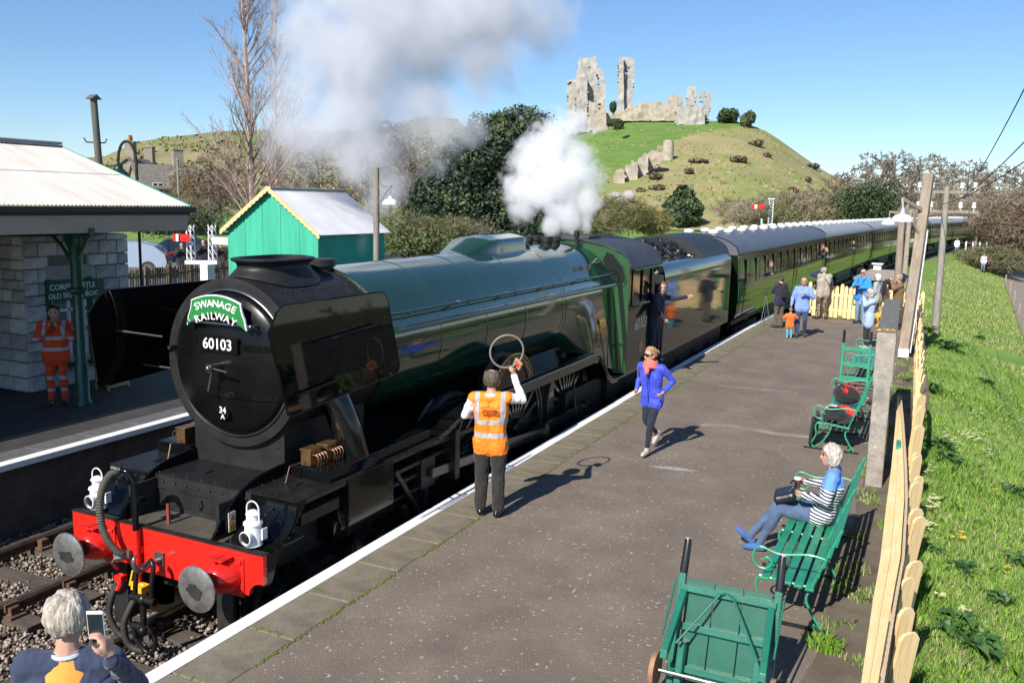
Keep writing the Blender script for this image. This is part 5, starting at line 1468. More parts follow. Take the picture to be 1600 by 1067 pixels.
# hedge line at the foot of the hill and along the line
i_ = 0
for (u, v, D, w, h, n, mt, lb) in [(955,365,95,9,4.5,2600,[scrub_ms[0],scrub_ms[1],gorse_ms[0]],'scrubby olive bush behind the cab roof'),(1000,362,100,9,3.2,2200,[gorse_ms[0],gorse_ms[1],scrub_ms[0]],'yellowish gorse bush behind the coal heap'),
        (1180,350,120,12,3.5,2000,[scrub_ms[0],scrub_ms[2]],'pale brown scrub left of the red signal arm'),(1250,350,110,14,4,3200,[scrub_ms[0],scrub_ms[2],scrub_ms[1]],'pale brown scrub right of the red signal arm'),
        (1330,352,105,7,4.2,2600,[ivy_ms[0],ivy_ms[1],scrub_ms[1]],'ivy clad bush in the wood above the second coach'),(1370,352,100,8,5.5,3600,[ivy_ms[0],ivy_ms[1],ivy_ms[0]],'tall ivy clad thicket above the third coach'),
        (1450,355,150,30,4.5,4200,[scrub_ms[0],bark_brown,scrub_ms[2]],'long brown thicket behind the lamp bracket'),(1530,352,150,22,4.5,3200,[scrub_ms[0],bark_brown,scrub_ms[2]],'long brown thicket above the last coach'),
        (1580,400,90,10,7,4200,[scrub_ms[2],scrub_ms[0],bark_brown],'grey brown bramble thicket beyond the path, right edge'),(1600,350,130,22,4.5,3600,[scrub_ms[2],scrub_ms[0]],'pale scrubby thicket at the far right edge'),
        (1555,425,88,7,2.6,2000,[scrub_ms[1],ivy_ms[0],scrub_ms[0]],'dark bramble bush at the end of the fence posts'),
        (250,345,58,10,2.2,1800,[scrub_ms[0],scrub_ms[1],ivy_ms[1]],'scrubby bank behind the white signals'),(330,318,75,6,3.2,1600,[scrub_ms[0],mat('twig_orange',(0.17,0.09,0.045),.95,var=.3),scrub_ms[2]],'orange brown thicket left of the tall leafless tree'),
        (300,372,50,5,2.0,1400,[ivy_ms[0],yew_ms[1]],'dark bush behind the people at the car park'),(690,392,40,5,2.0,1800,[scrub_ms[1],ivy_ms[1],scrub_ms[0]],'low olive scrub in front of the dark yew'),
        (640,395,38,4,1.2,1200,[ivy_ms[1],gorse_ms[0]],'low green scrub right of the hut')]:
    clump('scrub_bush', lb, 'bush', u, v, D, w, h, n, max(.10, D*.0020)*(1.0 if mt[0] in ivy_ms else 2.2), mt, 60+i_, 8, wf=.38 if mt[0] in ivy_ms else .06, dens=2.0 if mt[0] in ivy_ms else 4.5); i_ += 1

# rough tussocks over the castle hill and far hill
def tussocks(name, label, bvh, box, n, mats, seed, hs):
    rn = np.random.default_rng(seed); P = []
    while len(P) < n:
        u = rn.uniform(box[0], box[1]); v = rn.uniform(box[2], box[3]); h = bvh.ray_cast(CAM, ray(u, v).normalized())
        if h[0] is None: 
            n -= 1; continue
        if noise.noise(Vector((h[0].x*.05,h[0].y*.05,seed))) < -.15: n -= 1; continue
        P.append(h[0])
    m = MB()
    for p in P:
        m.cur = int(min(len(mats)-1, max(0, (noise.noise(Vector((p.x*.07,p.y*.07,3)))+.5+rn.normal()*.25)*len(mats))))
        w = hs*rn.uniform(.4,1.3); h_ = hs*rn.uniform(.3,.8)
        for k in range(2):
            a = rn.uniform(0, PI); d = Vector((math.cos(a), math.sin(a), 0))*w
            m.add([p-d+Vector((0,0,-.1)), p+d+Vector((0,0,-.1)), p+d*.6+Vector((0,0,h_)), p-d*.3+Vector((0,0,h_*1.2))], [(0,1,2,3)])
    tag(m.build(name, mats), label, kind='stuff')
tus = [mat('tussock_straw', (0.34,0.285,0.14), .95, var=.25), mat('tussock_olive', (0.24,0.225,0.085), .95, var=.25), mat('tussock_green', (0.17,0.21,0.055), .95, var=.25), mat('tussock_brown', (0.12,0.085,0.05), .95, var=.3)]
tussocks('hill_tussocks', 'rough grass tussocks over the castle hill', HBVH, (930,1330,195,350), 2200, [tus[1],tus[0],tus[0],tus[2]], 3, .5)
tussocks('far_hill_scrub', 'rough scrub over the far hillside', _b, (160,760,185,330), 4200, [tus[1],tus[0],tus[2],tus[3]], 5, 1.1)
# hedgerow out of view past the path, added for dark reflections on the train
k_ = 0
for x_ in np.arange(-14, 70, 6.5):
    y_ = cy(x_)-19-random.uniform(0, 5); z_ = gz(x_, y_)
    if k_ % 2 == 0:
        clump('added_hedge_bush', 'added dark evergreen bush in the unseen hedge beyond the path, '+ORD[k_]+' from the camera end', 'bush', 0,0,0, random.uniform(7,9), random.uniform(3.2,4.6), 2600, .34, [ivy_ms[0],ivy_ms[1],yew_ms[1]], 300+k_, 6, 'hedge beyond the path', base=Vector((x_,y_,z_)), dens=1.6)
    else:
        o = copy_tree(protoB if k_ % 4 == 1 else protoA); o.location = (x_,y_,z_); s_ = random.uniform(.55,.8); o.scale = (s_,s_,s_); o.rotation_euler[2] = random.uniform(0,6)
        tag(o, 'added leafless tree in the unseen hedge beyond the path, '+ORD[k_]+' from the camera end', 'tree', 'hedge beyond the path')
    k_ += 1
# ------------------------------------------------------------------ left background: hut, lamps, signals, fence, cars, cottages
hut_paint = mat('hut_green', (0.05,0.43,0.28), .55, var=.12, scale=1.2, stretch=(1,4,.5))  # one even green for every wall
hut = thing('corrugated_hut', 'bright green corrugated iron hut with white roof across the line', 'hut', (14.2, 10.65, .9))
HW, HL, HE, HA = 1.66, 3.35, 2.83, 3.98
def corr_wall(p0, p1, z0, ztop, name, par):
    p0 = Vector(p0); p1 = Vector(p1); L = (p1-p0).length; d = (p1-p0)/L; nr = Vector((d.y,-d.x,0)); n = int(L/.02)
    m = MB(); vs = []; fs = []
    for i in range(n+1):
        s_ = L*i/n; q = p0+d*s_+nr*(.011*math.sin(2*PI*s_/.08))
        vs += [(q.x,q.y,z0),(q.x,q.y,ztop(s_/L))]
    for i in range(n): fs.append((2*i,2*i+2,2*i+3,2*i+1))
    m.add(vs, fs); return m.build(name, hut_paint, par, smooth=180)
gab = lambda t: HE+(HA-HE)*(1-abs(2*t-1))
for k in range(5):
    t0, t1 = k/5, (k+1)/5
    corr_wall((0,HW-2*HW*t0,0),(0,HW-2*HW*t1,0), 0, lambda t, a=t0, b=t1: gab(a+(b-a)*t), 'wall_sheet', hut)
for k in range(4): corr_wall((HL*k/4,-HW,0),(HL*(k+1)/4,-HW,0), 0, lambda t: HE, 'wall_sheet', hut)
corr_wall((HL,-HW,0),(HL,HW,0),0,gab,'wall_sheet',hut); corr_wall((HL,HW,0),(0,HW,0),0,lambda t: HE,'wall_sheet',hut)
m = MB(); m.bx(.05,HL-.05,-HW+.05,HW-.05,0,HE-.05); m.build('wall', mat('hut_inner', (0.02,0.1,0.06), .8), hut)
roofw = mat('hut_roof_white', (0.52,0.52,0.54), .6, scale=1.5, col2=(0.62,0.62,0.64), bump=.05)
for sy in (-1, 1):
    for k in range(5):
        x0, x1 = -.14+(HL+.28)*k/5, -.14+(HL+.28)*(k+1)/5
        m = MB(); vs = []; fs = []; n_ = int((x1-x0)/.02)
        for i in range(n_+1):
            x_ = x0+(x1-x0)*i/n_; dz = .01*math.sin(2*PI*x_/.08)
            vs += [(x_, sy*(HW+.16), HE-.10+dz),(x_, 0, HA+.035+dz)]
        for i in range(n_): fs.append((2*i,2*i+1,2*i+3,2*i+2))
        m.add(vs, fs); m.build('roof_sheet', roofw, hut, smooth=180)
m = MB(); m.bar((-.14,0,HA+.05),(HL+.14,0,HA+.05), .2, .03); m.build('ridge_capping', roofw, hut)
barge = mat('bargeboard_cream', (0.72,0.50,0.25), .6, var=.08)
for sy in (-1, 1):
    m = MB(); n_ = 13; up = []; lo = []
    for i in range(n_*6+1):
        t = i/(n_*6); y_ = sy*(HW+.17)*(1-t); z_ = HE-.10+(HA-HE+.16)*t
        up.append((y_, z_+.03)); lo.append((y_, z_-.10-.035*abs(math.sin(PI*t*n_))))
    for i in range(n_*6):
        m.add([(-.17,)+up[i],(-.17,)+up[i+1],(-.17,)+lo[i+1],(-.17,)+lo[i],(-.145,)+up[i],(-.145,)+up[i+1],(-.145,)+lo[i+1],(-.145,)+lo[i]], [(0,1,2,3),(4,7,6,5),(0,4,5,1),(3,2,6,7)])
    m.build('bargeboard', barge, hut)
pole_wood = mat('pole_wood', (0.24,0.19,0.145), .9, scale=4, col2=(0.36,0.29,0.22), bump=.3, stretch=(3,3,.3))
pole_grey = mat('pole_grey', (0.20,0.18,0.15), .9, scale=4, col2=(0.30,0.27,0.225), bump=.3, stretch=(3,3,.3))
def swan_shade(m, c, s=1.0):
    m.lathe([(.02*s,.16*s),(.05*s,.14*s),(.06*s,.08*s),(.16*s,.05*s),(.22*s,-.02*s),(.235*s,-.09*s),(.225*s,-.09*s),(.2*s,-.02*s)], 20, c, cap=False)
lamp_white = mat('lamp_enamel', (0.78,0.78,0.76), .3, coat=.4, var=.04)
p_ = at(588,262,21.5)
lp_ = thing('lamp_post', 'grey wooden lamp post with white shade beside the green hut', 'lamp post', (p_.x, p_.y, .9))
H_ = p_.z-.9
m = MB(); m.tube([(0,0,0),(0,0,H_)], [.085,.07], 10); m.build('post', pole_grey, lp_, smooth=60)
m = MB(); m.bar((0,0,H_-.45),(.12,-.36,H_-.45), .05, .06); m.tube(spline([(0,0,H_-.85),(.05,-.12,H_-.75),(.1,-.28,H_-.5)], 5), .018, 6); m.tube([(.12,-.32,H_-.45),(.12,-.32,H_-.62)], .012, 6); m.build('bracket', pole_grey, lp_)
m = MB(); swan_shade(m, (.12,-.32,H_-.80), .82); m.build('shade', lamp_white, lp_, smooth=50)
# telegraph pole with cap behind the station roof
p_ = at(146,152,21)
tp = thing('telegraph_pole', 'dark weathered pole with pointed cap rising behind the station roof', 'pole', (p_.x, p_.y, .9)); H_ = p_.z-.9
m = MB(); m.tube([(.15,-.12,0),(0,0,H_)], [.095,.078], 12); m.build('post', mat('pole_dark', (0.075,0.075,0.06), .9, scale=4, col2=(0.14,0.135,0.11), stretch=(3,3,.3)), tp, smooth=60)
m = MB(); m.add([(-.15,-.11,H_-.05),(-.15,.11,H_-.05),(.15,.11,H_-.05),(.15,-.11,H_-.05),(0,-.12,H_+.06),(0,.12,H_+.06)], [(0,4,5,1),(3,2,5,4),(0,3,4),(1,5,2),(0,1,2,3)]); m.build('pole_cap', MATS['pole_dark'], tp)
m = MB(); m.bar((-.16,.12,H_-1.05),(.16,-.12,H_-1.05), .02, .03); m.tube([(-.16,.12,H_-1.05),(-.2,.15,H_-.95)], .015, 5); m.tube([(.16,-.12,H_-1.05),(.2,-.15,H_-.95)], .015, 5); m.build('step_iron', soot, tp)
# swan neck lamp
p_ = at(214,280,19)
gl = thing('swan_neck_lamp', 'black swan neck lamp curving above the station roof end', 'lamp', (p_.x, p_.y, .9)); Hp = p_.z-.9
d_ = (at(186,280,19)-at(214,280,19)); d_.z = 0; d_ = d_*1.0
pt = [Vector((0,0,0)), Vector((0,0,Hp+.35))]+[Vector((0,0,Hp+.35))+d_*.5*(1-math.cos(a))+Vector((0,0,.44*math.sin(a))) for a in np.linspace(.15, PI*.98, 12)]
end = pt[-1]+Vector((0,0,-.12)); pt.append(end)
m = MB(); m.tube(pt, .03, 8); m.build('post', soot, gl, smooth=60)
m = MB(); m.lathe([(.05,.05),(.09,.02),(.09,-.04),(.13,-.08),(.22,-.16),(.235,-.22),(.2,-.22)], 20, end, cap=False); m.build('shade', mat('lamp_green_black', (0.01,0.03,0.025), .4), gl, smooth=50)
# semaphore signals on white lattice posts
def lattice(m, x_, y_, z0, z1, w):
    for sx in (-1,1):
        for sy in (-1,1): m.bar((x_+sx*w,y_+sy*w,z0),(x_+sx*w*.8,y_+sy*w*.8,z1), .03, .03)
    n = max(3, int((z1-z0)/.22))
    for k in range(n):
        a, b = z0+(z1-z0)*k/n, z0+(z1-z0)*(k+1)/n
        for s_ in (-1,1):
            m.bar((x_-w,y_+s_*w,a),(x_+w,y_+s_*w,b), .015, .015); m.bar((x_+s_*w,y_-w,a),(x_+s_*w,y_+w,b), .015, .015)
pa = at(297,352,30); pb = at(331,352,30); pd = at(325,455,29.5)
sg = thing('semaphore_bracket', 'white lattice bracket signal with two small arms behind the dark fence', 'signal', (pd.x, pd.y, .8))
def L_(p): return (p.x-pd.x, p.y-pd.y, p.z-.8)
m = MB(); 
for p in (pa, pb): q = L_(p); lattice(m, q[0], q[1], L_(at(300,412,30))[2], q[2], .10)
m.build('lattice_post', white, sg)
q0, q1 = L_(at(290,410,30)), L_(at(340,410,30))
m = MB(); m.bar(q0, q1, .16, .12); zz = q0[2]; m.bx(-.16,.16,-.16,.16,0,zz); m.build('signal_base', white, sg)
for (c_, e_, mt_, nm) in ((at(297,372,29.8), at(270,371,29.8), red, 'signal_arm'), (at(333,376,29.8), at(356,377,29.8), white, 'signal_arm')):
    m = MB(); m.bar(L_(c_), L_(e_), .02, .24); o = m.build(nm, mt_, sg)
a_, b_ = L_(at(279,371.7,29.75)), L_(at(275,371.5,29.75)); m = MB(); m.bar(a_, b_, .03, .24); m.build('arm_band', white, sg)
# red semaphore beside the coaches
pt_ = at(1206,312,68); pf_ = at(1203,368,68)
s2 = thing('semaphore_signal', 'white lattice signal post with red arm above the coach roofs', 'signal', (pf_.x, pf_.y, -.4))
def L2(p): return (p.x-pf_.x, p.y-pf_.y, p.z+.4)
m = MB(); q = L2(pt_); lattice(m, q[0], q[1], 0, q[2], .17); m.box((q[0],q[1],q[2]+.05),(.5,.5,.08)); m.build('lattice_post', white, s2)
m = MB(); m.bar(L2(at(1203,323,67.6)), L2(at(1174,323,67.6)), .03, .30); m.build('signal_arm', red, s2)
m = MB(); m.bar(L2(at(1183,323,67.5)), L2(at(1179,323,67.5)), .04, .30); m.build('arm_band', white, s2)
m = MB(); m.ball(L2(at(1199,324,67.4)), .2, 10, 8); m.build('spectacle', mat('spectacle_teal', (0.02,0.12,0.14), .2), s2)
m = MB(); m.bar(L2(at(1186,354,68)), L2(at(1202,351,68)), .08, .10); m.tube([L2(at(1190,353,68)), L2(at(1190,342,68))], .06, 6); m.build('bracket', white, s2)
# dark picket fence
fence_wood = mat('dark_fence_wood', (0.09,0.072,0.05), .95, scale=6, col2=(0.22,0.18,0.12), stretch=(1,1,.2))
fa, fb = onz(150,478,.9), onz(362,448,.9)
fn = thing('picket_fence', 'dark weathered picket fence in front of the parked cars', 'fence', fa)
dv = fb-fa; L = dv.length; rz = math.atan2(dv.y, dv.x); n = int(L/.13); pm = None
for i in range(n):
    if pm is None:
        m = MB(); m.extr([(-.035,0),(.035,0),(.035,1.05),(0,1.11),(-.035,1.05)], -.01, .01, 'xz'); o = m.build('paling', fence_wood, fn); pm = o.data
    else: o = link('paling', pm, fn)
    q = dv*(i/n); o.location = (q.x, q.y, random.uniform(-.03,.03)); o.rotation_euler = (random.uniform(-.02,.02), random.uniform(-.02,.02), rz)
for i in range(7):
    m = MB(); m.box((0,.06,.58),(.12,.12,1.16)); o = m.build('post', fence_wood, fn); q = dv*(i/6); o.location = (q.x,q.y,0); o.rotation_euler[2] = rz
for z_ in (.25,.82):
    m = MB(); m.bar((0,0,z_), (dv.x,dv.y,z_), .04, .07); m.build('rail', fence_wood, fn)
# parked cars
def car(label, loc, rz, paint, kind='hatch'):
    t = thing('parked_car', label, 'car', loc, rz, 'cars parked behind the picket fence')
    prof_ = [(-2.0,.35),(-2.05,.62),(-1.98,.85),(-1.2,.98),(-.55,1.40),(.7,1.45),(1.45,1.28),(1.95,.92),(2.02,.6),(1.95,.35)]
    m = MB(); hw = .86
    def sec(k):
        out = []
        for (x_, z_) in prof_: out.append((x_*(1 if k < .9 else .98), k*hw*(1.0 if z_ < 1.0 else .82), z_))
        return out
    ks = (-1,-.93,-.5,0,.5,.93,1); vs = []; fs = []; n = len(prof_)
    for k in ks: vs += [(x_, y_, z_-(.03 if abs(k) == 1 and z_ > .5 else 0)) for x_, y_, z_ in sec(k)]
    for i in range(len(ks)-1):
        for j in range(n): fs.append((i*n+j, i*n+(j+1) % n, (i+1)*n+(j+1) % n, (i+1)*n+j))
    fs.append(tuple(range(n))); fs.append(tuple((len(ks)-1)*n+j for j in range(n)))
    m.add(vs, fs); m.build('body', paint, t, smooth=35)
    for sy in (-1,1):
        m = MB(); m.add([(-1.0,sy*.79,1.0),(1.35,sy*.79,1.0),(1.2,sy*.735,1.26),(.6,sy*.725,1.37),(-.5,sy*.725,1.33)], [(0,1,2,3,4)]); m.build('side_window', glass, t)
        for xw in (-1.3,1.25):
            m = MB(); m.lathe([(.3,-.1),(.31,.0),(.3,.1)], 18, axis='y'); o = m.build('wheel', rubber, t); o.location = (xw, sy*.78, .31)
            m = MB(); m.lathe([(.0,-.005),(.19,-.005),(.2,.01)], 14, axis='y'); h_ = m.build('hub', steel, o); h_.location = (0,sy*.11,0)
    m = MB(); m.add([(-1.22,-.66,1.0),(-1.22,.66,1.0),(-.6,.60,1.385),(-.6,-.60,1.385)], [(0,1,2,3)]); m.build('windscreen', glass, t)
    m = MB(); m.add([(1.5,-.62,1.26),(1.5,.62,1.26),(1.9,.68,.98),(1.9,-.68,.98)], [(0,1,2,3)]); m.build('rear_window', glass, t)
    for sy in (-1,1):
        m = MB(); m.ball((-1.98,sy*.62,.68), (.08,.18,.09), 8, 6); m.build('headlight', sign_white, t)
        m = MB(); m.box((1.98,sy*.68,.85),(.08,.16,.2)); m.build('tail_light', red, t)
    return t
silver = mat('car_silver', (0.42,0.47,0.52), .3, metal=.5, coat=.8, var=.05)
blackcar = mat('car_black', (0.01,0.012,0.018), .15, coat=.9, var=.05)
c1 = at(232,428,39); c2 = at(282,420,42)
car('silver blue hatchback nearest the station wall behind the fence', (c1.x-.6,c1.y+.9,c1.z), -.95, silver)
car('black car right of the silver hatchback behind the fence', (c2.x,c2.y,c2.z), -.8, blackcar)
m = MB(); pc = at(262,424,41); m.box((pc.x, pc.y+3, pc.z-.6), (40, 26, 1.0), .3); tag(m.build('car_park', mat('car_park_gravel', (0.13,0.12,0.10), .95, var=.2, scale=2)), kind='structure')
# stone cottages beyond
slate = mat('stone_slate', (0.13,0.115,0.10), .9, scale=3, col2=(0.20,0.18,0.15), bump=.3)
cot = mat('cottage_stone', (0.24,0.20,0.155), .95, scale=2, col2=(0.33,0.28,0.22), bump=.4)
def cottage(label, u, v, D, w, dpt, hw, hr, rz, chim):
    p = at(u, v, D); t = thing('stone_cottage', label, 'house', p, rz)
    m = MB(); m.bx(-w/2,w/2,-dpt/2,dpt/2,-3,hw); m.extr([(-dpt/2,hw),(dpt/2,hw),(0,hr)], -w/2, w/2, 'yz'); m.build('wall', cot, t)
    rf = empty('roof', (0,0,0)); rf.parent = t
    for sy in (-1,1):
        m = MB(); m.add([(-w/2-.2,sy*(dpt/2+.3),hw-.2),(w/2+.2,sy*(dpt/2+.3),hw-.2),(w/2+.2,0,hr+.06),(-w/2-.2,0,hr+.06),(-w/2-.2,sy*(dpt/2+.3),hw-.05),(w/2+.2,sy*(dpt/2+.3),hw-.05),(w/2+.2,0,hr+.2),(-w/2-.2,0,hr+.2)], [(0,1,2,3),(4,7,6,5),(0,4,5,1),(0,3,7,4),(1,5,6,2)]); m.build('roof_slope', slate, rf)
    for (cx_, cz, pots) in chim:
        m = MB(); m.bx(cx_-.45,cx_+.45,-.4,.4,hr-1.0,hr+cz); m.bx(cx_-.52,cx_+.52,-.47,.47,hr+cz,hr+cz+.12); c_ = m.build('chimney', cot, rf)
        for k in range(pots):
            m = MB(); m.lathe([(.16,0),(.13,.5),(.16,.55)], 10, (cx_-.2+.4*k,0,hr+cz+.12)); m.build('chimney_pot', mat('terracotta', (0.45,0.2,0.09), .8), c_)
    for (wx, wz) in ((-w*.25,hw*.55),(w*.25,hw*.55)):
        wn_ = empty('window', (wx,-dpt/2-.02,wz)); wn_.parent = t
        m = MB(); m.box((0,0,0),(.9,.04,1.1)); m.build('pane', glass, wn_)
        m = MB()
        for x_ in (-.45,0,.45): m.box((x_,-.03,0),(.07,.05,1.15))
        for z_ in (-.55,0,.55): m.box((0,-.03,z_),(.95,.05,.07))
        m.build('frame', sign_white, wn_)
    return t
cottage('stone cottage with clay chimney pots behind the swan neck lamp', 222, 300, 88, 7, 5.5, 1.0, 3.0, .5, [(-2.6,1.6,2),(2.6,1.4,0)])
cottage('lower stone cottage with one square chimney, right of the swan neck lamp', 262, 300, 84, 6, 5.0, .4, 2.3, -.5, [(1.0,1.6,0)])
p_ = at(279,300,70)
tp = thing('timber_pole', 'thin grey pole with finial beside the stone cottages', 'pole', (p_.x,p_.y,0)); 
m = MB(); m.tube([(0,0,0),(0,0,p_.z+2.4)], .09, 8); m.ball((0,0,p_.z+2.45), .13, 8, 6); m.build('post', pole_grey, tp)

# ------------------------------------------------------------------ right side: fences, name board, poles, hut
pale_wood = mat('fence_cream_wood', (0.88,0.58,0.25), .7, scale=3, col2=(0.92,0.68,0.36), bump=.06, bscale=12, stretch=(1.2,5,5))
pale_wood_v = mat('fence_cream_paling', (0.80,0.54,0.26), .7, scale=3, col2=(0.86,0.64,0.36), bump=.2, bscale=12, stretch=(5,5,.8))
layer(pale_wood, (0.55,0.34,0.14), 5, .55, .75, amount=.45, stretch=(.5,12,12), seed=3)
layer(pale_wood_v, (0.52,0.33,0.15), 5, .52, .72, amount=.5, stretch=(9,9,.6), seed=3)
layer(pale_wood_v, (0.30,0.20,0.10), 7, .70, .76, amount=.6, seed=9)
# end fence across the platform
ef = thing('platform_end_fence', 'pale yellow picket fence closing the far end of the platform', 'fence', (26.55, -2.9, ZP))
ga, gb = Vector((26.55,-2.75,0)), Vector((25.7,-6.35,0)); dv = gb-ga; n = 24; pm = None
rzf = math.atan2(dv.y, dv.x)
for i in range(n+1):
    if pm is None:
        m = MB(); m.extr([(-.062,0.04),(.062,0.04),(.062,1.06),(.04,1.12),(0,1.15),(-.04,1.12),(-.062,1.06)], -.012, .012, 'xz'); o = m.build('paling', pale_wood_v, ef); pm = o.data
    else: o = link('paling', pm, ef)
    q = dv*(i/n); o.location = (q.x, q.y, random.uniform(-.03,.03)+(.07 if i % 7 == 0 else 0)); o.rotation_euler = (random.uniform(-.015,.015), random.uniform(-.02,.02), rzf)
for z_ in (.3,.82):
    m = MB(); m.bar((.04,0,z_),(dv.x+.04,dv.y,z_), .05, .09); m.build('rail', pale_wood, ef)
q = dv*.47
m = MB(); m.box((0,0,.72),(.5,.02,.36)); o = m.build('notice', mat('notice_frame', (0.05,0.16,0.06), .5), ef); o.location = (q.x-.03,q.y,0); o.rotation_euler[2] = rzf
m = MB(); m.box((0,-.012,.72),(.42,.006,.28)); o2 = m.build('notice_panel', mat('notice_cream', (0.6,0.6,0.45), .5), o)
# side fence on the verge: leaning palings behind a long boarded panel
sf = thing('verge_fence', 'pale yellow paling fence leaning along the grass bank', 'fence', (0, -6.8, ZP-.1))
x_ = -3.2; k = 0; pm = {}
while x_ < 25.6:
    w_ = random.choice((.12,.14,.16)) if x_ < 9 else random.choice((.12,.14)); h_ = random.choice((1.02,1.08,1.13,1.18))
    key = (w_, h_)
    if key not in pm:
        m = MB(); m.extr([(-w_/2,0),(w_/2,0),(w_/2,h_-.05),(w_*.3,h_-.008),(0,h_),(-w_*.3,h_-.008),(-w_/2,h_-.05)], -.012, .012, 'xz'); o = m.build('paling', pale_wood_v, sf); pm[key] = o.data
    else: o = link('paling', pm[key], sf)
    lean = .11+.03*math.sin(x_*.7)+random.uniform(-.03,.03)
    if x_ > 9: lean = .06+random.uniform(-.03,.03)
    yb = float(np.interp(x_, [-3,10,14,26], [.03,.08,.16,.44]))
    o.location = (x_, yb, random.uniform(-.03,.03)); o.rotation_euler = (lean, random.uniform(-.02,.02), random.uniform(-.03,.03)-(.75 if x_ < 9 else .25))
    x_ += (.24 if k % 2 else random.choice((.8,.95,1.1))) if x_ < 8.5 else .2; k += 1
for z_ in (.35,.85):
    m = MB(); m.tube([(x_, float(np.interp(x_,[-3,10,14,26],[.09,.08,.15,.45]))-.16*z_*(1 if x_ < 12 else .2), z_) for x_ in np.arange(8.6,26,1.0)], .04, 4); m.build('rail', mat('fence_rail_brown', (0.22,0.15,0.085), .9, var=.2), sf)
# boarded screen with a wide warped capping plank
bp_ = thing('boarded_screen', 'low boarded screen with wide pale yellow capping plank along the verge', 'fence panel', (0,0,ZP))
CXS = [-3.5,-.85,.4,1.3,2.9,4.2,6.3,8.3]; CYL = [-6.64,-6.632,-6.617,-6.617,-6.585,-6.565,-6.516,-6.462]; CYR = [-6.72,-6.725,-6.745,-6.764,-6.737,-6.687,-6.585,-6.475]
for a_, b_ in ((0,.49),(.51,1)):
    m = MB(); vs = []; fs = []; xs_ = list(np.arange(-3.5, 8.31, .2))
    for x_ in xs_:
        yl, yr = float(np.interp(x_, CXS, CYL)), float(np.interp(x_, CXS, CYR)); w0 = yl+(yr-yl)*a_; w1 = yl+(yr-yl)*b_
        dz = .02*noise.noise(Vector((x_*.6,0,2)))
        z_ = .955+.055*a_+dz; z2 = .955+.055*b_+dz
        vs += [(x_,w0,z_),(x_,w1,z2),(x_,w1,z2-.035),(x_,w0,z_-.035)]
    for i in range(len(xs_)-1):
        for q in range(4): fs.append((i*4+q, i*4+(q+1) % 4, (i+1)*4+(q+1) % 4, (i+1)*4+q))
    fs += [(0,1,2,3), tuple(len(vs)-4+q for q in (3,2,1,0))]
    m.add(vs, fs); m.build('capping_plank', pale_wood, bp_)
tm = None
for i in range(116):
    x_ = -3.4+i*.1
    if tm is None:
        m = MB(); m.extr([(-.046,-.98),(.046,-.98),(.046,.0),(0,.055),(-.046,.0)], -.01, .01, 'xz'); o = m.build('paling', mat('paling_grey', (0.36,0.27,0.18), .9, var=.2), bp_); tm = o.data
    else: o = link('paling', tm, bp_)
    o.location = (x_, float(np.interp(x_, CXS, CYR))-.022, .985)
m = MB(); m.box((5.1,-6.60,1.0),(.30,.05,.05),.04); m.build('number_tag', mat('tag_green', (0.03,0.25,0.16), .5), bp_)
# concrete name board on posts, seen end on
conc = mat('old_concrete', (0.27,0.235,0.195), .95, scale=6, col2=(0.40,0.36,0.31), bump=.6, bscale=25)
layer(conc, (0.55,0.53,0.48), 9, .66, .74, amount=.8, seed=2)
layer(conc, (0.10,0.095,0.085), 2.5, .55, .72, amount=.55, seed=5)
nb = thing('concrete_name_board', 'weathered concrete board on posts, seen end on beside the benches', 'sign', (6.62,-6.30,ZP))
rzn = .03
for xo in (0.1, 4.4):
    m = MB(); m.bx(xo-.11,xo+.11,-.11,.11,-.3,1.5); o = m.build('post', conc, nb, bevel=.02); o.rotation_euler[2] = rzn
m = MB(); m.bx(0,4.8,-.125,.125,1.40,2.15); o = m.build('board', conc, nb, bevel=.02); o.rotation_euler[2] = rzn
m = MB(); m.bx(-.004,4.8,-.13,.13,2.151,2.165); o = m.build('board_top', mat('lichen_top', (0.09,0.085,0.078), .95, scale=12, col2=(0.20,0.19,0.17), bump=.7, bscale=30), nb); o.rotation_euler[2] = rzn
m = MB()
for k in range(26): m.ball((random.uniform(-.01,.22),random.uniform(-.12,.12),2.165+random.uniform(-.03,.004)), (random.uniform(.02,.05),random.uniform(.02,.04),.012), 6, 4)
m.build('lichen', mat('lichen_orange', (0.62,0.33,0.05), .95, var=.3), nb)
# tall post with lamp bracket
p0 = Vector((18.6,-6.25,ZP-.05)); top = at(1452,272,23)
pa_ = thing('lamp_post', 'tall squared timber post with bracket lamp beside the verge fence', 'lamp post', p0)
tv = top-p0
m = MB(); q = tv.normalized().to_track_quat('Z','Y').to_matrix().to_4x4(); m.M = q; m.box((0,0,tv.length/2),(.24,.20,tv.length)); m.M = None; m.build('post', pole_wood, pa_, bevel=.015)
def on_post(f_): return tv*f_
a_ = on_post(.80); arm = at(1410,311,22.6)-p0
m = MB(); m.bar(a_, arm, .07, .09); m.build('arm', pole_wood, pa_)
lo = on_post(.66)
m = MB(); m.tube(spline([arm.lerp(a_,.25), arm.lerp(a_,.3)+Vector((0,0,-.25)), lo.lerp(arm,.3)+Vector((0,0,.0)), lo], 6), .035, 6); m.bar(arm.lerp(a_,.6), arm.lerp(a_,.62)+Vector((0,0,-.42)), .05, .05); m.build('brace', pole_wood, pa_)
lc = at(1410,340,22.6)-p0
m = MB(); m.tube([arm, lc+Vector((0,0,.2))], .03, 8); m.lathe([(.03,.25),(.06,.2),(.08,.08)], 12, lc); m.build('lamp_neck', mat('zinc', (0.42,0.43,0.42), .5, metal=.4), pa_)
m = MB(); swan_shade(m, lc, 1.12); m.build('shade', lamp_white, pa_, smooth=50)
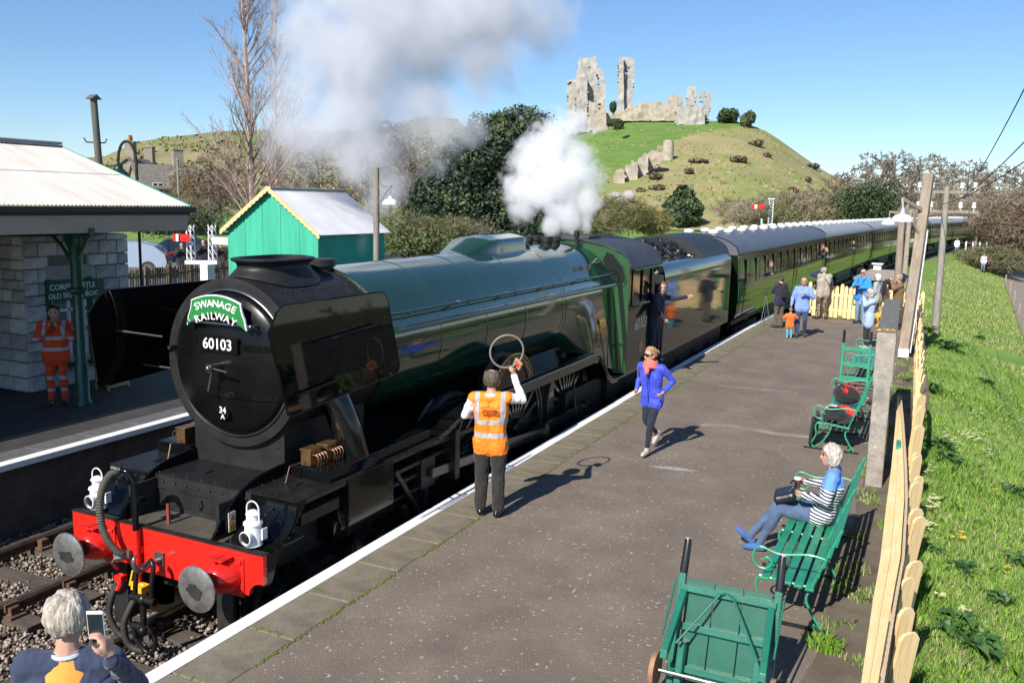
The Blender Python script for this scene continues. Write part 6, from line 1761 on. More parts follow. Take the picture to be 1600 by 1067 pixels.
m = MB(); m.tube([on_post(.70)+Vector((0,-.15,0)), on_post(.35)+Vector((0,-.16,0)), on_post(0)+Vector((0,-.16,.2))], .02, 6); m.build('conduit', mat('conduit_grey', (0.5,0.52,0.55), .4, metal=.3), pa_)
m = MB(); m.box(on_post(.02)+Vector((-.06,.0,.1)),(.2,.26,.22)); m.build('junction_box', sign_white, pa_, bevel=.01)
# telegraph pole with crossarms and insulators
def tel_pole(label, base, top, arms, r=.13, mt=pole_grey, group=None):
    t = thing('telegraph_pole', label, 'telegraph pole', base, 0, group)
    tv = top-base; H = tv.length
    m = MB(); m.tube([(0,0,0), tv], [r, r*.72], 10); m.build('post', mt, t, smooth=60)
    for z_ in arms:
        c_ = tv*(1-z_/H)
        m = MB(); m.bar(c_+Vector((.0,1.0,0)), c_+Vector((0,-1.0,0)), .09, .10); a_ = m.build('crossarm', pole_grey, t)
        for y_ in (-.85,-.45,.45,.85):
            m = MB(); m.lathe([(.02,0),(.02,.08),(.065,.1),(.07,.16),(.05,.2),(.065,.23),(.05,.28),(0,.3)], 10, c_+Vector((0,y_,.03))); m.build('insulator', lamp_white, a_)
    return t
bB = Vector((26.3,-6.98,.35)); tB = at(1480,292,30)
poleB = tel_pole('grey telegraph pole with white insulators on two crossarms, on the bank', bB, tB, (.18,.85))
bC = Vector((35.0,-5.65,-.3)); tC = at(1422,330,42)
pC = thing('lamp_post', 'second, more distant timber lamp post beyond the green lineside hut', 'lamp post', bC)
m = MB(); m.tube([(0,0,0), tC-bC], [.12,.10], 8); m.build('post', pole_wood, pC)
m = MB(); m.bar(tC-bC+Vector((0,0,-.15)), at(1390,331,42)-bC, .09, .1); m.tube([at(1390,331,42)-bC, at(1390,345,42)-bC], .03, 6); m.build('arm', pole_wood, pC)
m = MB(); swan_shade(m, at(1388,347,42)-bC, 1.3); m.build('shade', lamp_white, pC, smooth=50)
bD = at(1403,462,34); pD = thing('timber_post', 'plain timber post standing directly behind the nearer lamp shade', 'post', (bD.x,bD.y,-.3))
m = MB(); tq = at(1409,342,34); m.tube([(0,0,0),(tq.x-bD.x,tq.y-bD.y,tq.z+.3)], [.14,.12], 8); m.build('post', pole_wood, pD)
bE = at(1522,398,100); poleE = tel_pole('distant grey telegraph pole where the last coach meets the bushes', Vector((bE.x,bE.y,bE.z)), at(1529,343,100), (.1,.6), .16)
# overhead wires
wire_m = mat('wire_black', (0.012,0.012,0.012), .6)
for (a_, b_, nm) in ((tB+Vector((0,-.6,-.1)), at(1640,60,12), 'line wire rising steepest from the insulator pole to the top right'), (tB+Vector((0,-.2,-.5)), at(1640,180,12), 'line wire rising to the right edge below the steepest one'),
        (tB+Vector((0,.2,-.6)), at(1640,225,13), 'line wire to the right edge, lower of the close pair'), (at(1529,350,100), at(1640,270,14), 'lowest line wire running to the distant pole')):
    pts = [a_.lerp(b_, t)+Vector((0,0,-.35*4*t*(1-t)*.5)) for t in np.linspace(0,1,16)]
    m = MB(); m.tube(pts, .011, 5); o = m.build('line_wire', wire_m); tag(o, nm, 'wire', 'overhead line wires at the right')
# lineside green hut with notice
gh = thing('lineside_hut', 'small green lineside cabin with flat stone roof behind the end fence', 'hut', (33.4,-4.75,-.15), -.06); gh.scale = (.8,.72,1)
m = MB(); m.bx(-.9,.9,-1.25,.9,0,2.15); m.build('wall', mat('cabin_green', (0.03,0.22,0.11), .55, var=.1), gh)
m = MB(); m.add([(-1.15,-1.55,2.12),(1.15,-1.55,2.12),(1.15,1.2,2.12),(-1.15,1.2,2.12),(0,-.9,2.42),(0,.5,2.42)], [(0,1,4),(1,2,5,4),(2,3,5),(3,0,4,5),(0,3,2,1)]); m.bx(-1.17,1.17,-1.57,1.22,2.02,2.12); m.build('roof', mat('cabin_roof', (0.26,0.22,0.18), .9, var=.2), gh)
m = MB(); m.bx(-.15,.15,-.05,.35,2.4,2.62); m.bx(-.25,.25,-.15,.45,2.62,2.67); m.build('vent', sign_white, gh)
m = MB(); m.box((-.93,-.55,1.55),(.02,.75,.62)); n_ = m.build('notice', sign_white, gh)
m = MB()
for k in range(3): m.box((-.945,-.55+.0,1.72-k*.17),(.006,.68,.13))
m.build('notice_print', mat('notice_red', (0.5,0.02,0.05), .5), n_)
# lineside clutter at the far crossing
fx = at(1512,383,108)
for k in range(4):
    t = thing('crossing_post', 'white post near the last coaches, '+ORD[k]+' from the track side', 'post', (fx.x-.5+k*.2, fx.y+.2-k*.75, -1.2), 0, 'white posts by the far crossing')
    m = MB(); m.box((0,0,1.1),(.16,.16,2.4)); m.box((0,0,2.32),(.2,.2,.06)); m.build('post', white, t)
# path-side fence posts
for k, (u, v, D) in enumerate([(1597,535,52),(1590,505,58),(1583,482,65),(1577,465,72),(1570,452,80),(1563,440,88),(1556,430,96)]):
    p = at(u, v, D); z_ = gz(p.x, p.y); q = onz(u, v, z_) if False else p
    t = thing('fence_post', 'bare fence post beside the gravel path, '+ORD[k]+' from the camera', 'post', (p.x,p.y,min(p.z, z_+.05) if abs(p.z-z_) < 1.5 else p.z-.2), 0, 'fence posts beside the gravel path')
    m = MB(); m.box((0,0,.55),(.11,.11,1.5)); m.build('post', pole_wood, t)
# ------------------------------------------------------------------ people
skin_m = mat('skin', (0.52,0.30,0.215), .5, var=.08, scale=12)
skin_red = mat('skin_ruddy', (0.50,0.25,0.18), .5, var=.1, scale=12)
def cloth(name, col, var=.18, rough=.85, **k): return mat(name, col, rough, var=var, scale=5, bump=.5, bscale=9, sheen=.15, **k)
def caps(m, a, b, ra, rb, n=10):
    a = Vector(a); b = Vector(b)
    m.ball(a, ra, n, 6)
    if (b-a).length > 1e-4:
        m.tube([a, b], [ra, rb], n); m.ball(b, rb, n, 6)
def person(name, label, loc, heading, h, J=None, M=None, bulk=0.0, voxel=.013, hair=None, hair_col=None, head=(0,0), hem=None, grip=(.5,.5), sleeves='top', collar=None, fem=False, lb=.008, group=None, hand=(None,None), z_off=0.0):
    s = h/1.75
    j = dict(pelvis=(0,0,.95), waist=(0,0,1.10), chest=(.0,0,1.28), neck=(-.01,0,1.47), head=(.02,0,1.625))
    for sd, sg in (('L',1),('R',-1)):
        j.update({'hip'+sd:(0,.09*sg,.92),'knee'+sd:(.03,.10*sg,.50),'ankle'+sd:(0,.105*sg,.09),'toe'+sd:(.17,.125*sg,.035),
                  'sh'+sd:(-.01,.185*sg,1.415),'el'+sd:(-.03,.25*sg,1.14),'wr'+sd:(.08,.24*sg,.91)})
    if J: j.update(J)
    P = {k: Vector(v)*s for k, v in j.items()}
    C = []                                          # capsules: a, b, ra, rb, material key
    fw = .92 if fem else 1.0
    def c(a, b, ra, rb, k): C.append((a, b, ra*s, rb*s, k))
    # axes of the trunk
    ax = (P['shL']-P['shR']).normalized(); hx = (P['hipL']-P['hipR']).normalized()
    for sg in (-1, 1):
        c(P['pelvis']+hx*.07*s*sg, P['waist']+(hx+ax)*.035*s*sg, (.105+bulk)*(1.06 if fem else 1), (.098+bulk)*fw, 'top' if hem is not None and hem <= .95 else 'legs')
        c(P['waist']+(hx+ax)*.035*s*sg, P['chest']+ax*.085*s*sg, (.098+bulk)*fw, (.112+bulk)*fw, 'top')
        c(P['chest']+ax*.085*s*sg, P['neck'].lerp(P['shL' if sg > 0 else 'shR'], .62)-Vector((0,0,.05))*s, (.112+bulk)*fw, .07+bulk*.5, 'top')
        if hem is not None:
            f_ = hem
            for kk in ('hip',):
                kn = P['knee'+('L' if sg > 0 else 'R')]; hp_ = P['hip'+('L' if sg > 0 else 'R')]
                t_ = max(0.0, min(1.0, (.95-hem)/.45))
                c(hp_, hp_.lerp(kn, t_), .10+bulk, .098+bulk, 'top')
                o_ = P['knee'+('R' if sg > 0 else 'L')]; c(P['pelvis'], hp_.lerp(kn, t_).lerp(P['pelvis'].lerp((kn+o_)/2, t_), .6), .10+bulk, .098+bulk, 'top')
    c(P['neck']-Vector((0,0,.04))*s, P['neck'].lerp(P['head'], .5), .058, .050, 'skin')
    hd = P['head']; Rh = Matrix.Rotation(head[0], 3, 'Z') @ Matrix.Rotation(head[1], 3, 'Y')
    def H(x, y, z): return hd+Rh @ Vector((x, y, z))*s
    k_ = 1.0
    c(H(-.018,0,.035), H(.012,0,.03), .088, .085, 'skin'); c(H(.02,0,-.02), H(.03,0,-.055), .074, .060, 'skin'); c(H(.045,0,-.085), H(.055,0,-.09), .042, .035, 'skin')
    c(H(.098,0,.0), H(.112,0,-.03), .012, .016, 'skin')
    for sg in (-1, 1): c(H(-.005,.085*sg,.0), H(-.005,.088*sg,-.03), .020, .014, 'skin')
    c(H(.075,.0,.045), H(.078,0,.045), .03, .03, 'skin'); c(H(.092,-.015,-.062), H(.092,.015,-.062), .010, .010, 'lip')
    for i_, sd in enumerate(('L','R')):
        sg = 1 if sd == 'L' else -1
        c(P['neck']-Vector((0,0,.05))*s, P['sh'+sd], .062+bulk*.4, .066+bulk*.6, 'top')
        sk = sleeves if sleeves != 'short' else 'skin'
        c(P['sh'+sd], P['sh'+sd].lerp(P['el'+sd], .35), .064+bulk*.6, .052+bulk*.6, 'top' if sleeves == 'short' else sk)
        c(P['sh'+sd].lerp(P['el'+sd], .35), P['el'+sd], .052+bulk*.6, .044+bulk*.5, sk); c(P['el'+sd], P['wr'+sd], .044+bulk*.5, .032+bulk*.4, sk)
        f = (P['wr'+sd]-P['el'+sd]).normalized()
        if hand[i_] is not None: f = Vector(hand[i_]).normalized()
        pn = (ax*(-sg)+Vector((.3,0,0))).normalized(); pn = (pn-f*pn.dot(f)).normalized(); sd_ = f.cross(pn).normalized()
        w = P['wr'+sd]
        c(w, w+f*.03*s, .026, .028, 'skin')
        for q in (-.5,.5): c(w+f*.035*s+sd_*q*.035*s, w+f*.085*s+sd_*q*.045*s, .017, .016, 'skin')
        g_ = grip[i_]
        for q, ln in ((-1.5,.062),(-.5,.075),(.5,.08),(1.5,.068)):
            b0 = w+f*.092*s+sd_*q*.0195*s
            d1 = (f*math.cos(g_*.7)+pn*math.sin(g_*.7)); d2 = (f*math.cos(g_*1.7)+pn*math.sin(g_*1.7))
            b1 = b0+d1*ln*.5*s; c(b0, b1, .0095, .009, 'skin'); c(b1, b1+d2*ln*.5*s, .009, .0075, 'skin')
        tb = w+f*.04*s+sd_*.03*s; t1 = tb+(sd_*.6+f*.7+pn*.3).normalized()*.04*s; c(tb, t1, .013, .011, 'skin'); c(t1, t1+(f*.8+pn*.6).normalized()*.03*s, .011, .008, 'skin')
        c(P['hip'+sd], P['hip'+sd].lerp(P['knee'+sd], .4), .092+lb, .080+lb, 'legs'); c(P['hip'+sd].lerp(P['knee'+sd], .4), P['knee'+sd], .080+lb, .060+lb, 'legs')
        an = P['ankle'+sd]; kn = P['knee'+sd]
        c(kn, kn.lerp(an, .35), .060+lb, (.060 if not fem else .055)+lb, 'legs'); c(kn.lerp(an, .35), an+(kn-an).normalized()*.03*s, (.060 if not fem else .055)+lb, (.05 if not fem else .036)+lb, 'legs')
        c(an+(kn-an).normalized()*.03*s, an, .034, .036, 'sock')
        to = P['toe'+sd]; fd = (to-an); heel = an-Vector((fd.x,fd.y,0)).normalized()*.045*s+Vector((0,0,-.045*s if abs(fd.z) < .12*s else 0))
        c(an, heel, .042, .04, 'shoe'); c(heel, to.lerp(heel, .35), .042, .044, 'shoe'); c(to.lerp(heel, .35), to, .044, .034, 'shoe')
    m = MB()
    for a, b, ra, rb, k in C: caps(m, a, b, ra, rb, 10)
    me0 = m.mesh('tmp', skin_m); ob = bpy.data.objects.new('tmp', me0); COL.objects.link(ob)
    md = ob.modifiers.new('r', 'REMESH'); md.mode = 'VOXEL'; md.voxel_size = voxel*max(.6, s)
    sm = ob.modifiers.new('s', 'SMOOTH'); sm.factor = .5; sm.iterations = 3
    dg = bpy.context.evaluated_depsgraph_get(); me = bpy.data.meshes.new_from_object(ob.evaluated_get(dg))
    bpy.data.objects.remove(ob); bpy.data.meshes.remove(me0)
    mats = dict(skin=skin_m, lip=mat('lips', (0.42,0.16,0.13), .5), sock=M.get('sock', M['legs']), **{k: v for k, v in M.items() if k not in ('sock','hair')})
    mats.setdefault('shoe', cloth('shoe_dark', (0.02,0.018,0.016)))
    keys = list(mats.keys())
    me.materials.clear()
    for k in keys: me.materials.append(mats[k])
    n = len(me.polygons); ctr = np.empty(n*3, np.float32); me.polygons.foreach_get('center', ctr); ctr = ctr.reshape(-1,3)
    best = np.full(n, 1e9); idx = np.zeros(n, np.int32)
    for a, b, ra, rb, k in C:
        A = np.array(a); B = np.array(b); d = B-A; L2 = float(d@d)
        t = np.clip(((ctr-A)@d)/L2, 0, 1) if L2 > 1e-9 else np.zeros(n)
        ds = np.linalg.norm(ctr-(A+t[:,None]*d), axis=1)-(ra+(rb-ra)*t)
        if k == 'skin' and False: ds += .002
        u = ds < best; best[u] = ds[u]; idx[u] = keys.index(k)
    me.polygons.foreach_set('material_index', idx)
    nv_ = len(me.vertices); co = np.empty(nv_*3, np.float32); me.vertices.foreach_get('co', co); co = co.reshape(-1,3)
    vm = np.zeros(nv_, np.int32)
    for p_ in me.polygons:
        for vi in p_.vertices: vm[vi] = p_.material_index
    nr = np.empty(nv_*3, np.float32); me.vertices.foreach_get('normal', nr); nr = nr.reshape(-1,3)
    soft = {keys.index(k) for k in keys if k not in ('skin','lip','shoe','sock')}; fo = .011*s; off = sum(map(ord,label)) % 97
    amp = np.array([0.0 if vm[i] not in soft else noise.noise(Vector((co[i][0]*13+off, co[i][1]*13, co[i][2]*8)))*fo+noise.noise(Vector((co[i][0]*30, co[i][1]*30+off, co[i][2]*17)))*fo*.5 for i in range(nv_)], np.float32)
    co += nr*amp[:,None]; me.vertices.foreach_set('co', co.ravel()); me.update()
    me.polygons.foreach_set('use_smooth', np.ones(n, bool))
    me.name = 'body'
    root = thing(name, label, 'person', loc, heading, group)
    body = link('body', me, root)
    em = MB()
    for sg in (-1,1): em.ball(H(.090,.033*sg,.012), (.010*s,.014*s,.008*s), 8, 6); em.tube([H(.092,.018*sg,.034),H(.088,.050*sg,.032)], .005*s, 5)
    em.build('eyes', mat('eye_dark', (0.02,0.015,0.012), .3), root)
    # hair cap
    if hair:
        hm_ = mat('hair_'+hair_col[0], hair_col[1], .7, var=.45, scale=30, bump=.8, bscale=60, stretch=(1,1,.25))
        hb_ = MB(); vs = []; fs = []; nu, nv = 48, 26; keep = {}
        for jv in range(nv+1):
            th = PI*jv/nv
            for iu in range(nu):
                ph = 2*PI*iu/nu
                d = Vector((math.sin(th)*math.cos(ph), math.sin(th)*math.sin(ph), math.cos(th)))
                front = d.x
                lim = {'short':-.15-.75*max(0,-front)+.95*max(0,front), 'bob':-.75-.1*max(0,-front)+1.45*max(0,front-.15), 'fringe':.0, 'bun':-.25-.5*max(0,-front)+.95*max(0,front)}[hair]
                if hair == 'fringe': ok = (-.85+.9*max(0,front) < d.z < .86 and front < .45+.4*(d.z < .2)*0)
                else: ok = d.z > lim
                keep[(jv,iu)] = ok
                r = 1+.10*noise.noise(d*3.1+Vector((h*7,0,0)))+.07*noise.noise(Vector((d.x*14,d.y*14,d.z*4)))
                thick = {'short':1.07,'bob':1.17,'fringe':1.04,'bun':1.06}[hair]
                q = Vector((d.x*.104*(1 if d.x < 0 else .97), d.y*.094, d.z*.112+.018-(.03 if hair == 'bob' and d.z < -.3 else 0)))*thick*r
                vs.append(H(q.x-.006,q.y,q.z))
        for jv in range(nv):
            for iu in range(nu):
                c4 = [(jv,iu),(jv,(iu+1) % nu),(jv+1,(iu+1) % nu),(jv+1,iu)]
                if all(keep[x] for x in c4): fs.append(tuple(a*nu+b for a, b in c4))
        hb_.add(vs, fs)
        if hair == 'bun': hb_.ball(H(-.13,0,.03), .045*s, 10, 8)
        o = hb_.build('hair', hm_, root, smooth=180)
        sd2 = o.modifiers.new('solid', 'SOLIDIFY'); sd2.thickness = .014*s; sd2.offset = -1
    return root, P, H
def part_on(root, mb, name, mt, **k): return mb.build(name, mt, root, **k)

# --- guard holding up the token hoop
hivis = cloth('hivis_orange', (0.95,0.26,0.02), .08, .7)
vest = mat('hivis_vest', (0.95,0.24,0.015), .7, var=.08, scale=4, bump=.4, bscale=8)
silver_tape = (0.38,0.38,0.41)
def bands(m, zs, half=.028, ys=None, col=silver_tape):
    N, L = nodes_of(m); b = N['Principled BSDF']; src = b.inputs['Base Color'].links[0].from_socket
    tc = N.new('ShaderNodeTexCoord'); sx = N.new('ShaderNodeSeparateXYZ'); L.new(tc.outputs['Object'], sx.inputs[0])
    prev = None
    def rng(sock, c_, h_):
        a = N.new('ShaderNodeMath'); a.operation = 'COMPARE'; L.new(sock, a.inputs[0]); a.inputs[1].default_value = c_; a.inputs[2].default_value = h_; return a.outputs[0]
    outs = [rng(sx.outputs['Z'], z_, half) for z_ in zs]
    for (y_, zlo) in (ys or []):
        a = rng(sx.outputs['Y'], y_, half); g_ = N.new('ShaderNodeMath'); g_.operation = 'GREATER_THAN'; L.new(sx.outputs['Z'], g_.inputs[0]); g_.inputs[1].default_value = zlo
        mm = N.new('ShaderNodeMath'); mm.operation = 'MULTIPLY'; L.new(a, mm.inputs[0]); L.new(g_.outputs[0], mm.inputs[1]); outs.append(mm.outputs[0])
    acc = outs[0]
    for o in outs[1:]:
        mm = N.new('ShaderNodeMath'); mm.operation = 'MAXIMUM'; L.new(acc, mm.inputs[0]); L.new(o, mm.inputs[1]); acc = mm.outputs[0]
    mx = N.new('ShaderNodeMix'); mx.data_type = 'RGBA'; L.new(acc, mx.inputs['Factor']); L.new(src, mx.inputs[6]); mx.inputs[7].default_value = (*col, 1)
    L.new(mx.outputs[2], b.inputs['Base Color']); return m
bands(vest, (1.18,1.02), .026, [(.155,1.2),(-.155,1.2)])
shirt = cloth('white_shirt', (0.78,0.78,0.80), .05)
trous = cloth('charcoal_trousers', (0.022,0.018,0.018))
blk_shoe = mat('black_shoe', (0.012,0.012,0.013), .25, var=.2)
gd, P, H = person('person', 'person in orange high visibility vest and dark trousers holding up a hoop', (3.03,-2.17,ZP), .30, 1.80,
    dict(shR=(-.01,-.19,1.43), elR=(.10,-.35,1.39), wrR=(.22,-.23,1.64), shL=(-.01,.2,1.41), elL=(.03,.31,1.19), wrL=(.20,.20,1.15), ankleL=(0,.11,.09), ankleR=(-.04,-.11,.09), toeL=(.16,.16,.035), toeR=(.12,-.15,.035), hipR=(0,-.095,.92)),
    dict(top=vest, legs=trous, shirt=shirt, shoe=blk_shoe), bulk=.018, voxel=.010, hair='fringe', hair_col=('brown_grey',(0.10,0.075,0.055)), sleeves='shirt', hem=.84, hand=(None,(0.05,.1,1)), grip=(.6,1.3), lb=.022)
m = MB(); m.tube([(P['neck'].x+.065*math.cos(a)-.0, .068*math.sin(a), P['neck'].z-.015) for a in np.linspace(0,2*PI,20)], .022, 6); m.build('collar', shirt, gd)
m = MB()
for k, (z_, w_) in enumerate(((1.335,.20),(1.30,.13),(1.275,.21))):
    for i in range(int(w_/.018)):
        m.box((-.172, -w_/2+i*.018+.009, z_*1.03-(.03*((i*.018-w_/2)/w_*2)**2 if k == 0 else 0)), (.03,.010,.009))
m.build('vest_print', mat('vest_ink', (0.42,0.10,0.015), .7), gd)
# token hoop with leather pouch
wp = Matrix.Translation(gd.location) @ RZ(.30) @ P['wrR']
hq = Vector(wp)+Vector((.04,-.02,.13))
hp2 = thing('token_hoop', 'large cane hoop with leather token pouch held up by the guard', 'token hoop', hq)
rgt = Vector(_R); upv = Vector((0,0,1))
m = MB(); cen = Vector((.0,0,.17))-rgt*.13
m.tube([cen+(rgt*.20*math.cos(a)+Vector((.10*math.sin(a)*.3,0,.195*math.sin(a)))) for a in np.linspace(0,2*PI,40)], .013, 8); m.build('hoop', mat('cane', (0.20,0.17,0.13), .5, var=.2), hp2, smooth=60)
m = MB(); m.box((.0,-.01,.015),(.035,.13,.10),Matrix.Rotation(-.42,3,'Z') @ Matrix.Rotation(.5,3,'X')); m.build('pouch', mat('pouch_tan', (0.42,0.26,0.12), .5), hp2, bevel=.008)
m = MB(); m.box((-.02,-.012,.015),(.012,.075,.055),Matrix.Rotation(-.42,3,'Z') @ Matrix.Rotation(.5,3,'X')); m.build('token', mat('token_red', (0.55,0.05,0.02), .4), hp2)

# --- running woman
jk = cloth('blue_jacket', (0.045,0.075,0.62), .12, .65)
leg = cloth('navy_leggings', (0.012,0.016,0.03), .2)
canvas = cloth('canvas_shoe', (0.45,0.40,0.34), .1)
rw, P, H = person('person', 'person in bright blue jacket and coral scarf running along the platform', (6.72,-3.08,ZP), PI-.18, 1.66,
    dict(pelvis=(.02,0,.96), waist=(.04,0,1.10), chest=(.07,0,1.28), neck=(.10,0,1.47), head=(.14,0,1.62), shL=(.08,.18,1.41), shR=(.08,-.18,1.41),
         kneeL=(.18,.08,.53), ankleL=(.24,.06,.11), toeL=(.40,.07,.05), kneeR=(.02,-.09,.52), ankleR=(-.36,-.08,.24), toeR=(-.30,-.09,.08),
         elL=(-.08,.31,1.20), wrL=(.14,.26,1.06), elR=(-.12,-.30,1.20), wrR=(.02,-.28,1.02)),
    dict(top=jk, legs=leg, sock=skin_m, shoe=canvas), bulk=.014, voxel=.010, hair='bun', hair_col=('blonde',(0.36,0.22,0.10)), head=(-.45,.05), hem=.84, fem=True, grip=(1.2,1.2), lb=0)
m = MB()
for zo, r_ in ((-.03,.085),(.005,.08),(.035,.07)): m.tube([(P['neck'].x+.015+r_*1.1*math.cos(a), r_*math.sin(a), P['neck'].z+zo+.012*math.sin(3*a)) for a in np.linspace(0,2*PI,22)], .034, 8)
m.tube([(P['neck'].x+.10,-.02,P['neck'].z-.02),(P['neck'].x+.135,.0,P['neck'].z-.14)], [.05,.03], 8); m.build('scarf', cloth('coral_scarf', (0.80,0.17,0.13), .12), rw, smooth=180)
m = MB()
for sg in (-1,1): m.ball(H(.100,.036*sg,.018), (.014,.030,.024), 10, 8)
m.tube([H(.103,-.08,.022),H(.112,0,.026),H(.103,.08,.022)], .005, 5)
for sg in (-1,1): m.tube([H(.095,.075*sg,.02),H(0,.09*sg,.015)], .005, 5)
m.build('sunglasses', mat('sunglass_brown', (0.03,0.01,0.008), .1, spec=.8), rw, smooth=60)
m = MB(); m.tube([(P['chest'].x+.135,0,P['chest'].z+.13),(P['chest'].x+.145,.0,P['chest'].z-.05),(P['waist'].x+.13,0,P['waist'].z-.1),(P['pelvis'].x+.13,0,P['pelvis'].z-.1)], .006, 5); m.build('zip', leg, rw)

# --- seated woman with coffee cup and handbag
stripe = mat('striped_jumper', (0.018,0.022,0.06), .85, var=.1, scale=6, bump=.4, bscale=14)
N, L = nodes_of(stripe); b = N['Principled BSDF']; src = b.inputs['Base Color'].links[0].from_socket
tc = N.new('ShaderNodeTexCoord'); wv = N.new('ShaderNodeTexWave'); wv.bands_direction = 'Z'; wv.inputs['Scale'].default_value = 9.5; wv.inputs['Distortion'].default_value = .6; wv.inputs['Detail'].default_value = 1
mpn = N.new('ShaderNodeMapping'); mpn.inputs['Rotation'].default_value = (0,.25,0); L.new(tc.outputs['Object'], mpn.inputs[0]); L.new(mpn.outputs[0], wv.inputs['Vector'])
gt = N.new('ShaderNodeMath'); gt.operation = 'GREATER_THAN'; L.new(wv.outputs['Fac'], gt.inputs[0]); gt.inputs[1].default_value = .5
mx = N.new('ShaderNodeMix'); mx.data_type = 'RGBA'; L.new(gt.outputs[0], mx.inputs['Factor']); L.new(src, mx.inputs[6]); mx.inputs[7].default_value = (.75,.75,.76,1)
sz = N.new('ShaderNodeSeparateXYZ'); L.new(tc.outputs['Object'], sz.inputs[0]); g2 = N.new('ShaderNodeMath'); g2.operation = 'GREATER_THAN'; L.new(sz.outputs['Z'], g2.inputs[0]); g2.inputs[1].default_value = .865
mx2 = N.new('ShaderNodeMix'); mx2.data_type = 'RGBA'; L.new(g2.outputs[0], mx2.inputs['Factor']); L.new(mx.outputs[2], mx2.inputs[6]); mx2.inputs[7].default_value = (.13,.30,.72,1)
L.new(mx2.outputs[2], b.inputs['Base Color'])
jeans = cloth('blue_jeans', (0.07,0.115,0.205), .25)
trainer = cloth('blue_trainer', (0.05,0.12,0.30), .2)
sw, P, H = person('person', 'person in striped jumper and jeans sitting on the nearest bench', (3.55,-5.93,ZP), PI/2+.03, 1.64,
    dict(pelvis=(-.02,0,.57), waist=(-.06,0,.70), chest=(-.10,0,.90), neck=(-.10,0,1.09), head=(-.06,0,1.245), shL=(-.10,.19,1.03), shR=(-.10,-.19,1.03),
         hipL=(.02,.09,.54), hipR=(.02,-.09,.54), kneeL=(.45,.10,.55), kneeR=(.47,-.09,.56), ankleL=(.66,.07,.09), ankleR=(.80,-.03,.11), toeL=(.82,.09,.04), toeR=(.93,-.02,.20),
         elL=(-.06,.30,.80), wrL=(.18,.20,.80), elR=(-.06,-.30,.80), wrR=(.20,-.17,.85)),
    dict(top=stripe, legs=jeans, shoe=trainer), bulk=.03, voxel=.010, hair='bob', hair_col=('silver',(0.50,0.45,0.38)), hem=.95, fem=True, head=(.15,.0), grip=(.9,.9))
wr = Matrix.Translation(sw.location) @ RZ(PI/2+.03) @ (P['wrR'].lerp(P['wrL'], .35)+Vector((.09,0,.0)))
cu = thing('coffee_cup', 'paper cup with white lid in the seated person\'s hands', 'cup', (wr.x, wr.y, wr.z-.03))
m = MB(); m.lathe([(.028,0),(.038,.10)], 18); m.build('cup', mat('cup_brown', (0.10,0.05,0.035), .6), cu, smooth=50)
m = MB(); m.lathe([(.041,.1),(.041,.112),(.034,.12),(0,.12)], 18); m.build('lid', white, cu, smooth=40)
hg = thing('handbag', 'black handbag on the seated person\'s lap', 'bag', (3.60,-5.58,ZP+.60), .1)
m = MB(); m.M = RY(.0) @ RX(-.35); m.box((0,.02,.06),(.34,.24,.10)); m.M = None; m.build('bag_body', mat('bag_leather', (0.014,0.014,0.018), .35, var=.3, bump=.3), hg, bevel=.035)
m = MB(); m.tube(spline([(-.15,0,.14),(-.1,-.06,.22),(.1,-.06,.22),(.15,0,.14)], 5), .01, 6); m.build('bag_strap', MATS['bag_leather'], hg)

# --- man with phone at the near edge
navy = cloth('navy_hoodie', (0.028,0.04,0.085), .2); orange_l = cloth('orange_lining', (0.85,0.30,0.05), .1)
hd_p = at(103,964,4.35)
HT = (hd_p.z-ZP)/1.625*1.75
wq = RZ(-.62) @ (at(172,1030,4.05)-Vector((hd_p.x,hd_p.y,ZP)))*(1.75/HT)
pm, P, H = person('person', 'grey haired person in navy hoodie photographing the engine with a phone', (hd_p.x,hd_p.y,ZP), .62, HT,
    dict(head=(.02,0,1.61), shR=(0,-.175,1.40), elR=(.16,-.27,1.16), wrR=tuple(wq), shL=(0,.175,1.40), elL=(.05,.25,1.15), wrL=(.25,.1,1.2), neck=(-.01,0,1.45)),
    dict(top=navy, legs=trous, shoe=blk_shoe), bulk=.016, voxel=.0085, hair='short', hair_col=('grey',(0.40,0.35,0.29)), hem=.82, grip=(.6,.9), head=(-.05,.1), hand=(None,(.0,.12,1)))
def hood(u, v):
    a = PI*.5+PI*(u*1.3+.35)-PI*.5; r = .092+.085*v
    x_ = P['neck'].x+.05+math.cos(a)*r*1.15; y_ = math.sin(a)*r*1.2
    return (x_, y_, P['neck'].z-.005-.13*v-.05*v*max(0,-math.cos(a)))
m = MB(); m.grid(hood, 24, 8); o = m.build('hood_lining', orange_l, pm, smooth=180)
rim = [hood(i/30, 1.0) for i in range(31)]
m = MB(); m.tube([(x_*1.06, y_*1.08, z_+.012) for x_, y_, z_ in rim], .032, 8); m.build('hood', navy, pm, smooth=180)
m = MB(); m.tube([(P['neck'].x+.062*math.cos(a), .064*math.sin(a), P['neck'].z+.005) for a in np.linspace(0,2*PI,20)], .011, 6); m.build('collar', cloth('pale_collar', (0.45,0.55,0.72)), pm)
pq = at(150,976,4.02)
ph = thing('mobile_phone', 'white edged phone held up by the grey haired person', 'phone', pq, .62-.1)
m = MB(); m.M = RY(-.12); m.box((0,0,0),(.009,.074,.145)); m.M = None; m.build('phone_body', mat('phone_white', (0.75,0.74,0.74), .3), ph, bevel=.004)
m = MB(); m.M = RY(-.12); m.box((-.0052,0,.0),(.0012,.066,.115)); m.M = None; m.build('screen', mat('phone_screen', (0.015,0.025,0.03), .12), ph)
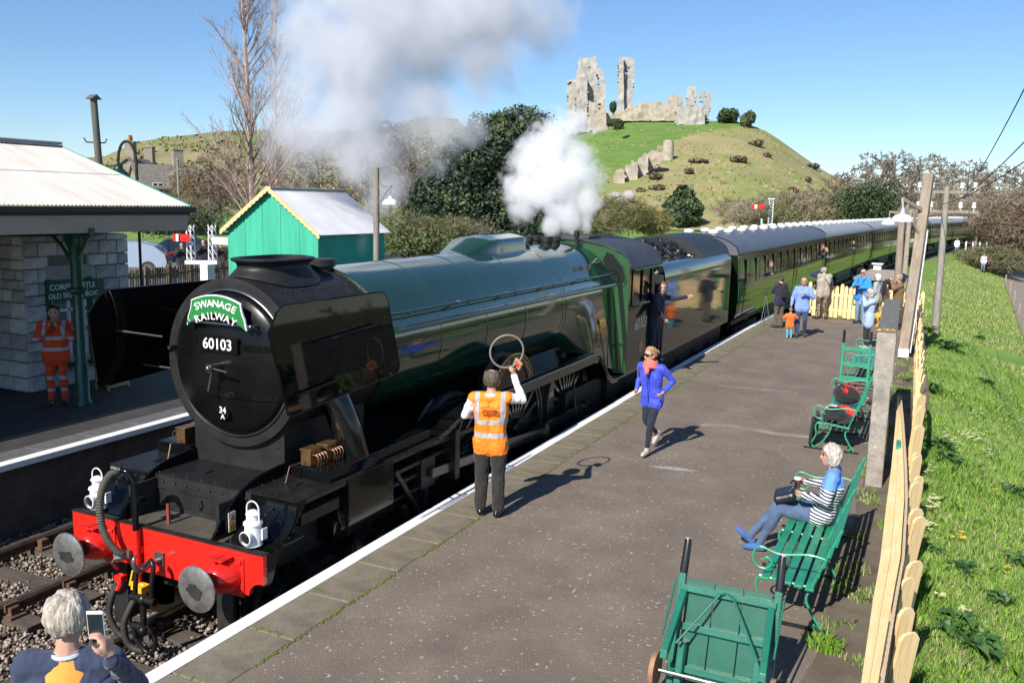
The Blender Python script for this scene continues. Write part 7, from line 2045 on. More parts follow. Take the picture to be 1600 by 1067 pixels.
# --- people at the far end of the platform
den = cloth('denim_pale', (0.16,0.23,0.36), .25); olive = cloth('olive_trousers', (0.10,0.085,0.06)); navyj = cloth('navy_jacket', (0.018,0.02,0.05))
def bag(root, P, mt, w=.15, s=1.0):
    m = MB(); c_ = P['chest']
    def f(u, v):
        a = 2*PI*u; q = math.sin(PI*min(1, max(0, v)))**.35
        return (c_.x-.22*s+.085*s*q*math.cos(a), w*s*q*math.sin(a), c_.z-.27*s+.50*s*v)
    m.grid(f, 20, 12); m.box((c_.x-.32*s,0,c_.z-.1*s),(.06*s,.2*s,.2*s))
    for sg in (-1,1): m.tube(spline([(c_.x-.14*s,.09*s*sg,c_.z+.2*s),(c_.x+.02*s,.11*s*sg,c_.z+.2*s),(c_.x+.14*s,.1*s*sg,c_.z+.02*s),(c_.x-.08*s,.14*s*sg,c_.z-.2*s)], 5), .016*s, 6)
    return m.build('backpack', mt, root, smooth=60)
def camera_at(root, p, s=1.0):
    m = MB(); m.box(p, (.07*s,.14*s,.10*s)); m.lathe([(.04*s,0),(.042*s,.10*s)], 12, (p[0]+.03*s,p[1],p[2]), 'x'); return m.build('held_camera', rubber, root)
blackbag = cloth('black_bag', (0.012,0.012,0.014))
r, P, H = person('person', 'person in navy jacket with black backpack, back turned, at the platform edge', (22.7,-2.46,ZP), .75, 1.66, dict(elL=(.10,.25,1.2), wrL=(.28,.08,1.25), elR=(.1,-.25,1.2), wrR=(.28,-.06,1.25), head=(.05,0,1.61)), dict(top=navyj, legs=olive), bulk=.035, voxel=.016, hair='short', hair_col=('dark',(0.06,0.045,0.035)), hem=.86, head=(.2,.2))
bag(r, P, blackbag)
tri = thing('camera_tripod', 'thin grey tripod leg set standing beside the person with black backpack', 'tripod', (22.75,-2.02,ZP)); tri.scale = (.8,.8,.8)
for a in (.3,2.4,4.5):
    m = MB(); m.tube([(.22*math.cos(a),.22*math.sin(a),0),(0,0,1.25)], .013, 6); m.build('leg', mat('tripod_grey', (0.22,0.22,0.23), .4, metal=.5), tri)
m = MB(); m.box((0,0,1.3),(.1,.1,.1)); m.build('head', rubber, tri)
ltblue = cloth('light_blue_jumper', (0.20,0.31,0.66), .12)
r, P, H = person('person', 'bald person in light blue jumper and jeans walking towards the camera', (21.0,-3.36,ZP), PI+.12, 1.77, dict(kneeL=(.10,.10,.52), ankleL=(-.12,.1,.14), toeL=(.02,.12,.03), kneeR=(.05,-.1,.5), ankleR=(.10,-.1,.09), toeR=(.27,-.12,.035), elL=(.08,.3,1.18), wrL=(.26,.05,1.30), elR=(-.02,-.28,1.14), wrR=(.12,-.3,.95)), dict(top=ltblue, legs=cloth('dark_jeans',(0.03,0.05,0.11))), bulk=.03, voxel=.015, hem=.86, head=(-.1,.1))
orj = cloth('orange_coat', (0.90,0.16,0.02), .1); teal = cloth('teal_trousers', (0.06,0.42,0.55), .12)
def child(label, loc, hdg, h, M, J, hair_col, **k):
    # short limbs and a large head
    base = dict(head=(.02,0,1.56), neck=(-.01,0,1.36), chest=(0,0,1.18), waist=(0,0,1.0), pelvis=(0,0,.84), hipL=(0,.1,.80), hipR=(0,-.1,.80), kneeL=(.03,.11,.46), kneeR=(.03,-.11,.46), shL=(0,.22,1.28), shR=(0,-.22,1.28), elL=(-.02,.33,1.02), elR=(-.02,-.33,1.02), wrL=(.1,.34,.82), wrR=(.1,-.34,.82))
    base.update(J)
    return person('person', label, loc, hdg, h, base, M, bulk=.035, voxel=.018, hair='short', hair_col=hair_col, hem=.74, **k)
child('toddler in orange coat and turquoise trousers seen from behind', (20.6,-3.10,ZP), .35, .93, dict(top=orj, legs=teal, shoe=cloth('child_shoe', (0.4,0.36,0.3))), dict(elL=(.0,.36,1.1), wrL=(.15,.38,1.05), wrR=(.12,-.44,1.05), elR=(.0,-.38,1.12)), ('sandy',(0.28,0.15,0.07)))
m = MB(); m.ball((19.27*0+20.6-.05,-3.10-.02,ZP+.74), (.06,.075,.045), 10, 8)
beige = cloth('beige_waistcoat', (0.40,0.35,0.27), .12)
camo = mat('camouflage', (0.05,0.026,0.018), .9, scale=11, col2=(0.30,0.235,0.17), detail=2, thr=(.48,.52)); layer(camo, (0.10,0.10,0.05), 8, .55, .58, detail=1, seed=5)
r, P, H = person('person', 'person in beige waistcoat and camouflage trousers leaning at the end fence', (25.95,-3.38,ZP), .55, 1.82, dict(elL=(.12,.36,1.46), wrL=(.24,.10,1.56), elR=(.05,-.30,1.16), wrR=(.24,-.2,1.1), ankleL=(0,.16,.09), ankleR=(0,-.16,.09), toeL=(.16,.2,.035), toeR=(.16,-.2,.035), head=(.06,0,1.60)), dict(top=beige, legs=camo, arm=cloth('navy_sleeve', (0.02,0.025,0.09))), bulk=.045, voxel=.016, hair='fringe', hair_col=('grey2',(0.35,0.32,0.28)), hem=.84, sleeves='arm', head=(.2,.1))
m = MB(); m.tube([(P['shL'].x,.1,P['shL'].z+.03),(-.14,.0,P['chest'].z+.05),(-.15,-.14,P['waist'].z+.02)], .016, 6); m.build('camera_strap', rubber, r)
skyj = cloth('sky_blue_anorak', (0.03,0.25,0.72), .12)
r, P, H = person('person', 'person in sky blue anorak and pale jeans holding a camera', (25.55,-4.66,ZP), PI-.45, 1.82, dict(elL=(.06,.28,1.17), wrL=(.26,.08,1.18), elR=(.06,-.28,1.17), wrR=(.26,-.08,1.18), ankleL=(.02,.12,.09)), dict(top=skyj, legs=den), bulk=.04, voxel=.016, hem=.84, grip=(1,1), head=(.15,.1))
camera_at(r, (.34,0,1.24)); bag(r, P, blackbag, .12)
m = MB()
for sg in (-1,1): m.ball(H(.098,.036*sg,.018), (.014,.030,.022), 8, 6)
m.tube([H(.1,-.085,.02),H(.112,0,.025),H(.1,.085,.02)], .006, 5); m.build('sunglasses', MATS['sunglass_brown'], r)
r, P, H = person('person', 'white haired person in pale grey jacket behind the sky blue anorak', (25.75,-5.12,ZP), 1.2, 1.66, None, dict(top=cloth('pale_grey_jacket', (0.34,0.38,0.36)), legs=olive), bulk=.035, voxel=.018, hair='bob', hair_col=('white',(0.62,0.60,0.56)), hem=.85)
bag(r, P, blackbag, .13)
pbl = cloth('pale_blue_coat', (0.36,0.47,0.72), .12)
r, P, H = person('person', 'grey haired person in pale blue coat taking a picture beside the far bench', (19.72,-5.28,ZP), PI/2+.35, 1.64, dict(elL=(.20,.24,1.30), wrL=(.20,.07,1.50), elR=(.20,-.24,1.30), wrR=(.20,-.07,1.50)), dict(top=pbl, legs=cloth('black_leggings', (0.015,0.014,0.016)), shoe=cloth('grey_shoe', (0.3,0.3,0.3))), bulk=.04, voxel=.015, hair='bob', hair_col=('silver2',(0.46,0.43,0.38)), hem=.76, fem=True)
camera_at(r, (.24,0,1.53), .7)
child('child in yellow top beside the pale blue coat', (21.9,-5.47,ZP), PI/2+.5, 1.02, dict(top=cloth('yellow_top', (0.85,0.45,0.03), .1), legs=navyj), dict(elL=(.15,.3,1.2), wrL=(.4,.25,1.15), elR=(.15,-.3,1.2), wrR=(.4,-.2,1.15)), ('sandy2',(0.26,0.15,0.08)))
r, P, H = person('person', 'person in brown jacket raising a camera beside the concrete board', (24.3,-5.82,ZP), PI/2+.25, 1.80, dict(elL=(.2,.26,1.30), wrL=(.24,.08,1.52), elR=(.2,-.26,1.30), wrR=(.24,-.08,1.52)), dict(top=cloth('brown_jacket', (0.17,0.10,0.045)), legs=den), bulk=.045, voxel=.016, hair='fringe', hair_col=('grey3',(0.3,0.25,0.2)), hem=.85, head=(0,.05))
camera_at(r, (.31,0,1.57), 1.0)
# --- railway worker in orange under the canopy
ovr = cloth('hivis_trousers_shaded', (0.62,0.06,0.008), .1); bands(ovr, (.28,.50), .03)  # both suit oranges darkened to stand in for the canopy shade
ovj = cloth('hivis_coat_shaded', (0.62,0.06,0.008), .1); bands(ovj, (1.22,1.02), .03, [(.15,1.25),(-.15,1.25)])
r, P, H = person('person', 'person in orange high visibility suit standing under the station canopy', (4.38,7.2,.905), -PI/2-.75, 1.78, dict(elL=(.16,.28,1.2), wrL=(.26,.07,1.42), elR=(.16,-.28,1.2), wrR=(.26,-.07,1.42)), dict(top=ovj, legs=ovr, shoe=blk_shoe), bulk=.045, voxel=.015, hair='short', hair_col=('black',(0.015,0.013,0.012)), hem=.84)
camera_at(r, (.30,0,1.5), .6)
# --- engine driver leaning from the cab
p_ = CAM+ray(1033,450)*((-1.46-CAM.y)/ray(1033,450).y)
r, P, H = person('person', 'engine crew member in dark overalls leaning out between cab and tender', (p_.x-.02,-1.36,p_.z-1.62), -PI/2-.25, 1.76, dict(head=(.16,0,1.615), neck=(.10,0,1.47), shL=(.07,.18,1.41), shR=(.07,-.18,1.41), chest=(.04,0,1.28), elL=(.24,.42,1.36), wrL=(.38,.64,1.40), elR=(.18,-.22,1.15), wrR=(.30,-.14,.98)), dict(top=cloth('overall_navy', (0.016,0.018,0.045)), legs=cloth('overall_navy', (0,0,0)), shoe=blk_shoe), bulk=.02, voxel=.013, hair='short', hair_col=('ginger',(0.16,0.07,0.035)), hem=.85, head=(-.95,.0), grip=(.2,.6))
# --- passengers leaning from coach windows
def lean_out(label, u, v, D, top, hc, hdg=-PI/2):
    p = at(u, v, D)
    person('person', label, (p.x,p.y+.42,p.z-1.50), hdg, 1.72, dict(head=(.46,0,1.53), neck=(.34,0,1.42), chest=(.16,0,1.26), waist=(.05,0,1.1), shL=(.26,.18,1.36), shR=(.26,-.18,1.36), elL=(.40,.28,1.16), wrL=(.52,.14,1.18), elR=(.40,-.28,1.16), wrR=(.52,-.14,1.18)), dict(top=top, legs=trous), bulk=.02, voxel=.022, hair='short', hair_col=hc, hem=.9)
def dside(u, v, side=-1.46):                      # depth at which a pixel meets the flank of the train
    lo, hi = 15.0, 150.0
    for _ in range(50):
        mid = (lo+hi)/2; p = at(u, v, mid)
        if p.y > cy(p.x)+side: hi = mid
        else: lo = mid
    return hi
for (u, v, lb, tp_, hc) in ((1284,386,'person in dark coat leaning from the first coach, left of two heads',navyj,('brown',(0.12,0.08,0.05))),(1290,391,'person with white collar leaning from the end of the first coach',cloth('dark_coat',(0.05,0.05,0.06)),('grey4',(0.3,0.25,0.2))),
        (1332,379,'person in turquoise top leaning from the second coach',cloth('turquoise_top',(0.02,0.35,0.38)),('brown',(0.12,0.08,0.05))),(1202,413,'person leaning from the first door of the first coach',navyj,('brown',(0.12,0.08,0.05)))):
    lo_D = None
    for D_ in np.arange(26, 90, .25):
        p = at(u, v, D_)
        if p.y > cy(p.x)-1.50: lo_D = D_; break
    lean_out(lb, u, v, lo_D or 45, tp_, hc)
# --- onlookers beyond the dark fence and far along the line
for (u, v, D, lb, tp_) in ((284,384,38,'person in black coat left of the white signals, beyond the fence',cloth('black_coat',(0.015,0.015,0.017))),(318,379,37,'person in black cap and coat between the two white signal posts',MATS['black_coat']),(345,382,37,'person in dark coat raising a camera left of the green hut',cloth('dark_brown_coat',(0.045,0.035,0.03)))):
    p = at(u, v, D)
    person('person', lb, (p.x,p.y,p.z-1.6), -2.3, 1.75, dict(elL=(.16,.28,1.2), wrL=(.26,.07,1.45), elR=(.16,-.28,1.2), wrR=(.26,-.07,1.45)), dict(top=tp_, legs=trous), bulk=.05, voxel=.025, hair='short', hair_col=('black',(0,0,0)), hem=.8)
for (u, v, D, lb, tp_) in ((1538,398,84,'tiny figure in pale top at the end of the grass bank',cloth('pale_pink_top',(0.6,0.5,0.55))),(1496,374,100,'tiny figure in white beside the far crossing posts',shirt)):
    p = at(u, v, D)
    person('person', lb, (p.x,p.y,p.z-1.6), PI, 1.7, None, dict(top=tp_, legs=den), bulk=.04, voxel=.04, hair='short', hair_col=('brown',(0,0,0)), hem=.85)
# ------------------------------------------------------------------ benches, barrows, luggage
bgreen = mat('bench_green', (0.012,0.235,0.12), .4, coat=.3, var=.15, scale=8, bump=.1)
layer(bgreen, (0.16,0.30,0.24), 25, .64, .72, amount=.7)
igreen = mat('iron_green', (0.03,0.30,0.16), .4, coat=.2, var=.1)
def bench(label, x0, x1, yf, rz=0.0):
    t = thing('platform_bench', label, 'bench', (x0, yf, ZP), rz, 'green benches along the verge'); L = x1-x0
    for k in range(5):
        m = MB(); m.box((L/2,-.035-k*.098,.445-.012*k+.02*(k == 0)*-1),(L,.078,.028)); m.build('seat_slat', bgreen, t, bevel=.006)
    for k in range(4):
        z_ = .56+k*.105; m = MB(); m.M = T(L/2,-.50-.055*k*.8,z_) @ RX(-.22*-1); m.box((0,0,0),(L,.024,.085)); m.M = None; m.build('back_slat', bgreen, t, bevel=.006)
    for xe in (.06, L/2, L-.06):
        e = empty('end_frame', (xe,0,0)); e.parent = t
        m = MB()
        m.tube(spline([(0,.02,.43),(0,.05,.36),(0,.03,.24),(0,.08,.12),(0,.13,.03),(0,.10,.0),(0,.06,.03),(0,.08,.06)], 5), .013, 6)
        m.tube(spline([(0,-.44,.40),(0,-.40,.28),(0,-.46,.15),(0,-.54,.03),(0,-.51,.0),(0,-.47,.03),(0,-.49,.06)], 5), .013, 6)
        m.tube([(0,.02,.425),(0,-.44,.40),(0,-.50,.56),(0,-.66,.98)], .015, 6)
        m.tube(spline([(0,-.2,.40),(0,-.15,.25),(0,-.05,.10),(0,.05,.02)], 4), .010, 6); m.build('leg', igreen, e)
        if xe != L/2:
            m = MB(); m.tube(spline([(0,-.56,.68),(0,-.40,.70),(0,-.15,.66),(0,.03,.70),(0,.09,.62),(0,.06,.52),(0,-.03,.50),(0,-.08,.56),(0,-.04,.61),(0,.0,.58)], 6), .011, 6); m.build('arm_scroll', igreen, e)
        m = MB(); m.bar((0,.2,-.0+.012),(0,-.62,.012), .035, .022); m.build('ground_bar', mat('ground_bar_black', (0.03,0.032,0.035), .3, metal=.4), e)
    return t
bench('green slatted bench with the seated person, nearest the camera', 1.72, 4.45, -5.62)
bench('green slatted bench covered in bags and coats beside the concrete board', 8.2, 10.9, -5.36)
bench('farthest green slatted bench, behind the sack truck', 14.0, 16.6, -5.32)
# stood-up luggage barrow at the bottom edge
tg = mat('barrow_green', (0.010,0.135,0.085), .35, coat=.35, var=.15, scale=5, bump=.08)
tgd = mat('barrow_green_board', (0.008,0.10,0.055), .35, coat=.3, var=.15, scale=5)
lb_ = thing('luggage_barrow', 'green wooden luggage barrow stood on end at the bottom of the picture', 'luggage barrow', (.24,-5.57,ZP), 0); lb_.scale = (.84,.94,.84)
TILT = RY(.33)
def on_t(m): m.M = TILT; return m
for k in range(3):
    m = on_t(MB()); m.bx(-.012,.012,-.355+k*.2383,-.355+k*.2383+.230,.10,1.02); o = m.build('board', tgd, lb_, bevel=.003)
for z_ in (.20,.58,.93):
    m = on_t(MB()); m.bx(-.075,-.013,-.40,.40,z_-.03,z_+.035); m.build('batten', tg, lb_, bevel=.006)
for sg in (-1,1):
    m = on_t(MB()); m.bx(-.035,.03,sg*.40-.03,sg*.40+.03,-.02,1.06); m.build('stile', tg, lb_, bevel=.006)
    m = on_t(MB()); m.tube([(0,sg*.40,1.06),(0,sg*.40,1.10),(0,sg*.395,1.36),(0,sg*.40,1.385)], [.034,.036,.032,.028], 12); m.build('handle_grip', mat('grip_black', (0.012,0.012,0.012), .3, coat=.4), lb_, smooth=50)
    m = on_t(MB()); m.ball((0,sg*.40,1.387), (.026,.026,.01), 10, 6); m.build('grip_end', mat('bare_end', (0.45,0.42,0.38), .6), lb_)
    # leg reaching out towards the camera side
    m = on_t(MB()); m.bar((-.05,sg*.36,.90),(-.40,sg*.39,.36), .055, .075); m.box((-.41,sg*.391,.345),(.05,.06,.07)); m.build('leg', tg, lb_, bevel=.006)
    m = on_t(MB()); m.tube([(-.06,0.0,.955),(-.12,sg*.06,.93),(-.30,sg*.33,.45)], .011, 6); m.tube([(-.03,sg*.45,1.0),(-.30,sg*.45,.50)], .010, 6); m.build('brace', tg, lb_)
    m = on_t(MB()); m.bx(-.16,-.02,sg*.31-.03,sg*.31+.03,-.05,.45); m.build('axle_block', tg, lb_, bevel=.01)
    m = on_t(MB()); m.lathe([(.0,-.02),(.165,-.02),(.165,.02),(0,.02)], 28, (-.30,sg*.47,.18), 'y'); w_ = m.build('wheel', mat('wheel_wood', (0.30,0.16,0.09), .7, var=.2), lb_, smooth=40)
m = on_t(MB()); m.tube([(-.30,-.5,.18),(-.30,.5,.18)], .018, 8); m.build('axle', steel, lb_)
# sack truck leaning by the far end of the loaded bench
sk = thing('sack_truck', 'green two wheeled sack truck with black grips behind the loaded bench', 'sack truck', (12.15,-5.55,ZP), .03)
m = None
for sg in (-1,1):
    m = MB(); m.tube([(0,sg*.25,.12),(.22,sg*.25,1.15)], .028, 8); m.build('stile', igreen, sk)
    m = MB(); m.tube([(.22,sg*.25,1.15),(.28,sg*.25,1.40)], .026, 8); m.build('grip', MATS['grip_black'], sk)
    m = MB(); m.lathe([(.0,-.035),(.07,-.035),(.11,-.04),(.12,0),(.11,.04),(.07,.035),(0,.035)], 20, (.06,sg*.33,.12), 'y'); m.build('wheel', mat('tyre_grey', (0.06,0.06,0.06), .8), sk, smooth=40)
for f_ in (.35,.62,.90):
    m = MB(); m.bar((.22*f_+.01,-.25,.12+1.03*f_),(.22*f_+.01,.25,.12+1.03*f_), .05, .06); m.build('crossbar', igreen, sk)
m = MB(); m.box((-.12,0,.03),(.28,.5,.015)); m.build('toe_plate', igreen, sk)
m = MB(); m.tube([(.06,-.33,.12),(.06,.33,.12)], .014, 8); m.build('axle', steel, sk)
# luggage on the loaded bench
bkred = mat('backpack_red', (0.62,0.03,0.025), .6, var=.1)
bk = thing('rucksack', 'black and red rucksack lying on the loaded bench', 'rucksack', (9.75,-5.62,ZP+.46), .5)
def rk(u, v):
    a = 2*PI*u; q = math.sin(PI*min(1,max(0,v)))**.4
    return ((v-.5)*.62, .21*q*math.cos(a), .17+.16*q*math.sin(a)*(1 if math.sin(a) > 0 else 1.0))
m = MB(); m.grid(rk, 24, 14); m.build('bag_body', blackbag, bk, smooth=60)
m = MB(); m.ball((-.12,.10,.27),(.17,.035,.06),12,8); m.ball((.02,-.12,.27),(.2,.03,.05),12,8); m.ball((-.02,.02,.335),(.16,.025,.02),12,6); m.build('bag_panel', bkred, bk, smooth=60)
m = MB(); m.tube(spline([(.2,.1,.3),(.1,.15,.37),(-.1,.14,.36),(-.25,.1,.25)], 5), .014, 6); m.build('bag_strap', blackbag, bk)
def heap(name, label, loc, mats, n, w, d, h, seed, cat):
    t = thing(name, label, cat, loc); rn = random.Random(seed)
    for i in range(n):
        m = MB(); sx, sy_, sz_ = w*rn.uniform(.5,.9), d*rn.uniform(.5,.9), h*rn.uniform(.4,.8)
        ph = rn.uniform(0,9)
        def f(u, v):
            a = 2*PI*u; r_ = math.sin(PI*v*.5)
            k = 1+.28*noise.noise(Vector((math.cos(a)*1.6+ph, math.sin(a)*1.6, v*2)))+.1*noise.noise(Vector((math.cos(a)*5+ph, math.sin(a)*5, v*5)))
            return (sx*.5*r_*k*math.cos(a), sy_*.5*r_*k*math.sin(a), sz_*math.cos(PI*v*.5)*k)
        m.grid(f, 26, 12); o = m.build('cloth_fold', mats[i % len(mats)], t, smooth=180); o.location = (rn.uniform(-.3,.3)*w, rn.uniform(-.25,.25)*d, rn.uniform(0,.3)*h)
    return t
heap('coat_heap', 'heap of black coats with a red scarf on the loaded bench end', (8.55,-5.62,ZP+.46), [blackbag, cloth('coat_black2',(0.02,0.02,0.022)), bkred, blackbag, cloth('cream_hat',(0.55,0.5,0.38)), cloth('white_bag',(0.5,0.5,0.55))], 7, .62, .5, .22, 4, 'coats')
dp = thing('hanging_coat', 'black coat hanging off the front of the loaded bench', 'coat', (8.55,-5.32,ZP))
m = MB(); m.grid(lambda u, v: (.32*(u-.5)*2, .05+.03*math.sin(u*14)+.03*v, .47-.42*v+.03*math.sin(u*9)), 24, 10); o = m.build('cloth', blackbag, dp, smooth=180); so = o.modifiers.new('s','SOLIDIFY'); so.thickness = .03
# items under the far bench seat
# ------------------------------------------------------------------ grass, weeds and flowers
def blades(name, n, fn, hmin, hmax, w, mats, label, seed):
    r = np.random.default_rng(seed); P = []
    for _ in range(n):
        q = fn(r)
        if q is not None: P.append(q)
    P = np.array(P); n = len(P)
    a = r.uniform(0, 2*PI, n); h = r.uniform(hmin, hmax, n); sd = np.stack([np.cos(a), np.sin(a), 0*a], 1)*w*(.7+.6*r.random(n))[:,None]
    ln = r.normal(size=(n,3))*.35; ln[:,2] = 1; tip = P+ln*h[:,None]; mid = P+ln*h[:,None]*[.35,.35,.6]
    v = np.stack([P-sd, P+sd, mid+sd*.7, tip, mid-sd*.7], 1).reshape(-1,3); f = np.arange(n*5).reshape(n,5)
    me = bpy.data.meshes.new(name); me.vertices.add(len(v)); me.vertices.foreach_set('co', v.ravel()); me.loops.add(f.size); me.loops.foreach_set('vertex_index', f.ravel().astype(np.int32))
    me.polygons.add(n); me.polygons.foreach_set('loop_start', np.arange(0, f.size, 5, dtype=np.int32))
    for m_ in mats: me.materials.append(m_)
    me.polygons.foreach_set('material_index', r.choice(len(mats), n).astype(np.int32)); me.update(calc_edges=True)
    o = link(name, me); tag(o, label, kind='stuff'); return o
gb_ms = [mat('blade_a', (0.14,0.27,0.025), .7, var=.25), mat('blade_b', (0.21,0.37,0.042), .7, var=.25), mat('blade_c', (0.08,0.18,0.018), .7, var=.25), mat('blade_straw', (0.42,0.37,0.20), .8, var=.2)]
def bank(r):
    x = -2.5+r.random()**1.6*32; y = -6.78-r.random()*min(6, 1.2+(x+6)*.16)
    if noise.noise(Vector((x*.5,y*.5,2))) < -.6: return None
    return (x, y, gz(x, y)-.01)
blades('bank_grass', 170000, bank, .04, .10, .0042, [gb_ms[0],gb_ms[1],gb_ms[1],gb_ms[2],gb_ms[3]], 'green grass covering the embankment beyond the fence', 5)
def bank_tall(r):
    x = -2.5+r.random()**1.4*34; y = -6.85-r.random()*min(6, 1.2+(x+6)*.16)
    if noise.noise(Vector((x*.9,y*.9,12))) < .18: return None
    return (x, y, gz(x, y)-.01)
blades('tall_grass', 60000, bank_tall, .08, .19, .005, [gb_ms[0],gb_ms[2],gb_ms[2],gb_ms[1]], 'taller dark grass tufts on the embankment', 6)
def bank_far(r):
    x = 27+r.random()**1.3*75; y = cy(x)-4.6-r.random()*9
    yl = float(np.interp(x, [36,48,103,112], [-10.9,-11.35,-13.1,-13.4]))
    if x > 35 and yl-2.6 < y < yl+.05: return None
    if noise.noise(Vector((x*.25,y*.25,4))) < -.25: return None
    return (x, y, gz(x, y)-.02)
blades('far_bank_grass', 80000, bank_far, .08, .2, .015, [gb_ms[0],gb_ms[1],gb_ms[2],gb_ms[3],gb_ms[3]], 'rough grass on the far embankment slope', 8)
def tuft_pts(cx_, cy_, rr, z):
    def f(r):
        a = r.uniform(0,2*PI); q = rr*math.sqrt(r.random()); return (cx_+q*math.cos(a), cy_+q*math.sin(a), z)
    return f
def verge_pt(r):
    x = r.uniform(-2, 20); y = -6.05-.55*r.random()**.7
    if noise.noise(Vector((x*1.6,y*2.5,8))) < .12: return None
    return (x, y, ZP+.004)
blades('verge_weeds', 15000, verge_pt, .02, .075, .0045, [gb_ms[1],gb_ms[0],gb_ms[2],gb_ms[3]], 'patchy weeds growing on the bare verge below the boarded screen', 20)
blades('verge_tuft', 320, tuft_pts(1.5, -6.24, .15, ZP+.004), .05, .13, .006, [gb_ms[1],gb_ms[0]], 'leafy weed tuft at the near foot of the bench', 21)
# broad leaved plants and primroses on the bank
dock_ms = [mat('dock_leaf', (0.035,0.095,0.02), .5, var=.25), mat('dock_leaf_light', (0.07,0.15,0.03), .5, var=.25)]
def leafy(label, u, v, w, n, seed, flower=None):
    p = None
    d = ray(u, v); h = EMB_BVH.ray_cast(CAM, d.normalized()); p = h[0]
    if p is None: return
    t = thing('bank_plant', label, 'plant', p, 0, 'broad leaved plants on the bank'); rn = random.Random(seed)
    m = MB()
    for i in range(n):
        a = rn.uniform(0,2*PI); L_ = w*rn.uniform(.4,1.0); dv = Vector((math.cos(a),math.sin(a),0)); sd = Vector((-dv.y,dv.x,0)); hh = rn.uniform(.4,.8)*L_; b0 = Vector((rn.uniform(-.5,.5)*w,rn.uniform(-.5,.5)*w,0)); wd = L_*.22
        m.cur = rn.randint(0,1)
        m.add([b0, b0+dv*L_*.4+sd*wd+Vector((0,0,hh*.8)), b0+dv*L_*.45+Vector((0,0,hh*.68)), b0+dv*L_*.4-sd*wd+Vector((0,0,hh*.8)), b0+dv*L_+Vector((0,0,hh*.55))], [(0,1,2),(0,2,3),(1,4,2),(2,4,3)])
    m.build('leaves', dock_ms, t)
PLV = [(1465,700,.32,70),(1480,720,.3,50),(1500,990,.30,60),(1520,1010,.28,50),(1445,610,.4,60),(1480,545,.5,70),(1440,520,.45,70),(1580,770,.25,40),(1500,890,.2,30),(1560,940,.2,34),(1590,880,.25,40),(1540,600,.3,40),(1530,530,.4,40),(1455,860,.16,26)]
for i, (u, v, w, n) in enumerate(PLV):
    leafy('clump of broad leaves on the bank, '+ORD[sorted(range(14), key=lambda q: -PLV[q][1]).index(i)]+' nearest the camera', u, v, w, n, i)
m_f = mat('primrose', (0.75,0.72,0.38), .7, var=.1); m_d = mat('dandelion', (0.85,0.55,0.02), .7, var=.1)
def flowers(name, label, spots, mt, size):
    m = MB()
    for (u, v, n, sp) in spots:
        for _ in range(n):
            d = ray(u+random.gauss(0,sp*1.4), v+random.gauss(0,sp)); h = EMB_BVH.ray_cast(CAM, d.normalized())
            if h[0] is None: continue
            p = h[0]+Vector((0,0,random.uniform(.07,.12)))
            for k in range(5):
                a = 2*PI*k/5+random.random(); q = Vector((math.cos(a),math.sin(a),.25)); sd = Vector((-q.y,q.x,0))*.4
                m.add([p, p+(q+sd)*size, p+q*size*1.3, p+(q-sd)*size], [(0,1,2,3)])
    tag(m.build(name, mt), label, kind='stuff')
flowers('primroses', 'pale primroses scattered over the grass bank', [(1520,688,40,8),(1490,700,22,5),(1450,740,10,4),(1455,795,30,6),(1450,830,12,4),(1545,715,8,4),(1470,940,5,2),(1507,968,8,3),(1530,655,14,6),(1475,690,8,4),(1580,660,8,6),(1500,630,8,6)], m_f, .026)
flowers('dandelions', 'yellow dandelions dotted in the grass', [(1495,848,5,4),(1505,850,4,3),(1555,776,4,3),(1570,900,3,6)], m_d, .022)
# ------------------------------------------------------------------ smoke and steam
def vol_mat(name, dens, col, scale, lo, hi, aniso=.2, detail=9, fn=None):
    m = bpy.data.materials.new(name); m.use_nodes = True; N, L = nodes_of(m); N.remove(N['Principled BSDF'])
    out = [x for x in N if x.type == 'OUTPUT_MATERIAL'][0]
    pv = N.new('ShaderNodeVolumePrincipled'); pv.inputs['Color'].default_value = (*col, 1); pv.inputs['Anisotropy'].default_value = aniso
    L.new(pv.outputs[0], out.inputs['Volume'])
    tc = N.new('ShaderNodeTexCoord')
    nz = N.new('ShaderNodeTexNoise'); nz.inputs['Scale'].default_value = scale; nz.inputs['Detail'].default_value = detail; nz.inputs['Roughness'].default_value = .6; nz.inputs['Distortion'].default_value = .35
    L.new(tc.outputs['Object'], nz.inputs['Vector'])
    return m, N, L, tc, nz, pv
def math_n(N, L, op, a, b=None, c=None):
    n = N.new('ShaderNodeMath'); n.operation = op
    for i, x in enumerate((a, b, c)):
        if x is None: continue
        if isinstance(x, (int, float)): n.inputs[i].default_value = x
        else: L.new(x, n.inputs[i])
    return n.outputs[0]
def blob_field(N, L, vec, blobs):
    """max over soft lobes: 1 at centre, 0 at surface"""
    acc = None
    for (x, y, z, rx, ry, rz_, k) in blobs:
        mp = N.new('ShaderNodeMapping'); mp.vector_type = 'POINT'
        mp.inputs['Location'].default_value = (-x/rx, -y/ry, -z/rz_); mp.inputs['Scale'].default_value = (1/rx, 1/ry, 1/rz_)
        L.new(vec, mp.inputs[0])
        ln = N.new('ShaderNodeVectorMath'); ln.operation = 'LENGTH'; L.new(mp.outputs[0], ln.inputs[0])
        f = math_n(N, L, 'MULTIPLY_ADD', ln.outputs['Value'], -k, k)
        acc = f if acc is None else math_n(N, L, 'MAXIMUM', acc, f)
    return acc
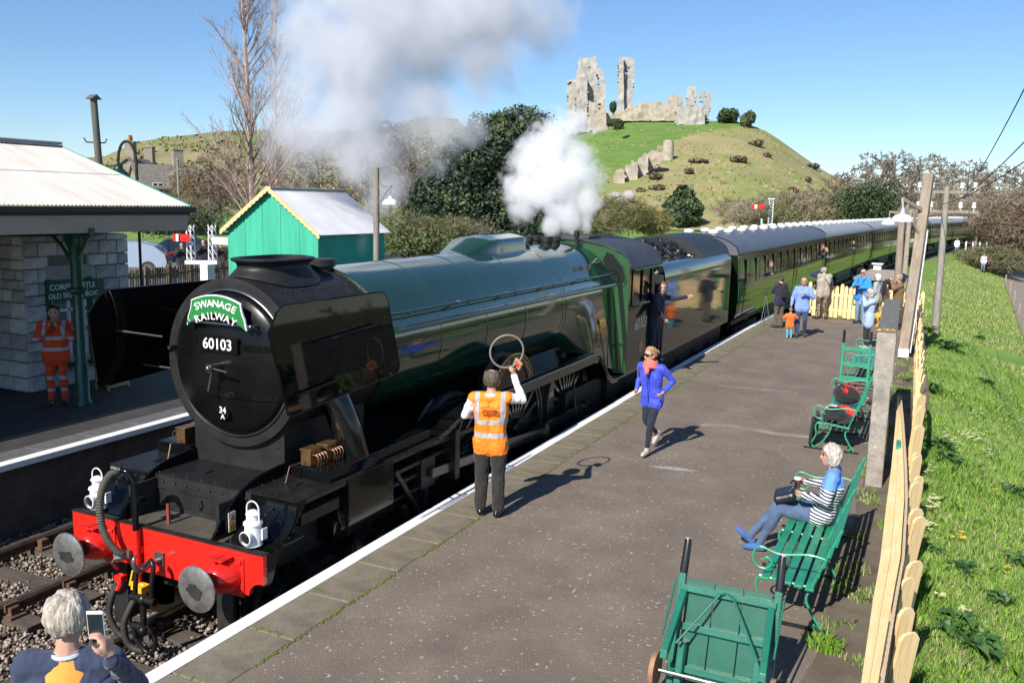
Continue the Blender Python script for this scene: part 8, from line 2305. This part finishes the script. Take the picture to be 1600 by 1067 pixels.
def cloud(name, label, lobes, D, dens, col, scale, amp, sharp, pad=1.25, aniso=.2, squash=.8):
    """lobes: photo pixel centre u,v, radii ru,rv (pixels), weight, depth offset"""
    s = D/FPX; B = []; base = at(*lobes[0][:2], D)
    for (u, v, ru, rv, k, dd) in lobes:
        p = at(u, v, D+dd)-base; B.append((p.x, p.y, p.z, ru*s*squash*1.1, ru*s*squash*1.1, rv*s, k))
    m, N, L, tc, nz, pv = vol_mat(name+'_vapour', dens, col, scale, 0, 1, aniso)
    f = blob_field(N, L, tc.outputs['Object'], B)
    n = math_n(N, L, 'MULTIPLY_ADD', nz.outputs[0], amp*2, -amp)
    n2 = N.new('ShaderNodeTexNoise'); n2.inputs['Scale'].default_value = scale*3.6; n2.inputs['Detail'].default_value = 7; n2.inputs['Roughness'].default_value = .65; n2.inputs['Distortion'].default_value = .6
    L.new(tc.outputs['Object'], n2.inputs['Vector'])
    q = math_n(N, L, 'ADD', f, n); q = math_n(N, L, 'ADD', q, math_n(N, L, 'MULTIPLY_ADD', n2.outputs[0], amp*1.1, -amp*.55))
    d = math_n(N, L, 'MULTIPLY', q, sharp); d = math_n(N, L, 'MINIMUM', d, 1.0); d = math_n(N, L, 'MAXIMUM', d, 0.0)
    f2 = math_n(N, L, 'GREATER_THAN', f, -.999)
    d = math_n(N, L, 'MULTIPLY', d, dens)
    L.new(d, pv.inputs['Density'])
    lo = [min(b[i]-b[i+3]*pad for b in B) for i in range(3)]; hi = [max(b[i]+b[i+3]*pad for b in B) for i in range(3)]
    mb = MB(); mb.bx(lo[0],hi[0],lo[1],hi[1],max(lo[2], -base.z+1.2),hi[2]); o = mb.build(name, m); o.location = base
    tag(o, label, kind='stuff'); return o
# brilliant steam from the safety valves
cloud('steam_cloud', 'dense white steam billowing from the safety valves', [(880,330,40,30,1.2,0),(865,290,62,45,1.3,0),(850,250,58,50,1.2,.2),(865,215,42,42,1.0,.3),(900,265,48,48,1.1,0),(825,300,45,36,1.0,0),(815,330,34,20,.9,0),(912,310,32,36,.9,0),(915,345,16,22,1.0,0),(862,350,22,20,1.9,0),(918,354,10,14,2.0,0),(890,346,26,22,1.7,0),(890,200,34,24,.6,.4),(840,195,30,22,.5,.4)], 18.4, 9.0, (.985,.985,.99), 1.35, 1.2, .85, aniso=0.0)
# drifting grey-blue exhaust
cloud('smoke_plume', 'grey blue exhaust smoke drifting up across the sky', [(600,285,46,50,.80,0),(575,235,80,70,.95,0),(555,175,105,85,1.0,0),(560,105,130,95,1.05,0),(650,55,140,95,1.2,0),(730,15,150,80,1.15,0),(600,-5,160,95,1.1,0),(475,190,70,95,.62,0),(655,170,85,85,.85,0),(745,90,95,65,.8,0),(810,25,95,65,.75,0),(690,205,70,32,.6,0),(500,60,90,90,.8,0)], 26.0, 1.3, (.88,.885,.92), .45, 1.1, 1.5, aniso=0.0)
cloud('smoke_wisp', 'thin wisp of smoke drifting before the green hut wall', [(566,372,12,34,.7,0),(572,350,16,26,.6,0)], 14.5, .9, (.95,.97,1.0), 2.2, .4, 1.2)
